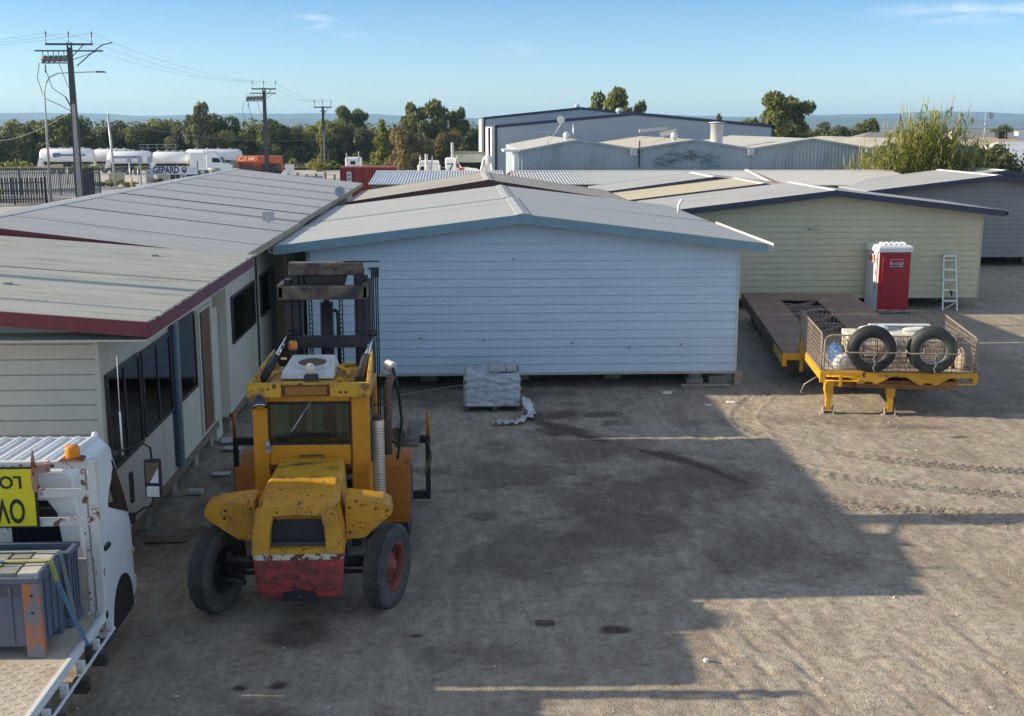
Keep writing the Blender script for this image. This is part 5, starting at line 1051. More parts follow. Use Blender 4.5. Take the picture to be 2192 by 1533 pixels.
for j in range(3):
    for i in range(5):
        x0 = -5.26 + i * .212; y0 = 11.09 + j * .2; m = [MT['slate'], MT['sand_paver'], MT['paper']][(0, 1, 0, 0, 2, 0, 0, 1, 0, 0, 2, 1, 0, 0, 2)[n]]
        if i == 4: m = MT['paper']
        mb = MB(); mb.box(-.098, .098, -.09, .09, 0, .045)
        o = mb.build('paver', m, bevel=.006); o.location = (x0 + .10, y0 + .1, 1.815 + rr.uniform(0, .012)); o.rotation_euler = (rr.uniform(-.03, .03), rr.uniform(-.03, .03), rr.uniform(-.06, .06))
        col_ = {'grey_paver': 'grey', 'sandy_paver': 'sandy brown', 'pale_paver': 'pale'}[m.name]
        tag(o, '%s paver on the front bin, %s row, %s' % (col_, ['nearest', 'middle', 'rear'][j], ['leftmost', 'second from the left', 'third from the left', 'second from the right', 'rightmost'][i]), 'paver', 'pavers stacked in the front bin'); n += 1
mb = MB(); mb.box(-5.27, -4.235, 11.09, 11.69, 1.70, 1.81); tag(mb.build('paver_layer', MT['slate']), 'lower layer of grey pavers filling the front bin below the top ones', 'pavers', None, 'stuff')
def ribbon(pts, w, m, name, label, cat, up=(0, 1, 0)):
    mb = MB()
    for a, b in zip(pts[:-1], pts[1:]): mb.bar(a, b, w, .006, up)
    return one(mb, name, label, cat, m)
mb = MB()
st = thing('ratchet_strap', 'pale blue and yellow strap over the front bin, hooked to the tray edge', 'strap', (-4.3, 11.35, 1.8), world=True)
mb.bar((-5.4, 11.36, 1.885), (-4.62, 11.36, 1.89), .05, .006); mb.bar((-4.12, 11.36, 1.66), (-3.87, 11.40, .92), .05, .006, (0, 1, 0)); mb.build('webbing', MT['strap_blue'], st)
mb = MB(); mb.bar((-4.62, 11.36, 1.891), (-4.17, 11.36, 1.895), .052, .006); mb.bar((-4.17, 11.36, 1.89), (-4.12, 11.36, 1.665), .052, .007, (0, 1, 0)); mb.build('webbing_end', MT['strap_yellow'], st)
mb = MB(); mb.box(-3.90, -3.84, 11.36, 11.44, .76, .94); mb.build('ratchet', MT['greasy'], st)
st = thing('ratchet_strap', 'grey strap over the rear edge of the paver bin, running down to the tray', 'strap', (-4.2, 11.62, 1.8), world=True)
mb = MB(); mb.bar((-5.4, 11.63, 1.884), (-4.17, 11.63, 1.89), .04, .005); mb.bar((-4.165, 11.63, 1.89), (-4.10, 11.72, 1.15), .04, .006, (0, 1, 0)); mb.build('webbing', M('grey_strap', (.28, .33, .34), .7), st)

# ------------------------------------------------------------------ drop deck trailer
tr = thing('deck_trailer', 'long trailer with a rusty brown deck, yellow front and mesh cage, standing on two legs', 'trailer', (7.72, 24.35, 0), rz=-8)
mb = MB(); mb.box(0, 3.3, 0, .07, .89, 1.0); mb.box(0, .12, .005, .065, .74, .888); mb.box(2.9, 3.3, .005, .065, .74, .78); mb.box(3.2, 3.3, .006, .064, .781, .888); mb.box(0, .10, .07, 3.3, .80, .985); mb.box(3.2, 3.3, .07, 3.3, .80, .985); beam = mb.build('front_frame', MT['trailer_yellow'], tr, .008)
mb = MB(); mb.box(.10, 3.2, .07, 3.3, .93, .985); mb.build('upper_deck', MT['checker'], tr)
mb = MB()
for x in (1.02, 2.27):
    mb.prism([(x - .62, .995), (x + .62, .995), (x + .20, .74), (x + .12, .73), (x + .06, .78), (x - .06, .78), (x - .12, .73), (x - .20, .74)], lambda u, v, w: (u, w, v), -.035, -.003)
mb.build('tyre_rest', MT['trailer_yellow'], tr, .006)
mb = MB(); mb.box(.85, 2.9, .10, .5, .62, .79); mb.box(.8, 2.4, .02, .10, .70, .73); mb.box(.25, 3.0, .5, 3.2, .55, .79); mb.build('gooseneck_beam', M('orange_brown_beam', (.30, .13, .03), .7, var=.2, dirt=(.10, .05, .03), dlo=.5, dhi=.7, dscale=4), tr)
mb = MB(); mb.tube([(.10, -.05, .80), (.45, -.08, .80), (.80, -.08, .80), (.82, -.08, .87), (.80, -.08, .90), (.12, -.06, .90)], .016, 8); mb.box(.40, .46, -.09, -.02, .68, .92); mb.build('leg_crank', MT['trailer_yellow'], tr)
mb = MB(); mb.tube([(.0, .35, .80), (-.25, .45, .60), (-.32, .45, .42), (-.25, .45, .38)], .014, 8); mb.build('hook_rod', MT['cage'], tr)
for x in (.24, 1.55):
    mb = MB(); mb.box(x - .085, x + .085, .12, .30, .42, .79); lg = mb.build('landing_leg', MT['trailer_yellow'], tr, .008)
    mb = MB(); mb.box(x - .06, x + .06, .145, .275, .10, .42); mb.box(x - .10, x - .085, .10, .32, .5, .7); mb.build('inner_leg', MT['trailer_yellow'], lg, .006)
    mb = MB(); mb.hexa([(x - .17, .06, 0), (x + .17, .06, 0), (x + .17, .38, 0), (x - .17, .38, 0), (x - .16, .07, .03), (x + .16, .07, .03), (x + .16, .37, .03), (x - .16, .37, .03)])
    for s in (-1, 1): mb.prism([(.08, .03), (.36, .03), (.25, .19), (.17, .19)], lambda u, v, w: (w, u, v), x + s * .10, x + s * .115)
    mb.tube([(x - .12, .21, .12), (x + .12, .21, .12)], .02, 8); mb.build('foot', M('galv_foot', (.34, .31, .28), .6, metal=.3), lg)
# low deck behind
mb = MB(); mb.box(-.42, .62, 2.75, 13.0, .82, .86); mb.box(1.75, 3.08, 2.75, 13.0, .82, .86); mb.box(.62, 1.75, 2.75, 5.2, .82, .86); mb.box(.62, 1.75, 11.6, 13, .82, .86); dk = mb.build('deck', MT['rust_plate'], tr)
mb = MB()
for y in (5.6, 7.2, 8.8, 10.4): mb.box(.63, 1.74, y, y + .1, .74, .84)
for y in (5.7, 7.3, 8.9, 10.3): mb.bar((.66, y, .79), (1.72, y + 1.3, .79), .08, .08); mb.bar((.66, y + .9, .78), (1.72, y + .2, .78), .06, .06)
mb.build('cross_brace', M('rusty_brace', (.27, .18, .14), .7, var=.2), tr)
mb = MB(); mb.box(-.44, -.36, 2.7, 13.0, .55, .815); mb.box(3.02, 3.09, 2.7, 13, .55, .815); mb.box(-.3, -.1, 3.0, 13, .35, .7); mb.box(.4, .6, 3.0, 13, .3, .81); mb.box(1.8, 2.0, 3, 13, .3, .81); mb.build('side_beam', MT['exhaust'], tr)
mb = MB(); mb.box(-.45, -.35, 2.62, 2.70, .55, .86); mb.box(-.46, -.44, 2.72, 4.3, .60, .80); mb.box(-.43, .0, 2.66, 2.74, .70, .86); mb.box(-.02, .06, 2.76, 2.9, .4, 1.1); mb.build('step_edge', MT['trailer_yellow'], tr)
for s, x in ((-1, -.05), (1, 2.65)):
    for y in (10.0, 11.1, 12.2): wheel(tr, (x, y, .38), (s, 0, 0), .38, .26, rim=MT['greasy'])
# mesh cage on the upper deck
def mesh_panel(par, p0, p1, z0, z1, name='mesh_side', pitch=.095, rail=.018, top=True, drop=0, round_=(True, True), hp=None):
    p0 = Vector(p0); p1 = Vector(p1); L_ = (p1 - p0).length; d = (p1 - p0) / L_; mb = MB()
    P = lambda s, z: (p0.x + d.x * s, p0.y + d.y * s, z); k = .13
    zt0, zt1 = z1, z1 - drop
    path = [P(0, z0), P(0, zt0 - k), P(k * .3, zt0 - k * .3), P(k, zt0), P(L_ - k, zt1), P(L_ - k * .3, zt1 - k * .3), P(L_, zt1 - k), P(L_, z0)]
    if not round_[0]: path[2] = P(0.01, zt0 - .01); path[3] = P(.03, zt0)
    mb.tube(path, rail, 8); mb.bar(P(0, z0 + .01), P(L_, z0 + .01), .02, .03)
    m = max(1, int(L_ / 1.1))
    for i in range(1, m + 1):
        if i < m + 0: mb.bar(P(L_ * i / m, z0), P(L_ * i / m, zt0 + (zt1 - zt0) * i / m), .022, .022)
    f = mb.build(name, MT['cage'], par)
    mb = MB(); n = int(L_ / pitch)
    for i in range(1, n): s = L_ * i / n; zt = zt0 + (zt1 - zt0) * s / L_; zt -= max(0, k - s) * .6 + max(0, s - L_ + k) * .6; mb.bar(P(s, z0), P(s, zt), .011, .011, d)
    hp = hp or pitch; m2 = int((zt0 - z0) / hp)
    for j in range(1, m2): z = z0 + hp * j; zz = z if z < zt1 - .03 else zt1 - .03; mb.bar(P(.01, z), P(L_ - .01, zz), .010, .010)
    mb.build('wire_mesh', MT['cage'], f); return f
mesh_panel(tr, (.03, .10, 0), (.03, 3.2, 0), 1.0, 1.80, drop=-.02)
mesh_panel(tr, (3.27, 3.0, 0), (3.27, .12, 0), 1.0, 1.84, drop=.10)
mesh_panel(tr, (.15, 3.25, 0), (3.1, 3.25, 0), 1.0, 1.84, hp=.42)
fp = mesh_panel(tr, (.08, .04, 0), (3.24, .04, 0), 1.0, 1.78, name='mesh_front')
mb = MB(); 
for x in (1.02, 2.27): mb.tube([(x - .56, .02, 1.70), (x - .56, -.16, 1.66), (x - .56, -.30, 1.52), (x - .50, -.34, 1.48), (x + .50, -.34, 1.48), (x + .56, -.30, 1.52), (x + .56, -.1, 1.66), (x + .56, .02, 1.70)], .016, 8)
mb.build('tyre_cradle', MT['cage'], fp)
def tw(x, y, z): v = Matrix.Rotation(R(-8), 4, 'Z') @ Vector((x, y, z)); return (7.72 + v.x, 24.35 + v.y, z)
for i, (x, lab) in enumerate(((1.02, 'left black truck tyre leaning in the cradle on the trailer front'), (2.27, 'right black truck tyre, greenish and dusty, leaning in the cradle on the trailer front'))):
    t = thing('truck_tyre', lab, 'tyre', tw(x, -.16, 1.53), rz=-8, group='spare tyres on the trailer front')
    h = .14; Rr = .50; mb = MB()
    prof = [(.285, -h * .8), (.30, -h), (.38, -h * 1.08), (.45, -h), (.485, -h * .8)]
    for k in range(9): u = -h * .7 + 1.4 * h * k / 9; v = u + 1.4 * h / 9; r = Rr if k % 2 == 0 else Rr - .012; prof += [(r, u + .002), (r, v - .002)]
    prof += [(.485, h * .8), (.45, h), (.38, h * 1.08), (.30, h), (.285, h * .8), (.285, -h * .8)]
    mb.lathe(prof, (0, 0, 0), (0, -1, -.10), 48); mb.build('casing', MT['tyre_new'] if i == 0 else M('green_black_rubber', (.032, .042, .038), .6, var=.2, scale=3, dirt=(.10, .11, .09), dlo=.55, dhi=.75, dscale=3), t)
    mb = MB(); mb.lathe([(.286, .12), (.275, .125), (.268, .10), (.275, -.10), (.286, -.10)], (0, 0, 0), (0, -1, -.10), 40); mb.build('bead_ring', MT['cage'] if i == 0 else MT['grey_metal'], t)
    ch = MB()
    for k in range(14): z = -.02 - k * .032; ch.lathe([(.013, -.004), (.017, 0), (.013, .004), (.009, 0), (.013, -.004)], (.02 * math.sin(k), -.2 - .002 * k, z), (0, 1, 0) if k % 2 else (1, 0, 0), 8)
    one(ch, 'chain', 'thin chain hanging through the %s truck tyre on the trailer' % ('left', 'right')[i], 'chain', MT['galv']).location = tw(x, -.16, 1.53)
# bricks and bags inside the cage
rr = random.Random(5); bk = []
cols = [MT['brick'], MT['pale_brick']]
proto = {}
for k, m in enumerate(cols):
    mb = MB(); mb.box(-.15, .15, -.10, .10, 0, .075); proto[k] = mb.build('brick', m, bevel=.008)
cnt = 0
names = ['front', 'second', 'third', 'rear']; cn = ['leftmost', 'second from left', 'third from left', 'middle', 'third from right', 'second from right', 'rightmost']
cnn = ['leftmost', 'second from left', 'third from left', 'middle', 'third from right', 'second from right', 'rightmost']
lnn = ['bottom', 'second', 'third', 'fourth', 'fifth', 'top']
for lay in range(6):
    for j in range(4):
        for i in range(7):
            if lay < 5 and j > 0: continue
            x = .82 + i * .318 + rr.uniform(-.012, .012); y = .62 + j * .235 + rr.uniform(-.01, .01); z = .99 + lay * .118 + rr.uniform(0, .006)
            k = 1 if (lay == 5 or rr.random() < .4) else 0
            o = proto[k].copy(); COL.objects.link(o); o.location = tw(x, y, z); o.rotation_euler = (rr.uniform(-.03, .03), rr.uniform(-.03, .03), R(-8) + rr.uniform(-.06, .06)); o.scale = (1, 1, 1.5)
            tag(o, '%s brick in the trailer cage, %s layer, %s row, %s' % (('pinkish', 'pale')[k], lnn[lay], names[j], cnn[i]), 'brick', 'bricks stacked in the trailer cage')
mb = MB(); mb.box(.68, 2.86, .75, 1.42, .99, 1.57); o = mb.build('brick_core', MT['brick']); o.location = (7.72, 24.35, 0); o.rotation_euler = (0, 0, R(-8)); tag(o, 'inner mass of the brick stack hidden behind its outer rows', 'bricks', kind='stuff')
for k in proto: bpy.data.objects.remove(proto[k])
def crumple(name, label, c, s, m, seed, cat='bag'):
    r2 = random.Random(seed); mb = MB(); mb.ball((0, 0, 0), 1, 14)
    for i, v in enumerate(mb.v):
        q = 1 + r2.uniform(-.16, .16); z = max(-.55, v[2]); mb.v[i] = (v[0] * s[0] * q, v[1] * s[1] * q, (z + .55) * s[2] * q)
    o = one(mb, name, label, cat, m, sub=1); o.location = c; return o
crumple('bag', 'white crumpled bag lying on the bricks at the back left of the trailer cage', tw(1.35, 1.25, 1.70), (.36, .18, .08), MT['bag_white'], 1)
crumple('bag', 'white bag on top of the bricks at the back right of the trailer cage', tw(2.25, 1.2, 1.70), (.34, .12, .06), MT['bag_white'], 2)
crumple('tarp', 'blue plastic tarp bunched left of the bricks in the trailer cage', tw(.52, 1.2, .99), (.14, .40, .26), MT['tarp_blue'], 3, 'tarp')
crumple('sack', 'white sack slumped in front of the bricks behind the left tyre', tw(.62, .38, .99), (.34, .16, .22), MT['bag_white'], 4, 'sack')
crumple('sack', 'dirty brownish sack behind the right end of the trailer front mesh', tw(3.05, .6, .99), (.13, .35, .30), M('brown_sack', (.30, .25, .19), .8, var=.3, scale=6), 6, 'sack')
mb = MB(); mb.bar((-.0, 0, 0), (1.35, .1, 0), .16, .03); o = one(mb, 'board', 'thin pale board lying on the white bags in the trailer cage', 'board', MT['bag_white']); o.location = tw(1.25, 1.35, 1.80); o.rotation_euler = (0, 0, R(-8))
mb = MB(); mb.bar((0, 0, 0), (1.3, -.15, 0), .10, .03); o = one(mb, 'board', 'blue painted board across the back of the trailer cage', 'board', M('blue_board', (.16, .25, .36), .6)); o.location = tw(1.7, 1.62, 1.68); o.rotation_euler = (0, 0, R(-8))
mb = MB(); mb.box(0, 1.2, 0, .5, 0, .05); o = one(mb, 'panel', 'pale blue panel lying on the deck behind the trailer cage', 'panel', M('pale_blue_panel', (.22, .31, .38), .5)); o.location = tw(1.9, 4.0, .865); o.rotation_euler = (0, 0, R(-8))
mb = MB(); mb.bar((0, 0, 0), (0, 0, .62), .07, .03, (0, 1, 0)); mb.bar((-.3, .05, .25), (.55, .05, .25), .03, .05); o = one(mb, 'scrap_timber', 'reddish timber offcuts standing behind the left tyre in the cage', 'timber', M('reddish_timber', (.22, .10, .07), .8)); o.location = tw(.85, .32, .99)

# ------------------------------------------------------------------ portable toilet and ladder
pt = thing('portable_toilet', 'red portable toilet with a white ribbed roof against the green wall', 'toilet', (14.38, 38.60, 0), rz=2)
mb = MB(); mb.hexa([(-.56, -.5, .0), (.56, -.5, .0), (.56, .5, .0), (-.56, .5, .0), (-.54, -.5, 2.10), (.54, -.5, 2.10), (.54, .5, 2.10), (-.54, .5, 2.10)]); mb.build('body', MT['toilet_grey'], pt, .03)
mb = MB(); mb.box(-.50, .53, -.545, -.503, .08, 2.06); dr = mb.build('door', MT['toilet_red'], pt, .015)
mb = MB(); mb.tube([(-.42, -.55, .75), (-.42, -.55, 1.9)], .022, 8); mb.box(-.535, -.47, -.55, -.505, .1, 2.08)
for i in range(6): mb.box(-.36, .48, -.552, -.5455, .14 + i * .11, .20 + i * .11)
mb.build('door_rib', MT['toilet_red'], dr, .006)
mb = MB(); mb.box(-.565, -.50, -.53, .5, .02, .10); mb.box(-.595, -.57, -.5, .52, 0, .06); mb.box(-.60, .60, -.56, .56, 0, .045); mb.build('base', MT['navy_plastic'], pt, .008)
mb = MB()
for y in (-.44, .40): mb.box(-.585, -.562, y, y + .06, .1, 2.08)
mb.box(-.58, -.561, -.30, -.27, .3, 1.9); mb.box(-.58, -.561, .18, .21, .3, 1.9); mb.build('side_rib', MT['toilet_grey'], pt, .005)
for z in (.82, 1.3, 1.7):
    mb = MB(); mb.box(-.588, -.582, -.42, -.38, z, z + .16); mb.build('hinge', MT['navy_plastic'], pt)
mb = MB(); loft(mb, [[(x * s, y * s2, z) for x, y in ((-.60, -.57), (.60, -.57), (.60, .57), (-.60, .57))] for s, s2, z in ((1, 1, 2.06), (1, 1, 2.20), (.93, .93, 2.27), (.80, .8, 2.30))]); rfp = mb.build('roof', MT['toilet_white'], pt, .03, 3)
mb = MB()
for i in range(5):
    x = -.36 + i * .18; mb.tube([(x, -.50, 2.22), (x + .02, -.36, 2.31), (x + .05, .36, 2.33), (x + .06, .48, 2.26)], .055, 10)
mb.tube([(.12, .1, 2.3), (.12, .1, 2.40)], .045, 10); mb.build('roof_rib', MT['toilet_white'], rfp)
mb = MB(); mb.prism([(-.40, 2.06), (.36, 2.06), (.32, 2.085), (-.36, 2.085)], lambda u, v, w: (u, w, v), -.60, -.572); mb.build('vent_lip', M('pink_lip', (.62, .36, .40), .5), rfp)
def panel(par, x0, x1, z0, z1, y, m, name, t=.004): mb = MB(); mb.box(x0, x1, y - t, y, z0, z1); return mb.build(name, m, par)
lw = M('label_white', (.72, .68, .70), .5); pn = panel(pt, -.17, .27, 1.58, 1.83, -.5462, lw, 'label')
panel(pn, -.155, .255, 1.725, 1.815, -.5506, MT['toilet_red'], 'label_band'); panel(pn, -.155, .255, 1.60, 1.655, -.5506, MT['navy_plastic'], 'label_band')
lettering('KENNARDS', .075, MT['toilet_red'], pn, Matrix.Translation((.05, -.552, 1.69)) @ FACE_CAM @ Matrix.Diagonal((.92, 1, 1, 1)), bold=.002, depth=.001)
lettering('HIRE', .052, lw, pn, Matrix.Translation((.17, -.556, 1.627)) @ FACE_CAM, bold=.001, depth=.001)
mb = MB(); mb.box(-.594, -.588, -.15, .25, 1.70, 1.98); sl2 = mb.build('side_label', lw, pt)
mb = MB(); mb.box(-.598, -.5945, -.12, .22, 1.74, 1.92); mb.build('side_label_print', M('pinkish_print', (.55, .12, .10), .5), sl2)
ld = thing('step_ladder', 'aluminium ladder leaning against the green wall right of the red toilet', 'ladder', (16.62, 38.70, 0))
mb = MB()
for s in (-1, 1): mb.hexa([(s * .25 - .025, -.05, 0), (s * .25 + .025, -.05, 0), (s * .25 + .025, .03, 0), (s * .25 - .025, .03, 0), (s * .205 - .025, .28, 1.82), (s * .205 + .025, .28, 1.82), (s * .205 + .025, .36, 1.82), (s * .205 - .025, .36, 1.82)])
mb.build('stile', MT['alu'], ld)
for i, z in enumerate((.30, .66, 1.0, 1.34, 1.66)):
    hw = .25 - .045 * z / 1.82; y = -.05 + .33 * z / 1.82; mb = MB(); mb.box(-hw, hw, y - .02, y + .06, z, z + (.07 if i < 4 else .05)); mb.build('tread', MT['alu'], ld)
mb = MB(); mb.box(-.22, .22, .24, .40, 1.80, 1.88); mb.bar((-.24, -.0, .02), (.2, .05, .26), .03, .03); mb.build('top_cap', MT['alu'], ld)
mb = MB(); mb.ball((.0, .0, .60), .06, 8, (1, .6, 1.2)); mb.tube([(.0, .0, .6), (.02, .02, .46)], .02, 6); one(mb, 'clamp', 'small black clamp hanging on the lower tread of the aluminium ladder', 'clamp', MT['near_black']).location = (16.64, 38.68, .02)

# ------------------------------------------------------------------ wrapped pallet, loose wrap
wp = thing('wrapped_pallet', 'pallet of goods in crinkled grey plastic wrap in front of the blue wall', 'pallet', (.66, 25.6, 0))
mb = MB()
for x in (-.62, 0, .54): mb.box(x, x + .10, -.52, .52, .0, .09)
for y in (-.52, -.25, .02, .29, .44): mb.box(-.64, .66, y, y + .09, .091, .115)
mb.build('pallet', M('old_pallet_wood', (.10, .085, .075), .85, var=.3), wp)
rr = random.Random(31); mb = MB()
NU, NV = 72, 22
def wrapf(u, v):
    a = u * 4; k = int(a) % 4; t = a - int(a); c = [(-.62, -.50), (.62, -.50), (.62, .50), (-.62, .50)]
    p, q = c[k], c[(k + 1) % 4]; x, y = p[0] + (q[0] - p[0]) * t, p[1] + (q[1] - p[1]) * t
    bul = .006 * math.sin(v * 23 + u * 9) + .010 * math.sin(u * 60 + v * 31) + .012 * math.sin(u * 23 - v * 47 + 3 * math.sin(v * 9)) - .03 * (v > .86) * (v - .86) * 7
    n = math.hypot(x, y) or 1; cf = 1 - .05 * (abs(t - .5) > .46)
    return (x * cf + x / n * bul, y * cf + y / n * bul, .10 + .74 * v + .01 * math.sin(u * 37))
mb.grid(wrapf, NU, NV)
mb.grid(lambda u, v: ((-.58 + 1.16 * u), (-.46 + .92 * v), .82 + .04 * math.sin(u * 14) * math.sin(v * 9) + .07 * math.exp(-((u - .42) / .1) ** 2) * (v > .2)), 16, 12)
mb.build('plastic_wrap', MT['wrap'], wp)
mb = MB(); mb.box(-.06, .30, -.40, .02, .86, .93); mb.box(-.05, .22, .04, .42, .86, .95); mb.box(.32, .56, -.36, .36, .85, .915); mb.build('carton', M('pale_carton', (.42, .44, .44), .8), wp, .01)
pts = smooth_path([(1.38, 25.1), (1.50, 24.75), (1.46, 24.45), (1.28, 24.2), (1.22, 23.95), (1.05, 23.9), (.80, 23.92), (.62, 23.85)], 6)
mb = MB(); vs = []; rr = random.Random(2)
for i, (x, y) in enumerate(pts):
    w_ = (.06 + .05 * abs(math.sin(i * .55))) * (1 if i < len(pts) - 3 else .5); a = pts[max(0, i - 1)]; b = pts[min(len(pts) - 1, i + 1)]; d = Vector((b[0] - a[0], b[1] - a[1])).normalized(); nrm = Vector((-d.y, d.x))
    for k in range(4):
        s = (k / 1.5 - 1) * w_; vs.append((x + nrm.x * s, y + nrm.y * s, .045 + .03 * math.sin(i * 1.3 + k * 2) + rr.uniform(0, .02) + (.25 * (1 - i / 6) if i < 6 else 0)))
mb.add(vs, [(i * 4 + k, i * 4 + k + 1, i * 4 + k + 5, i * 4 + k + 4) for i in range(len(pts) - 1) for k in range(3)], True)
one(mb, 'plastic_strip', 'loose white strip of plastic wrap trailing on the dirt beside the pallet', 'plastic wrap', M('white_film', (.55, .57, .58), .4, var=.25, scale=9))

# ------------------------------------------------------------------ odds and ends on the ground
def bit(name, label, c, s, rz, m, cat, bev=.006):
    mb = MB(); r2 = random.Random(hash(label) % 999 if False else len(label)); j = lambda: r2.uniform(-.12, .12)
    p = [(sx * s[0] / 2 * (1 + j()), sy * s[1] / 2 * (1 + j()), z * s[2]) for z in (0, 1) for sx, sy in ((-1, -1), (1, -1), (1, 1), (-1, 1))]
    mb.hexa(p); o = one(mb, name, label, cat, m, bevel=bev); o.location = c; o.rotation_euler = (0, 0, R(rz)); return o
white_bit = M('pale_tile', (.50, .52, .55), .6)
bit('timber_block', 'short dark timber beam on the ground left of the forklift rear wheel', (-4.5, 17.1, 0), (.62, .14, .10), 4, MT['timber'], 'timber')
bit('brick_fragment', 'broken brown brick lying alone in the shaded foreground', (1.02, 13.78, .0), (.24, .09, .06), -4, M('brown_brick', (.12, .085, .06), .9), 'brick')
bit('tile_offcut', 'flat pale sheet scrap by the cream house, behind the forklift', (-4.62, 22.8, .01), (.40, .32, .03), 10, white_bit, 'offcut')
bit('tile_offcut', 'second pale sheet scrap just in front of the first, by the cream house', (-4.50, 22.2, .01), (.34, .2, .03), -8, white_bit, 'offcut')
bit('tile_offcut', 'pale grey offcut on the ground below the brown door', (-4.35, 20.5, .01), (.30, .16, .03), 6, white_bit, 'offcut')
bit('tile_offcut', 'small bluish block on the ground left of the forklift cab', (-4.58, 19.4, .01), (.24, .12, .07), -6, white_bit, 'offcut')
bit('stone', 'small white stone casting a long shadow in the sunlit foreground', (2.84, 12.66, 0), (.06, .05, .05), 20, MT['bag_white'], 'stone', .015)
bit('stone', 'pale stone at the corner of the shadow in front of the blue house', (4.8, 26.55, 0), (.22, .14, .07), 10, MT['pale_brick'], 'stone', .03)
bit('paper_scrap', 'scrap of white paper on the sunlit dirt in front of the trailer', (5.55, 25.4, 0), (.16, .1, .02), 30, MT['bag_white'], 'scrap')
bit('rubble', 'two pale lumps of rubble on the sunlit dirt left of the trailer leg', (6.1, 25.6, 0), (.22, .12, .05), -15, MT['pale_brick'], 'rubble', .02)
mb = MB(); mb.tube([(17.0, 38.3, .02), (17.6, 38.0, .02), (18.3, 38.1, .02), (18.9, 37.9, .02)], .012, 6); one(mb, 'cable', 'thin pale cable lying on the ground right of the ladder', 'cable', M('pale_cable', (.45, .43, .40), .6))
mb = MB(); mb.box(-.2, .2, -.2, .2, -.02, .3); mb.build('pier', MT['concrete'], gh, .01).location = (15.9 - 12.5, .6, 0)
mb = MB(); mb.lathe([(0, 5.25), (.3, 5.2), (.47, 5.0), (.48, .9), (.2, .45), (0, .45)], (-11.2, 14.45, 0), (0, 0, 1), 28)  # unseen cylinder added only for the shadow it casts on the yard
for a in (0, 1.57, 3.14, 4.71): mb.bar((-11.2 + .42 * math.cos(a), 14.45 + .42 * math.sin(a), 0), (-11.2 + .42 * math.cos(a), 14.45 + .42 * math.sin(a), 1.2), .06, .06)
one(mb, 'added_shade_cylinder', 'added unseen steel cylinder on legs left of the nearest cream house, shading the yard', 'added_shade_cylinder', MT['galv'])
crumple('bundle', 'blue grey wrapped bundle standing by the long cream house, behind the forklift', (-4.42, 27.0, 0), (.13, .13, .32), M('blue_grey_wrap', (.13, .17, .22), .6), 9, 'bundle')
# roof mast and pole on the far left; their long shadows cross the yard
mb = MB(); mb.tube([(-8.3, 16.05, 4.0), (-8.3, 16.05, 5.55)], .03, 8); mb.bar((-8.7, 16.05, 5.45), (-7.9, 16.05, 5.45), .02, .02); mb.build('antenna', MT['galv'], hA)
mb = MB(); mb.tube([(-17, 18.35, 0), (-17, 18.35, 11)], [.17, .12], 14); one(mb, 'timber_pole', 'stout timber pole standing behind the nearest cream house', 'pole', MT['timber'])
# roofs' little fittings
for i, (x, y) in enumerate(((-5.6, 21.6), (-6.6, 17.2))):
    mb = MB(); mb.box(x - .05, x + .05, y - .05, y + .05, zA(x) + .002, zA(x) + .03); mb.build('roof_fitting', MT['dull_roof'], rfA)
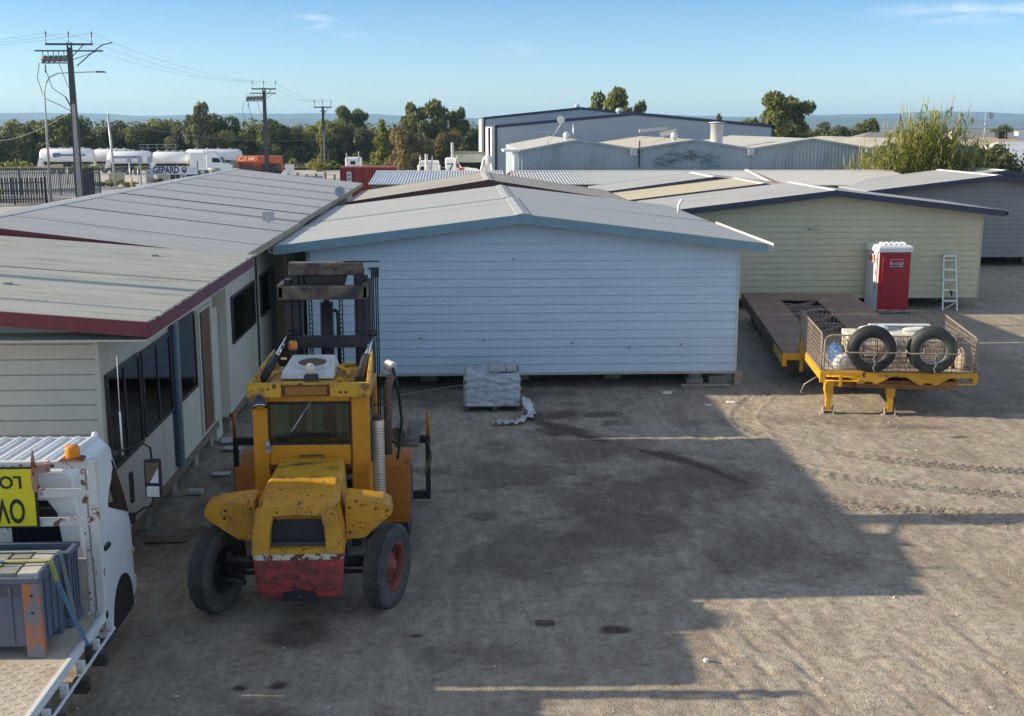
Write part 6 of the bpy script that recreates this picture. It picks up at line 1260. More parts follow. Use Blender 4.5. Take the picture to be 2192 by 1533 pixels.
# ------------------------------------------------------------------ poles, lamps, wires
def stobie(name, label, x, y, h, w0, w1, arm, arm2, tf=True, lean=0, conc=True):
    t = thing('power_pole', label, 'power pole', (x, y, 0), group='power poles along the road')
    mb = MB()
    for s in (-1, 1): mb.hexa([(s * w0 - .05, -.11, 0), (s * w0 + .05, -.11, 0), (s * w0 + .05, .11, 0), (s * w0 - .05, .11, 0), (s * w1 - .05 + lean, -.08, h), (s * w1 + .05 + lean, -.08, h), (s * w1 + .05 + lean, .08, h), (s * w1 - .05 + lean, .08, h)])
    mb.build('steel_flange', MT['pole_steel'], t)
    if conc:
        mb = MB(); a, b = w0 - .06, w1 - .04; hs = h * .62; c_ = a + (b - a) * .62
        mb.hexa([(-a, -.09, 0), (a, -.09, 0), (a, .09, 0), (-a, .09, 0), (-c_, -.07, hs), (c_, -.07, hs), (c_, .07, hs), (-c_, .07, hs)]); mb.build('concrete_core', MT['pole_concrete'] if conc is True else conc, t)
        mb = MB(); mb.hexa([(-c_, -.068, hs + .002), (c_, -.068, hs + .002), (c_, .068, hs + .002), (-c_, .068, hs + .002), (-b, -.05, h * .97), (b, -.05, h * .97), (b, .05, h * .97), (-b, .05, h * .97)]); mb.build('upper_core', MT['pole_steel'], t)
    mb = MB(); mb.box(lean - arm, lean + arm, -.1, -.02, h - .22, h - .06); mb.box(lean - arm2[0], lean + arm2[1], -.16, -.1, h - .72, h - .60)
    mb.bar((lean + .1, -.08, h - 1.2), (lean + arm * .6, -.08, h - .2), .06, .06); mb.bar((lean + .1, -.08, h - 1.4), (lean + arm2[1] * .9, -.1, h - .6), .05, .05)
    mb.build('crossarm', MT['pole_steel'], t)
    for xx in (-arm + .08, -.02, arm - .08):
        mb = MB(); mb.tube([(lean + xx, -.06, h - .06), (lean + xx, -.06, h + .5)], .03, 6); mb.lathe([(.05, 0), (.085, .08), (.05, .12), (.09, .22), (.05, .28), (.085, .38), (.04, .46)], (lean + xx, -.06, h + .42), (0, 0, 1), 8); mb.build('insulator', MT['insulator'], t)
    if tf:
        mb = MB()
        for i in range(5):
            px = lean - .45 - i * .42; mb.tube([(px - .1, -.1, h - 1.3 - .02 * i), (px + .32, -.1, h - 1.22)], .24, 8); mb.tube([(px, -.1, h - 1.05), (px, -.1, h - .72)], .035, 6)
        mb.box(lean - 2.3, lean - .1, -.15, .05, h - 1.66, h - 1.56); mb.tube([(lean - 2.0, -.1, h - 1.75), (lean - 2.0, -.1, h - 2.4)], .07, 6); mb.build('transformer_bank', MT['transformer'], t)
        mb = MB(); mb.tube([(lean - 2.5, 0, h - 1.6), (lean - 2.75, 0, h - 2.8), (lean - 2.3, 0, h - 4.4), (lean - 1.2, 0, h - 4.9), (lean - .1, 0, h - 5.5)], .03, 5); mb.tube([(lean - 1.95, 0, h - 2.4), (lean - 1.6, 0, h - 3.6), (lean - .6, 0, h - 4.3)], .03, 5); mb.tube([(lean - .9, 0, h - 1.7), (lean - .4, 0, h - 3.3), (lean - .1, 0, h - 3.9)], .025, 5); mb.tube([(lean - .6, 0, h - 4.3), (lean - .15, 0, h - 5.2)], .06, 6); mb.build('lead_cable', MT['pole_steel'], t)
    return t
P1 = stobie('p', 'nearest tall power pole, dark steel with a pale concrete core, at upper left', -31.5, 99, 12.75, .28, .15, 1.9, (2.75, 2.7), lean=.0)
mb = MB(); mb.tube([(.5, -.05, 10.9), (1.6, -.05, 11.8), (2.6, -.05, 12.55), (3.45, -.05, 12.75)], .045, 6); mb.build('bracket_arm', MT['pole_steel'], P1)
P2 = stobie('p', 'second power pole, dark and thinner, behind the grey roof ridge', -24.3, 150, 10.75, .22, .15, 1.5, (1.7, 1.5), conc=MT['pole_steel'])
P3 = stobie('p', 'third power pole, pale lower half, furthest of the row in front of the trees', -18.8, 165, 8.75, .17, .11, 1.2, (.4, .4), tf=False, conc=True)
def wire(label, pts, r=.011):
    mb = MB(); mb.tube(pts, r, 5); return one(mb, 'power_line', label, 'wire', MT['wire'], 'power lines')
def sag(a, b, s, n=16): return [(a[0] + (b[0] - a[0]) * i / n, a[1] + (b[1] - a[1]) * i / n, a[2] + (b[2] - a[2]) * i / n - s * 4 * (i / n) * (1 - i / n)) for i in range(n + 1)]
for k, (dx_, nm) in enumerate(((-1.8, 'left'), (0, 'middle'), (1.8, 'right'))):
    wire('%s of the three power lines between the first and second poles' % nm, sag((-31.5 + dx_, 99, 13.5), (-24.3 + dx_ * .8, 150, 11.5), 1.0), .011)
    wire('%s of the faint power lines between the second and third poles' % nm, sag((-24.3 + dx_ * .8, 150, 11.5), (-18.8 + dx_ * .6, 165, 9.5), .8), .012)
    wire('%s of the power lines leaving the first pole past the left edge of the photo' % ('lowest', 'middle', 'highest')[2 - k], sag((-31.5 + dx_, 99, 13.5), (-48 + dx_, 70, 11.6 + .0 * k), 1.2), .011)
wire('low service wire falling left from the first pole behind the street lamp', sag((-31.9, 99, 7.2), (-60, 150, 4.5), 1.0), .011)
wire('low service wire falling right from the first pole over the tankers', sag((-31.2, 99, 7.0), (-16, 180, 5.0), 1.6), .009)
t = thing('street_lamp', 'tall grey street lamp with a curved arm left of the nearest power pole', 'street lamp', (-33.9, 99, 0))
mb = MB(); mb.tube([(0, 0, 0), (.12, 0, 8.6), (.22, 0, 9.35), (.62, 0, 10.0), (1.3, 0, 10.32), (2.3, 0, 10.38), (4.5, 0, 10.45)], [.12, .075, .06, .055, .05, .045, .04], 10); mb.build('post', MT['galv'], t)
mb = MB(); mb.hexa([(4.4, -.12, 10.38), (5.2, -.1, 10.38), (5.2, .1, 10.38), (4.4, .12, 10.38), (4.45, -.1, 10.53), (5.1, -.08, 10.5), (5.1, .08, 10.5), (4.45, .1, 10.53)]); mb.build('lantern', MT['transformer'], t)
mb = MB(); mb.tube([(-34.6, 120, 0), (-34.9, 120, 7.3)], [.13, .10], 10); one(mb, 'lamp_post', 'plain pale post standing beside the second tanker', 'post', MT['galv'])
# ------------------------------------------------------------------ fences
def palisade(label, a, b, h, m, n, cat='fence'):
    t = thing('palisade_fence', label, cat, (a[0], a[1], 0), world=True)
    a = Vector((*a, 0)); b = Vector((*b, 0)); d = (b - a).normalized(); mb = MB()
    for i in range(n):
        p = a + (b - a) * (i + .5) / n; mb.bar(p + Vector((0, 0, .1)), p + Vector((0, 0, h)), .09, .03, d.cross(Vector((0, 0, 1))))
    mb.build('pales', m, t)
    mb = MB()
    for z in (.4, h - .4): mb.bar(a + Vector((0, .05, z)), b + Vector((0, .05, z)), .05, .07)
    mb.build('rail', m, t)
    for i in range(0, 5):
        p = a + (b - a) * i / 4; mb = MB(); mb.bar(p, p + Vector((0, 0, h + .05)), .11, .11); mb.build('post', m, t)
palisade('dark green palisade fence at left in front of the first tanker', (-46, 106), (-32.5, 108), 2.4, MT['fence_green'], 90)
palisade('black palisade fence at the far left beside the green shrubs', (-42, 92.5), (-33.2, 96), 2.1, MT['fence_black'], 46)
palisade('black gate panel beside the base of the first power pole', (-32.9, 107.5), (-31.9, 101), 2.5, MT['fence_black'], 24, 'gate')
t = thing('mesh_fence', 'thin wire fence with posts in front of the tankers', 'fence', (-40, 118, 0), world=True); mb = MB(); mb2 = MB()
for i in range(12): x = -56 + i * 2.4; y = 126 + .2 * i; mb.tube([(x, y, 0), (x, y, 1.9)], .05, 6)
for z in (.3, 1.0, 1.85): mb2.bar((-56, 126, z), (-29.6, 128.2, z), .025, .025)
mb.build('posts', MT['galv'], t); mb2.build('rail', MT['galv'], t)
for i, x in enumerate((-34.2, -33.1, -32.1)):
    mb = MB(); mb.tube([(0, 0, 0), (0, 0, 2.4)], .07, 8); mb.bar((0, 0, 2.4), (0, 0, 3.0), .5, .04)
    o = one(mb, 'site_post', ('left', 'middle', 'right')[i] + ' of the three short pale posts in front of the first tanker', 'post', MT['galv'], 'pale posts by the lot gate'); o.location = (x, 124, 0)
# low posts beside the red container
for i in range(7):
    mb = MB(); mb.bar((0, 0, 0), (0, 0, 2.3 + .08 * (i % 3)), .16, .16); o = one(mb, 'fence_post', ['first', 'second', 'third', 'fourth', 'fifth', 'sixth', 'seventh'][i] + ' grey fence post from the left, between the white sign and the red container', 'fence post', MT['timber'], 'fence posts by the container'); o.location = (-14.6 + i * .74, 96, 0)
mb = MB(); mb.box(-.42, .42, -.03, .03, 1.35, 2.2); mb.box(-.3, -.24, 0, .06, 0, 1.35); mb.box(.24, .3, 0, .06, 0, 1.35); o = one(mb, 'notice_sign', 'small square white sign beyond the grey roof, right of the orange truck', 'sign', MT['white_trim']); o.location = (-15.75, 110, .45)
mb = MB(); mb.lathe([(.12, 0), (.16, 0), (.16, .01), (.12, .01), (.12, 0)], (0, -.035, 1.7), (0, -1, 0), 16); mb.build('emblem', M('grey_print', (.45, .45, .47), .6), o)
mb = MB(); mb.box(-1.6, 1.6, -.05, .05, 1.2, 1.75); mb.box(-1.5, -1.4, -.04, .04, 0, 1.2); mb.box(1.4, 1.5, -.04, .04, 0, 1.2); o = one(mb, 'barrier', 'pale blue barrier board beside the small white sign', 'barrier', M('pale_blue_board', (.32, .42, .48), .6)); o.location = (-13.6, 104, .1)
# ------------------------------------------------------------------ signs at the lot
sg = thing('hoarding_sign', 'long white sign reading GEPARD with a shield, above a dark panel, by the lot entrance', 'sign', (-30.1, 125, 0))
mb = MB(); mb.box(-2.1, 2.6, -.05, .05, 1.15, 1.98); mb.build('board', MT['white_trim'], sg)
mb = MB()
for x in (-2.6, -1.0, .35, 2.62): mb.box(x - .05, x + .05, .06, .14, 0, 2.5 if x > 2.5 else 1.9)
mb.build('post', MT['transformer'], sg)
blue = M('deep_blue_print', (.01, .03, .16), .5)
lettering('GEPARD', .95, blue, sg, Matrix.Translation((-.62, -.06, 1.57)) @ FACE_CAM @ Matrix.Diagonal((.76, 1, 1, 1)), bold=.035, depth=.008)
mb = MB(); mb.prism([(1.0, 1.88), (1.5, 1.88), (1.5, 1.55), (1.42, 1.38), (1.25, 1.25), (1.08, 1.38), (1.0, 1.55)], lambda u, v, w: (u, w, v), -.075, -.052); mb.build('shield', blue, sg)
mb = MB(); mb.prism([(1.08, 1.80), (1.42, 1.80), (1.30, 1.55), (1.15, 1.62)], lambda u, v, w: (u, w, v), -.09, -.077); mb.build('shield_mark', M('pale_mark', (.6, .55, .55), .5), sg)
mb = MB(); mb.box(1.72, 2.4, -.06, -.052, 1.66, 1.74); mb.box(1.72, 2.4, -.06, -.052, 1.40, 1.48); mb.build('small_print', M('pale_blue_print', (.45, .52, .6), .5), sg)
mb = MB(); mb.box(.35, 2.75, -.04, .04, .2, 1.13); lowp = mb.build('dark_panel', M('navy_board', (.012, .02, .06), .5), sg)
lettering('GTS', .42, MT['white_trim'], lowp, Matrix.Translation((1.15, -.055, .93)) @ FACE_CAM, bold=.01)
mb = MB(); mb.hexa([(.6, -.06, .42), (2.4, -.06, .52), (2.4, -.05, .52), (.6, -.05, .42), (.6, -.06, .62), (2.4, -.06, .66), (2.4, -.05, .66), (.6, -.05, .62)]); mb.build('panel_stripe', M('pale_blue_print', (.45, .52, .6), .5), lowp)
mb = MB(); mb.box(-1.6, -.3, .0, .06, .15, 1.1); mb.build('blank_panel', M('cream_panel', (.5, .48, .38), .7), sg)
mb = MB(); mb.box(-.25, .28, .0, .06, .12, 1.1); mb.build('door_panel', MT['near_black'], sg)
mb = MB(); mb.box(-.4, .4, -.03, .03, .15, 1.65); mb.box(-.36, -.3, .035, .1, 0, 1.7); o = one(mb, 'notice_sign', 'grey upright notice board left of the GEPARD sign', 'sign', M('notice_grey', (.50, .51, .54), .6)); o.location = (-32.4, 124.8, 0)
mb = MB(); mb.lathe([(0, 0), (.14, 0)], (0, -.035, 1.35), (0, -1, 0), 14); mb.box(-.3, .3, -.036, -.031, .5, .58); mb.box(-.3, .3, -.036, -.031, .75, .83); mb.build('print', blue, o)
for i, (x, y, lab) in enumerate(((-32.6, 118.5, 'yellow bollard with a bent top left of the GEPARD sign'), (-27.0, 124, 'yellow bollard right of the GEPARD sign'))):
    mb = MB(); mb.tube([(0, 0, 0), (0, 0, .95), (.06, 0, 1.08), (.14, 0, 1.1)], .11, 10); one(mb, 'bollard', lab, 'bollard', MT['bollard'], 'yellow bollards by the lot').location = (x, y, 0)
mb = MB(); mb.box(-.75, .75, -.4, .4, 0, 1.05); mb.box(-.8, .8, -.45, .45, 1.053, 1.10); one(mb, 'cabinet', 'tan utility cabinet beside the plain post', 'cabinet', MT['box_tan'], bevel=.02).location = (-37.3, 130, 0)
# ------------------------------------------------------------------ trucks in the distance
def tank_body(par, x0, x1, z, r, stripe=None, hood=True):
    """horizontal tank with round ends"""
    mb = MB(); L_ = x1 - x0; mb.lathe([(0, 0), (r * .5, .03), (r * .85, .18), (r, .5), (r * 1.02, L_ / 2), (r, L_ - .5), (r * .85, L_ - .18), (r * .5, L_ - .03), (0, L_)], (x0, 0, z), (1, 0, 0), 26); tk_ = mb.build('tank', MT['tank_white'], par)
    mb = MB(); mb.box(x0 + .8, x1 - .8, -.25, .25, z + r * .98, z + r + .06)
    for i in range(4): mb.lathe([(.22, 0), (.22, .14), (0, .16)], (x0 + L_ * (.2 + .2 * i), 0, z + r), (0, 0, 1), 10)
    mb.build('catwalk', MT['grey_metal'], tk_)
    if stripe:
        mb = MB(); n = 10
        for zz, hh in ((.16, .06), (-.02, .12)):
            y = -math.sqrt(max(.01, (r * 1.03) ** 2 - zz ** 2)); mb.box(x0 + stripe[0], x0 + stripe[1], y - .02, y + .06, z + zz, z + zz + hh)
        mb.build('stripe', MT['tank_blue'], tk_)
    return tk_
def tanker(label, x0, y, L_, z, r, stripe, logo=None, group='white tanker trailers'):
    t = thing('tanker_trailer', label, 'tanker', (x0 + L_ / 2, y, 0), group=group)
    tb = tank_body(t, -L_ / 2, L_ / 2, z, r, stripe)
    mb = MB(); mb.box(-L_ / 2 + .5, L_ / 2 - .4, -.5, .5, z - r - .15, z - r + .15); mb.box(-.4, .6, -.75, -.5, z - r - .5, z - r); mb.build('chassis', MT['sheer_dark'], t)
    mb = MB(); mb.prism([(-L_ / 2 + .1, z - r * .2), (-L_ / 2 - .25, z - r * 1.5), (-L_ / 2, z - r * 1.5), (-L_ / 2 + .7, z - r * .7)], lambda u, v, w: (u, w, v), -r * .9, r * .9); mb.build('rear_skirt', MT['tank_white'], t)
    for k in range(3): wheel(t, (-L_ / 2 + 1.6 + k * 1.1, -r * .8, .42), (0, -1, 0), .42, .3, rim=MT['grey_metal'])
    mb = MB(); mb.box(L_ / 2 - 1.6, L_ / 2 - 1.45, -r * .7, -r * .6, 0, z - r); mb.build('landing_leg', MT['grey_metal'], t)
    if logo: lettering(logo, .75, MT['tank_blue'], tb, Matrix.Translation((-L_ / 2 + 2.4, -r * 1.06, z + .05)) @ FACE_CAM, bold=.03, depth=.02)
    return t
tanker('first white tanker trailer at far left with a blue stripe and letters', -54.0, 155, 6.9, 2.35, .92, (2.0, 6.0), 'GT')
tanker('plain white tanker trailer half hidden behind the first power pole', -48.2, 158, 5.2, 2.25, .88, None)
tanker('longest white tanker trailer with a blue stripe, behind the GEPARD sign', -44.6, 152, 5.6, 2.15, .86, (.9, 4.4))
tanker('short white tanker joined in line between the striped tanker and the white truck', -39.0, 152, 4.7, 2.10, .82, None)
tanker('white tanker body standing behind the white prime mover', -36.2, 158, 7.4, 2.30, .80, None)
mb = MB()
for x in (-40.8, -39.6, -38.4, -37.2): mb.tube([(x, 157, 1), (x, 157, 3.75)], .04, 6)
mb.bar((-42, 157, 3.7), (-37, 157, 3.75), .05, .05); mb.bar((-42, 157, 3.3), (-37, 157, 3.3), .04, .04); one(mb, 'gantry_rail', 'grey handrail frame standing above the second tanker', 'handrail', MT['galv'])
def prime_mover(label, x, y, rz, m, sc=1, group=None):
    t = thing('prime_mover', label, 'truck', (x, y, 0), rz=rz, group=group)
    mb = MB(); mb.prism([(-2.6, .65), (2.45, .65), (2.5, 1.35), (1.35, 1.55), (.9, 2.25), (.55, 2.55), (-.7, 2.62), (-.75, .9), (-2.6, .9)], lambda u, v, w: (u, w, v), -1.0, 1.0); mb.build('cab', m, t, .06)
    mb = MB(); mb.prism([(.0, 1.62), (1.12, 1.62), (.84, 2.15), (.0, 2.2)], lambda u, v, w: (u, w, v), -1.012, -1.002); mb.prism([(.97, 1.6), (1.4, 1.6), (1.0, 2.3)], lambda u, v, w: (u, w, v), -.85, .85); mb.build('window', M('dark_truck_glass', (.015, .02, .025), .1), t)
    mb = MB(); mb.prism([(-.75, 2.5), (.6, 2.5), (.3, 3.0), (-.7, 3.1)], lambda u, v, w: (u, w, v), -.8, .8); mb.build('roof_fairing', m, t, .05)
    mb = MB(); mb.tube([(-.95, -.8, .9), (-.95, -.8, 3.1)], .08, 8); mb.tube([(-.95, .8, .9), (-.95, .8, 3.1)], .08, 8); mb.build('exhaust_stack', MT['chrome'], t)
    mb = MB(); mb.box(2.45, 2.62, -1, 1, .35, .75); mb.tube([(-.5, -.85, .75), (.9, -.85, .75)], .25, 12); mb.build('bumper', MT['grey_metal'], t)
    for q in (1.7, -1.3, -2.3):
        for s in (-1, 1): wheel(t, (q, s * .85, .45), (0, s, 0), .45, .28, rim=MT['chrome'])
    return t
prime_mover('white prime mover with a dark window, right of the tankers', -31.0, 150.5, 0, MT['tank_white'])
mb = MB(); mb.box(-1.05, 1.05, -.95, .95, 0, 2.1)
o = one(mb, 'sleeper_box', 'white box body fixed behind the white prime mover', 'truck body', MT['tank_white'], bevel=.05); o.location = (-32.75, 150.6, .75)
# orange truck
t = thing('orange_truck', 'orange box truck with an open side flap behind the second power pole', 'truck', (-25.3, 151, 0))
mb = MB(); mb.box(-2.7, 2.7, -.1, 1.0, .55, 2.4); mb.box(-.1, 2.7, -1.0, -.1, 1.5, 2.4); mb.box(-2.7, -2.5, -1.0, -.1, .55, 2.4); mb.build('box_body', MT['orange_truck'], t, .03)
mb = MB(); mb.hexa([(-2.65, -1.9, 1.75), (-.1, -1.9, 1.75), (-.1, -1.86, 1.72), (-2.65, -1.86, 1.72), (-2.65, -1.0, 2.43), (-.1, -1.0, 2.43), (-.1, -.96, 2.40), (-2.65, -.96, 2.40)]); mb.build('side_flap', M('orange_flap', (.60, .17, .07), .5), t)
mb = MB(); mb.lathe([(.38, 0), (.48, 0), (.48, .02), (.38, .02), (.38, 0)], (-1.9, -1.49, 2.1), (0, -.65, .75), 18); mb.hexa([(-1.2, -1.72, 1.95), (-.4, -1.72, 1.95), (-.4, -1.70, 1.95), (-1.2, -1.70, 1.95), (-1.2, -1.42, 2.17), (-.4, -1.42, 2.17), (-.4, -1.40, 2.17), (-1.2, -1.40, 2.17)]); mb.build('flap_print', M('pale_orange_print', (.72, .45, .33), .5), t)
mb = MB()
for i in range(6): mb.box(.15 + i * .4, .45 + i * .4, -.6, -.15, .7, 1.2 + .2 * (i % 2))
for i in range(3): mb.lathe([(0, 0), (.3, 0), (.3, .3), (0, .3)], (-2.0 + i * .65, -.5, 1.0), (0, -1, 0), 14)
mb.build('pump_gear', M('grey_gear', (.12, .11, .10), .6, var=.4), t)
mb = MB(); mb.prism([(-3.9, .5), (-2.75, .5), (-2.75, 1.9), (-3.45, 1.85), (-3.8, 1.3)], lambda u, v, w: (u, w, v), -.95, .95); mb.build('cab', M('grey_green_cab', (.22, .26, .25), .5), t, .05)
mb = MB(); mb.box(-3.8, 2.7, -.8, .8, .35, .55); mb.build('chassis', MT['sheer_dark'], t)
for q in (-3.2, 1.4, 2.1):
    for s in (-1, 1): wheel(t, (q, s * .85, .45), (0, s, 0), .45, .28, rim=MT['greasy'])
# red container and things beside the big shed
t = thing('shipping_container', 'dark red shipping container with a white label strip, in front of the trees', 'container', (-7.2, 101, 0))
mb = MB(); n = 160
mb.box(-3.0, 1.8, 0, 2.4, .12, 2.62); mb.grid(lambda u, v: (-2.95 + 4.7 * u, -.03 + .03 * max(-1, min(1, 2.2 * math.sin(u * 2 * math.pi * 22))), .2 + 2.35 * v), n, 1, False); mb.build('body', MT['container_red'], t)
mb = MB(); mb.box(-3.03, 1.83, -.07, 2.43, 2.62, 2.72); mb.box(-3.03, 1.83, -.07, 2.43, 0, .118); mb.box(-3.04, -2.95, -.08, 0, .12, 2.62); mb.box(1.75, 1.84, -.08, 0, .12, 2.62); mb.build('frame', M('faded_red_frame', (.26, .06, .055), .6), t)
mb = MB(); mb.box(-2.45, -2.05, -.10, -.08, .7, 2.3); sp_ = mb.build('label_strip', M('pale_strip', (.45, .50, .55), .6), t)
mb = MB()
for z in (1.0, 1.35, 1.7, 2.05): mb.box(-2.36, -2.14, -.112, -.101, z - .1, z + .1)
mb.build('label_print', M('blue_grey_print', (.12, .18, .26), .6), sp_)
t = thing('parked_truck', 'white truck cab seen from behind, standing behind the red container', 'truck', (-9.85, 110, 0))
mb = MB(); mb.box(-.7, .7, -.9, .9, 1.4, 3.3); mb.build('cab', MT['tank_white'], t, .12)
mb = MB(); mb.box(-.22, .22, -.92, -.905, 2.65, 2.98); mb.build('window', MT['near_black'], t)
mb = MB(); mb.box(-.75, .75, -2.5, 2.2, .5, 1.39); mb.tube([(-.55, -.95, 2.9), (-.55, -.95, 3.7)], .05, 6); mb.tube([(.55, -.95, 2.9), (.55, -.95, 3.85)], .05, 6); mb.build('chassis', MT['grey_metal'], t)
for s in (-1, 1): wheel(t, (s * .65, -1.4, .45), (s, 0, 0), .45, .3, rim=MT['grey_metal'])
t = thing('parked_truck', 'white truck top with tall exhaust stacks behind the white corrugated roof', 'truck', (-2.7, 106, 0))
mb = MB(); mb.box(-1.1, .9, -1, 1, .9, 2.75); mb.box(-.95, .8, -.9, .9, 2.75, 3.1); mb.build('cab', MT['tank_white'], t, .12)
mb = MB(); mb.prism([(-.95, 1.9), (-.5, 1.9), (-.5, 2.6), (-.8, 2.6)], lambda u, v, w: (u, w, v), -1.02, -1.005); mb.build('window', MT['near_black'], t)
mb = MB(); mb.tube([(-.3, -1.1, .6), (-.3, -1.1, 3.7)], .14, 8); mb.tube([(.2, -1.1, .6), (.2, -1.1, 3.5)], .07, 8); mb.tube([(-.85, -1.05, 2.7), (-.85, -1.05, 3.6)], .05, 6); mb.build('exhaust_stack', M('pale_stack', (.55, .54, .5), .4, metal=.4), t)
mb = MB(); mb.box(-3, 1.0, -.9, .9, .4, .89); mb.build('chassis', MT['sheer_dark'], t)
for q in (-2.3, .4): wheel(t, (q, -.9, .45), (0, -1, 0), .45, .3, rim=MT['grey_metal'])
t = thing('parked_truck', 'white truck with a blue 7 shaped mark and long bonnet, left of the big shed', 'truck', (-.1, 106, 0))
mb = MB(); mb.box(-1.25, -.3, -1, 1, .9, 3.35); mb.prism([(-.3, .9), (2.3, .9), (2.3, 1.9), (1.6, 2.35), (.6, 2.5), (.2, 2.45), (-.1, 2.9), (-.3, 3.0)], lambda u, v, w: (u, w, v), -.95, .95); cb_ = mb.build('cab', MT['tank_white'], t, .12)
mb = MB(); mb.prism([(-1.1, 2.88), (-.48, 2.88), (-.78, 2.2), (-.95, 2.2), (-.65, 2.78), (-1.1, 2.78)], lambda u, v, w: (u, w, v), -1.03, -1.005); mb.build('mark', MT['tank_blue'], cb_)
mb = MB(); mb.box(.0, .45, -1.05, -.96, 2.05, 2.5); mb.build('red_tank', M('red_small_tank', (.55, .05, .04), .4), t)
mb = MB(); mb.prism([(-.22, 2.5), (.05, 2.5), (-.05, 2.85), (-.22, 2.95)], lambda u, v, w: (u, w, v), -.965, -.952); mb.build('window', MT['near_black'], t)
mb = MB(); mb.box(-2, 2.2, -.85, .85, .4, .89); mb.tube([(-.2, -.9, 2.5), (-.2, -.9, 3.6)], .07, 6); mb.build('chassis', MT['grey_metal'], t)
for q in (-1.3, 1.5): wheel(t, (q, -.9, .45), (0, -1, 0), .45, .3, rim=MT['grey_metal'])
t = thing('open_shed', 'low grey green shed with a dark open front left of the big shed', 'shed', (.6, 112, 0))
mb = MB(); mb.box(-1.4, 5, -.1, .0, 2.75, 3.6); mb.box(-1.4, 5, .01, 9, 3.45, 3.55); mb.box(-1.4, 5, 8.9, 9, 0, 3.4); mb.box(-1.4, -1.25, .01, 8.9, 0, 3.44); mb.build('wall', M('grey_green_cladding', (.30, .34, .30), .6), t)
mb = MB(); mb.box(-1.5, 5.1, -.16, -.105, 3.55, 3.72); mb.build('roof_edge', MT['transformer'], t)
mb = MB(); mb.tube([(-1.35, -.1, 0), (-1.35, -.1, 4.6)], .13, 8); mb.build('post', M('grey_green_post', (.36, .42, .38), .6), t)
t = thing('hopper', 'white cone bottomed hopper on splayed legs beside the big shed wall', 'hopper', (2.15, 88, 0))
mb = MB(); mb.lathe([(0, 4.0), (.2, 3.97), (.36, 3.85), (.38, 3.3), (.15, 2.7), (.12, 2.2), (0, 2.2)], (-.1, 0, 0), (0, 0, 1), 22); mb.build('vessel', MT['white_trim'], t)
for a, b in (((-.38, -.2, 3.75), (-1.3, -.3, 0)), ((-.3, .3, 3.75), (-1.15, .5, 0)), ((.15, -.38, 3.4), (.5, -.5, 0))):
    mb = MB(); mb.tube([a, b], .12, 10); mb.build('leg', MT['white_trim'], t)

# ------------------------------------------------------------------ trees
def leaf_mat(name, c0, c1, c2):
    m = bpy.data.materials.new(name); m.use_nodes = True; N = m.node_tree.nodes; L = m.node_tree.links; b = N['Principled BSDF']; b.inputs['Roughness'].default_value = .6; b.inputs['Specular IOR Level'].default_value = .25
    va = N.new('ShaderNodeVertexColor'); va.layer_name = 'tint'
    rp = N.new('ShaderNodeValToRGB'); rp.color_ramp.elements[0].color = (*c0, 1); rp.color_ramp.elements[1].color = (*c2, 1); e = rp.color_ramp.elements.new(.5); e.color = (*c1, 1)
    L.new(va.outputs[0], rp.inputs[0]); L.new(rp.outputs[0], b.inputs['Base Color'])
    tr_ = N.new('ShaderNodeBsdfTranslucent'); L.new(rp.outputs[0], tr_.inputs[0]); mx = N.new('ShaderNodeMixShader'); mx.inputs[0].default_value = .38
    L.new(b.outputs[0], mx.inputs[1]); L.new(tr_.outputs[0], mx.inputs[2]); L.new(mx.outputs[0], N['Material Output'].inputs['Surface']); return m
LM = [leaf_mat('dark_olive_leaves', (.07, .085, .03), (.14, .165, .05), (.23, .235, .08)), leaf_mat('olive_leaves', (.10, .12, .04), (.19, .21, .062), (.30, .285, .09)), leaf_mat('grey_green_leaves', (.08, .095, .048), (.155, .17, .075), (.25, .235, .11)),
      leaf_mat('yellow_green_leaves', (.13, .15, .035), (.24, .25, .05), (.35, .32, .08)), leaf_mat('brown_green_leaves', (.09, .075, .03), (.18, .145, .05), (.27, .205, .075))]
bark = M('gum_bark', (.22, .19, .16), .9, var=.25)
def leaves(clumps, n, size, seed, mat, name, par, flat=.5, droop=0):
    """leaf-sized faces spread through clumps (cx, cy, cz, rx, ry, rz)"""
    g = np.random.RandomState(seed); w = np.array([c[3] * c[4] + c[4] * c[5] for c in clumps]); k = g.choice(len(clumps), n, p=w / w.sum()); C_ = np.array(clumps)[k]
    d = g.normal(size=(n, 3)); d /= np.linalg.norm(d, axis=1)[:, None]; r = .55 + .5 * g.rand(n) ** .6; p = C_[:, :3] + d * C_[:, 3:] * r[:, None]
    nr = d * flat + g.normal(size=(n, 3)) * (1 - flat) * .8; nr[:, 2] += .15; nr /= np.linalg.norm(nr, axis=1)[:, None]
    a = np.cross(nr, g.normal(size=(n, 3))); a /= np.linalg.norm(a, axis=1)[:, None]; b = np.cross(nr, a); s = size * (.6 + .8 * g.rand(n))[:, None]
    a = a * s; b = b * s * .55
    V = np.stack([p - a, p - b * .9, p + a * 1.1, p + b], 1).reshape(-1, 3)
    me = bpy.data.meshes.new(name); me.vertices.add(4 * n); me.vertices.foreach_set('co', V.astype(np.float32).ravel()); me.loops.add(4 * n); me.loops.foreach_set('vertex_index', np.arange(4 * n, dtype=np.int32)); me.polygons.add(n); me.polygons.foreach_set('loop_start', np.arange(0, 4 * n, 4, dtype=np.int32)); me.update()
    tint = np.clip(g.rand(len(clumps))[k] * .6 + g.rand(n) * .4, 0, 1); col = np.repeat(tint, 4); at = me.color_attributes.new('tint', 'FLOAT_COLOR', 'POINT'); at.data.foreach_set('color', np.stack([col, col, col, np.ones_like(col)], -1).astype(np.float32).ravel())
    me.materials.append(mat); o = bpy.data.objects.new(name, me); COL.objects.link(o)
    if par is not None: o.parent = par
    return o
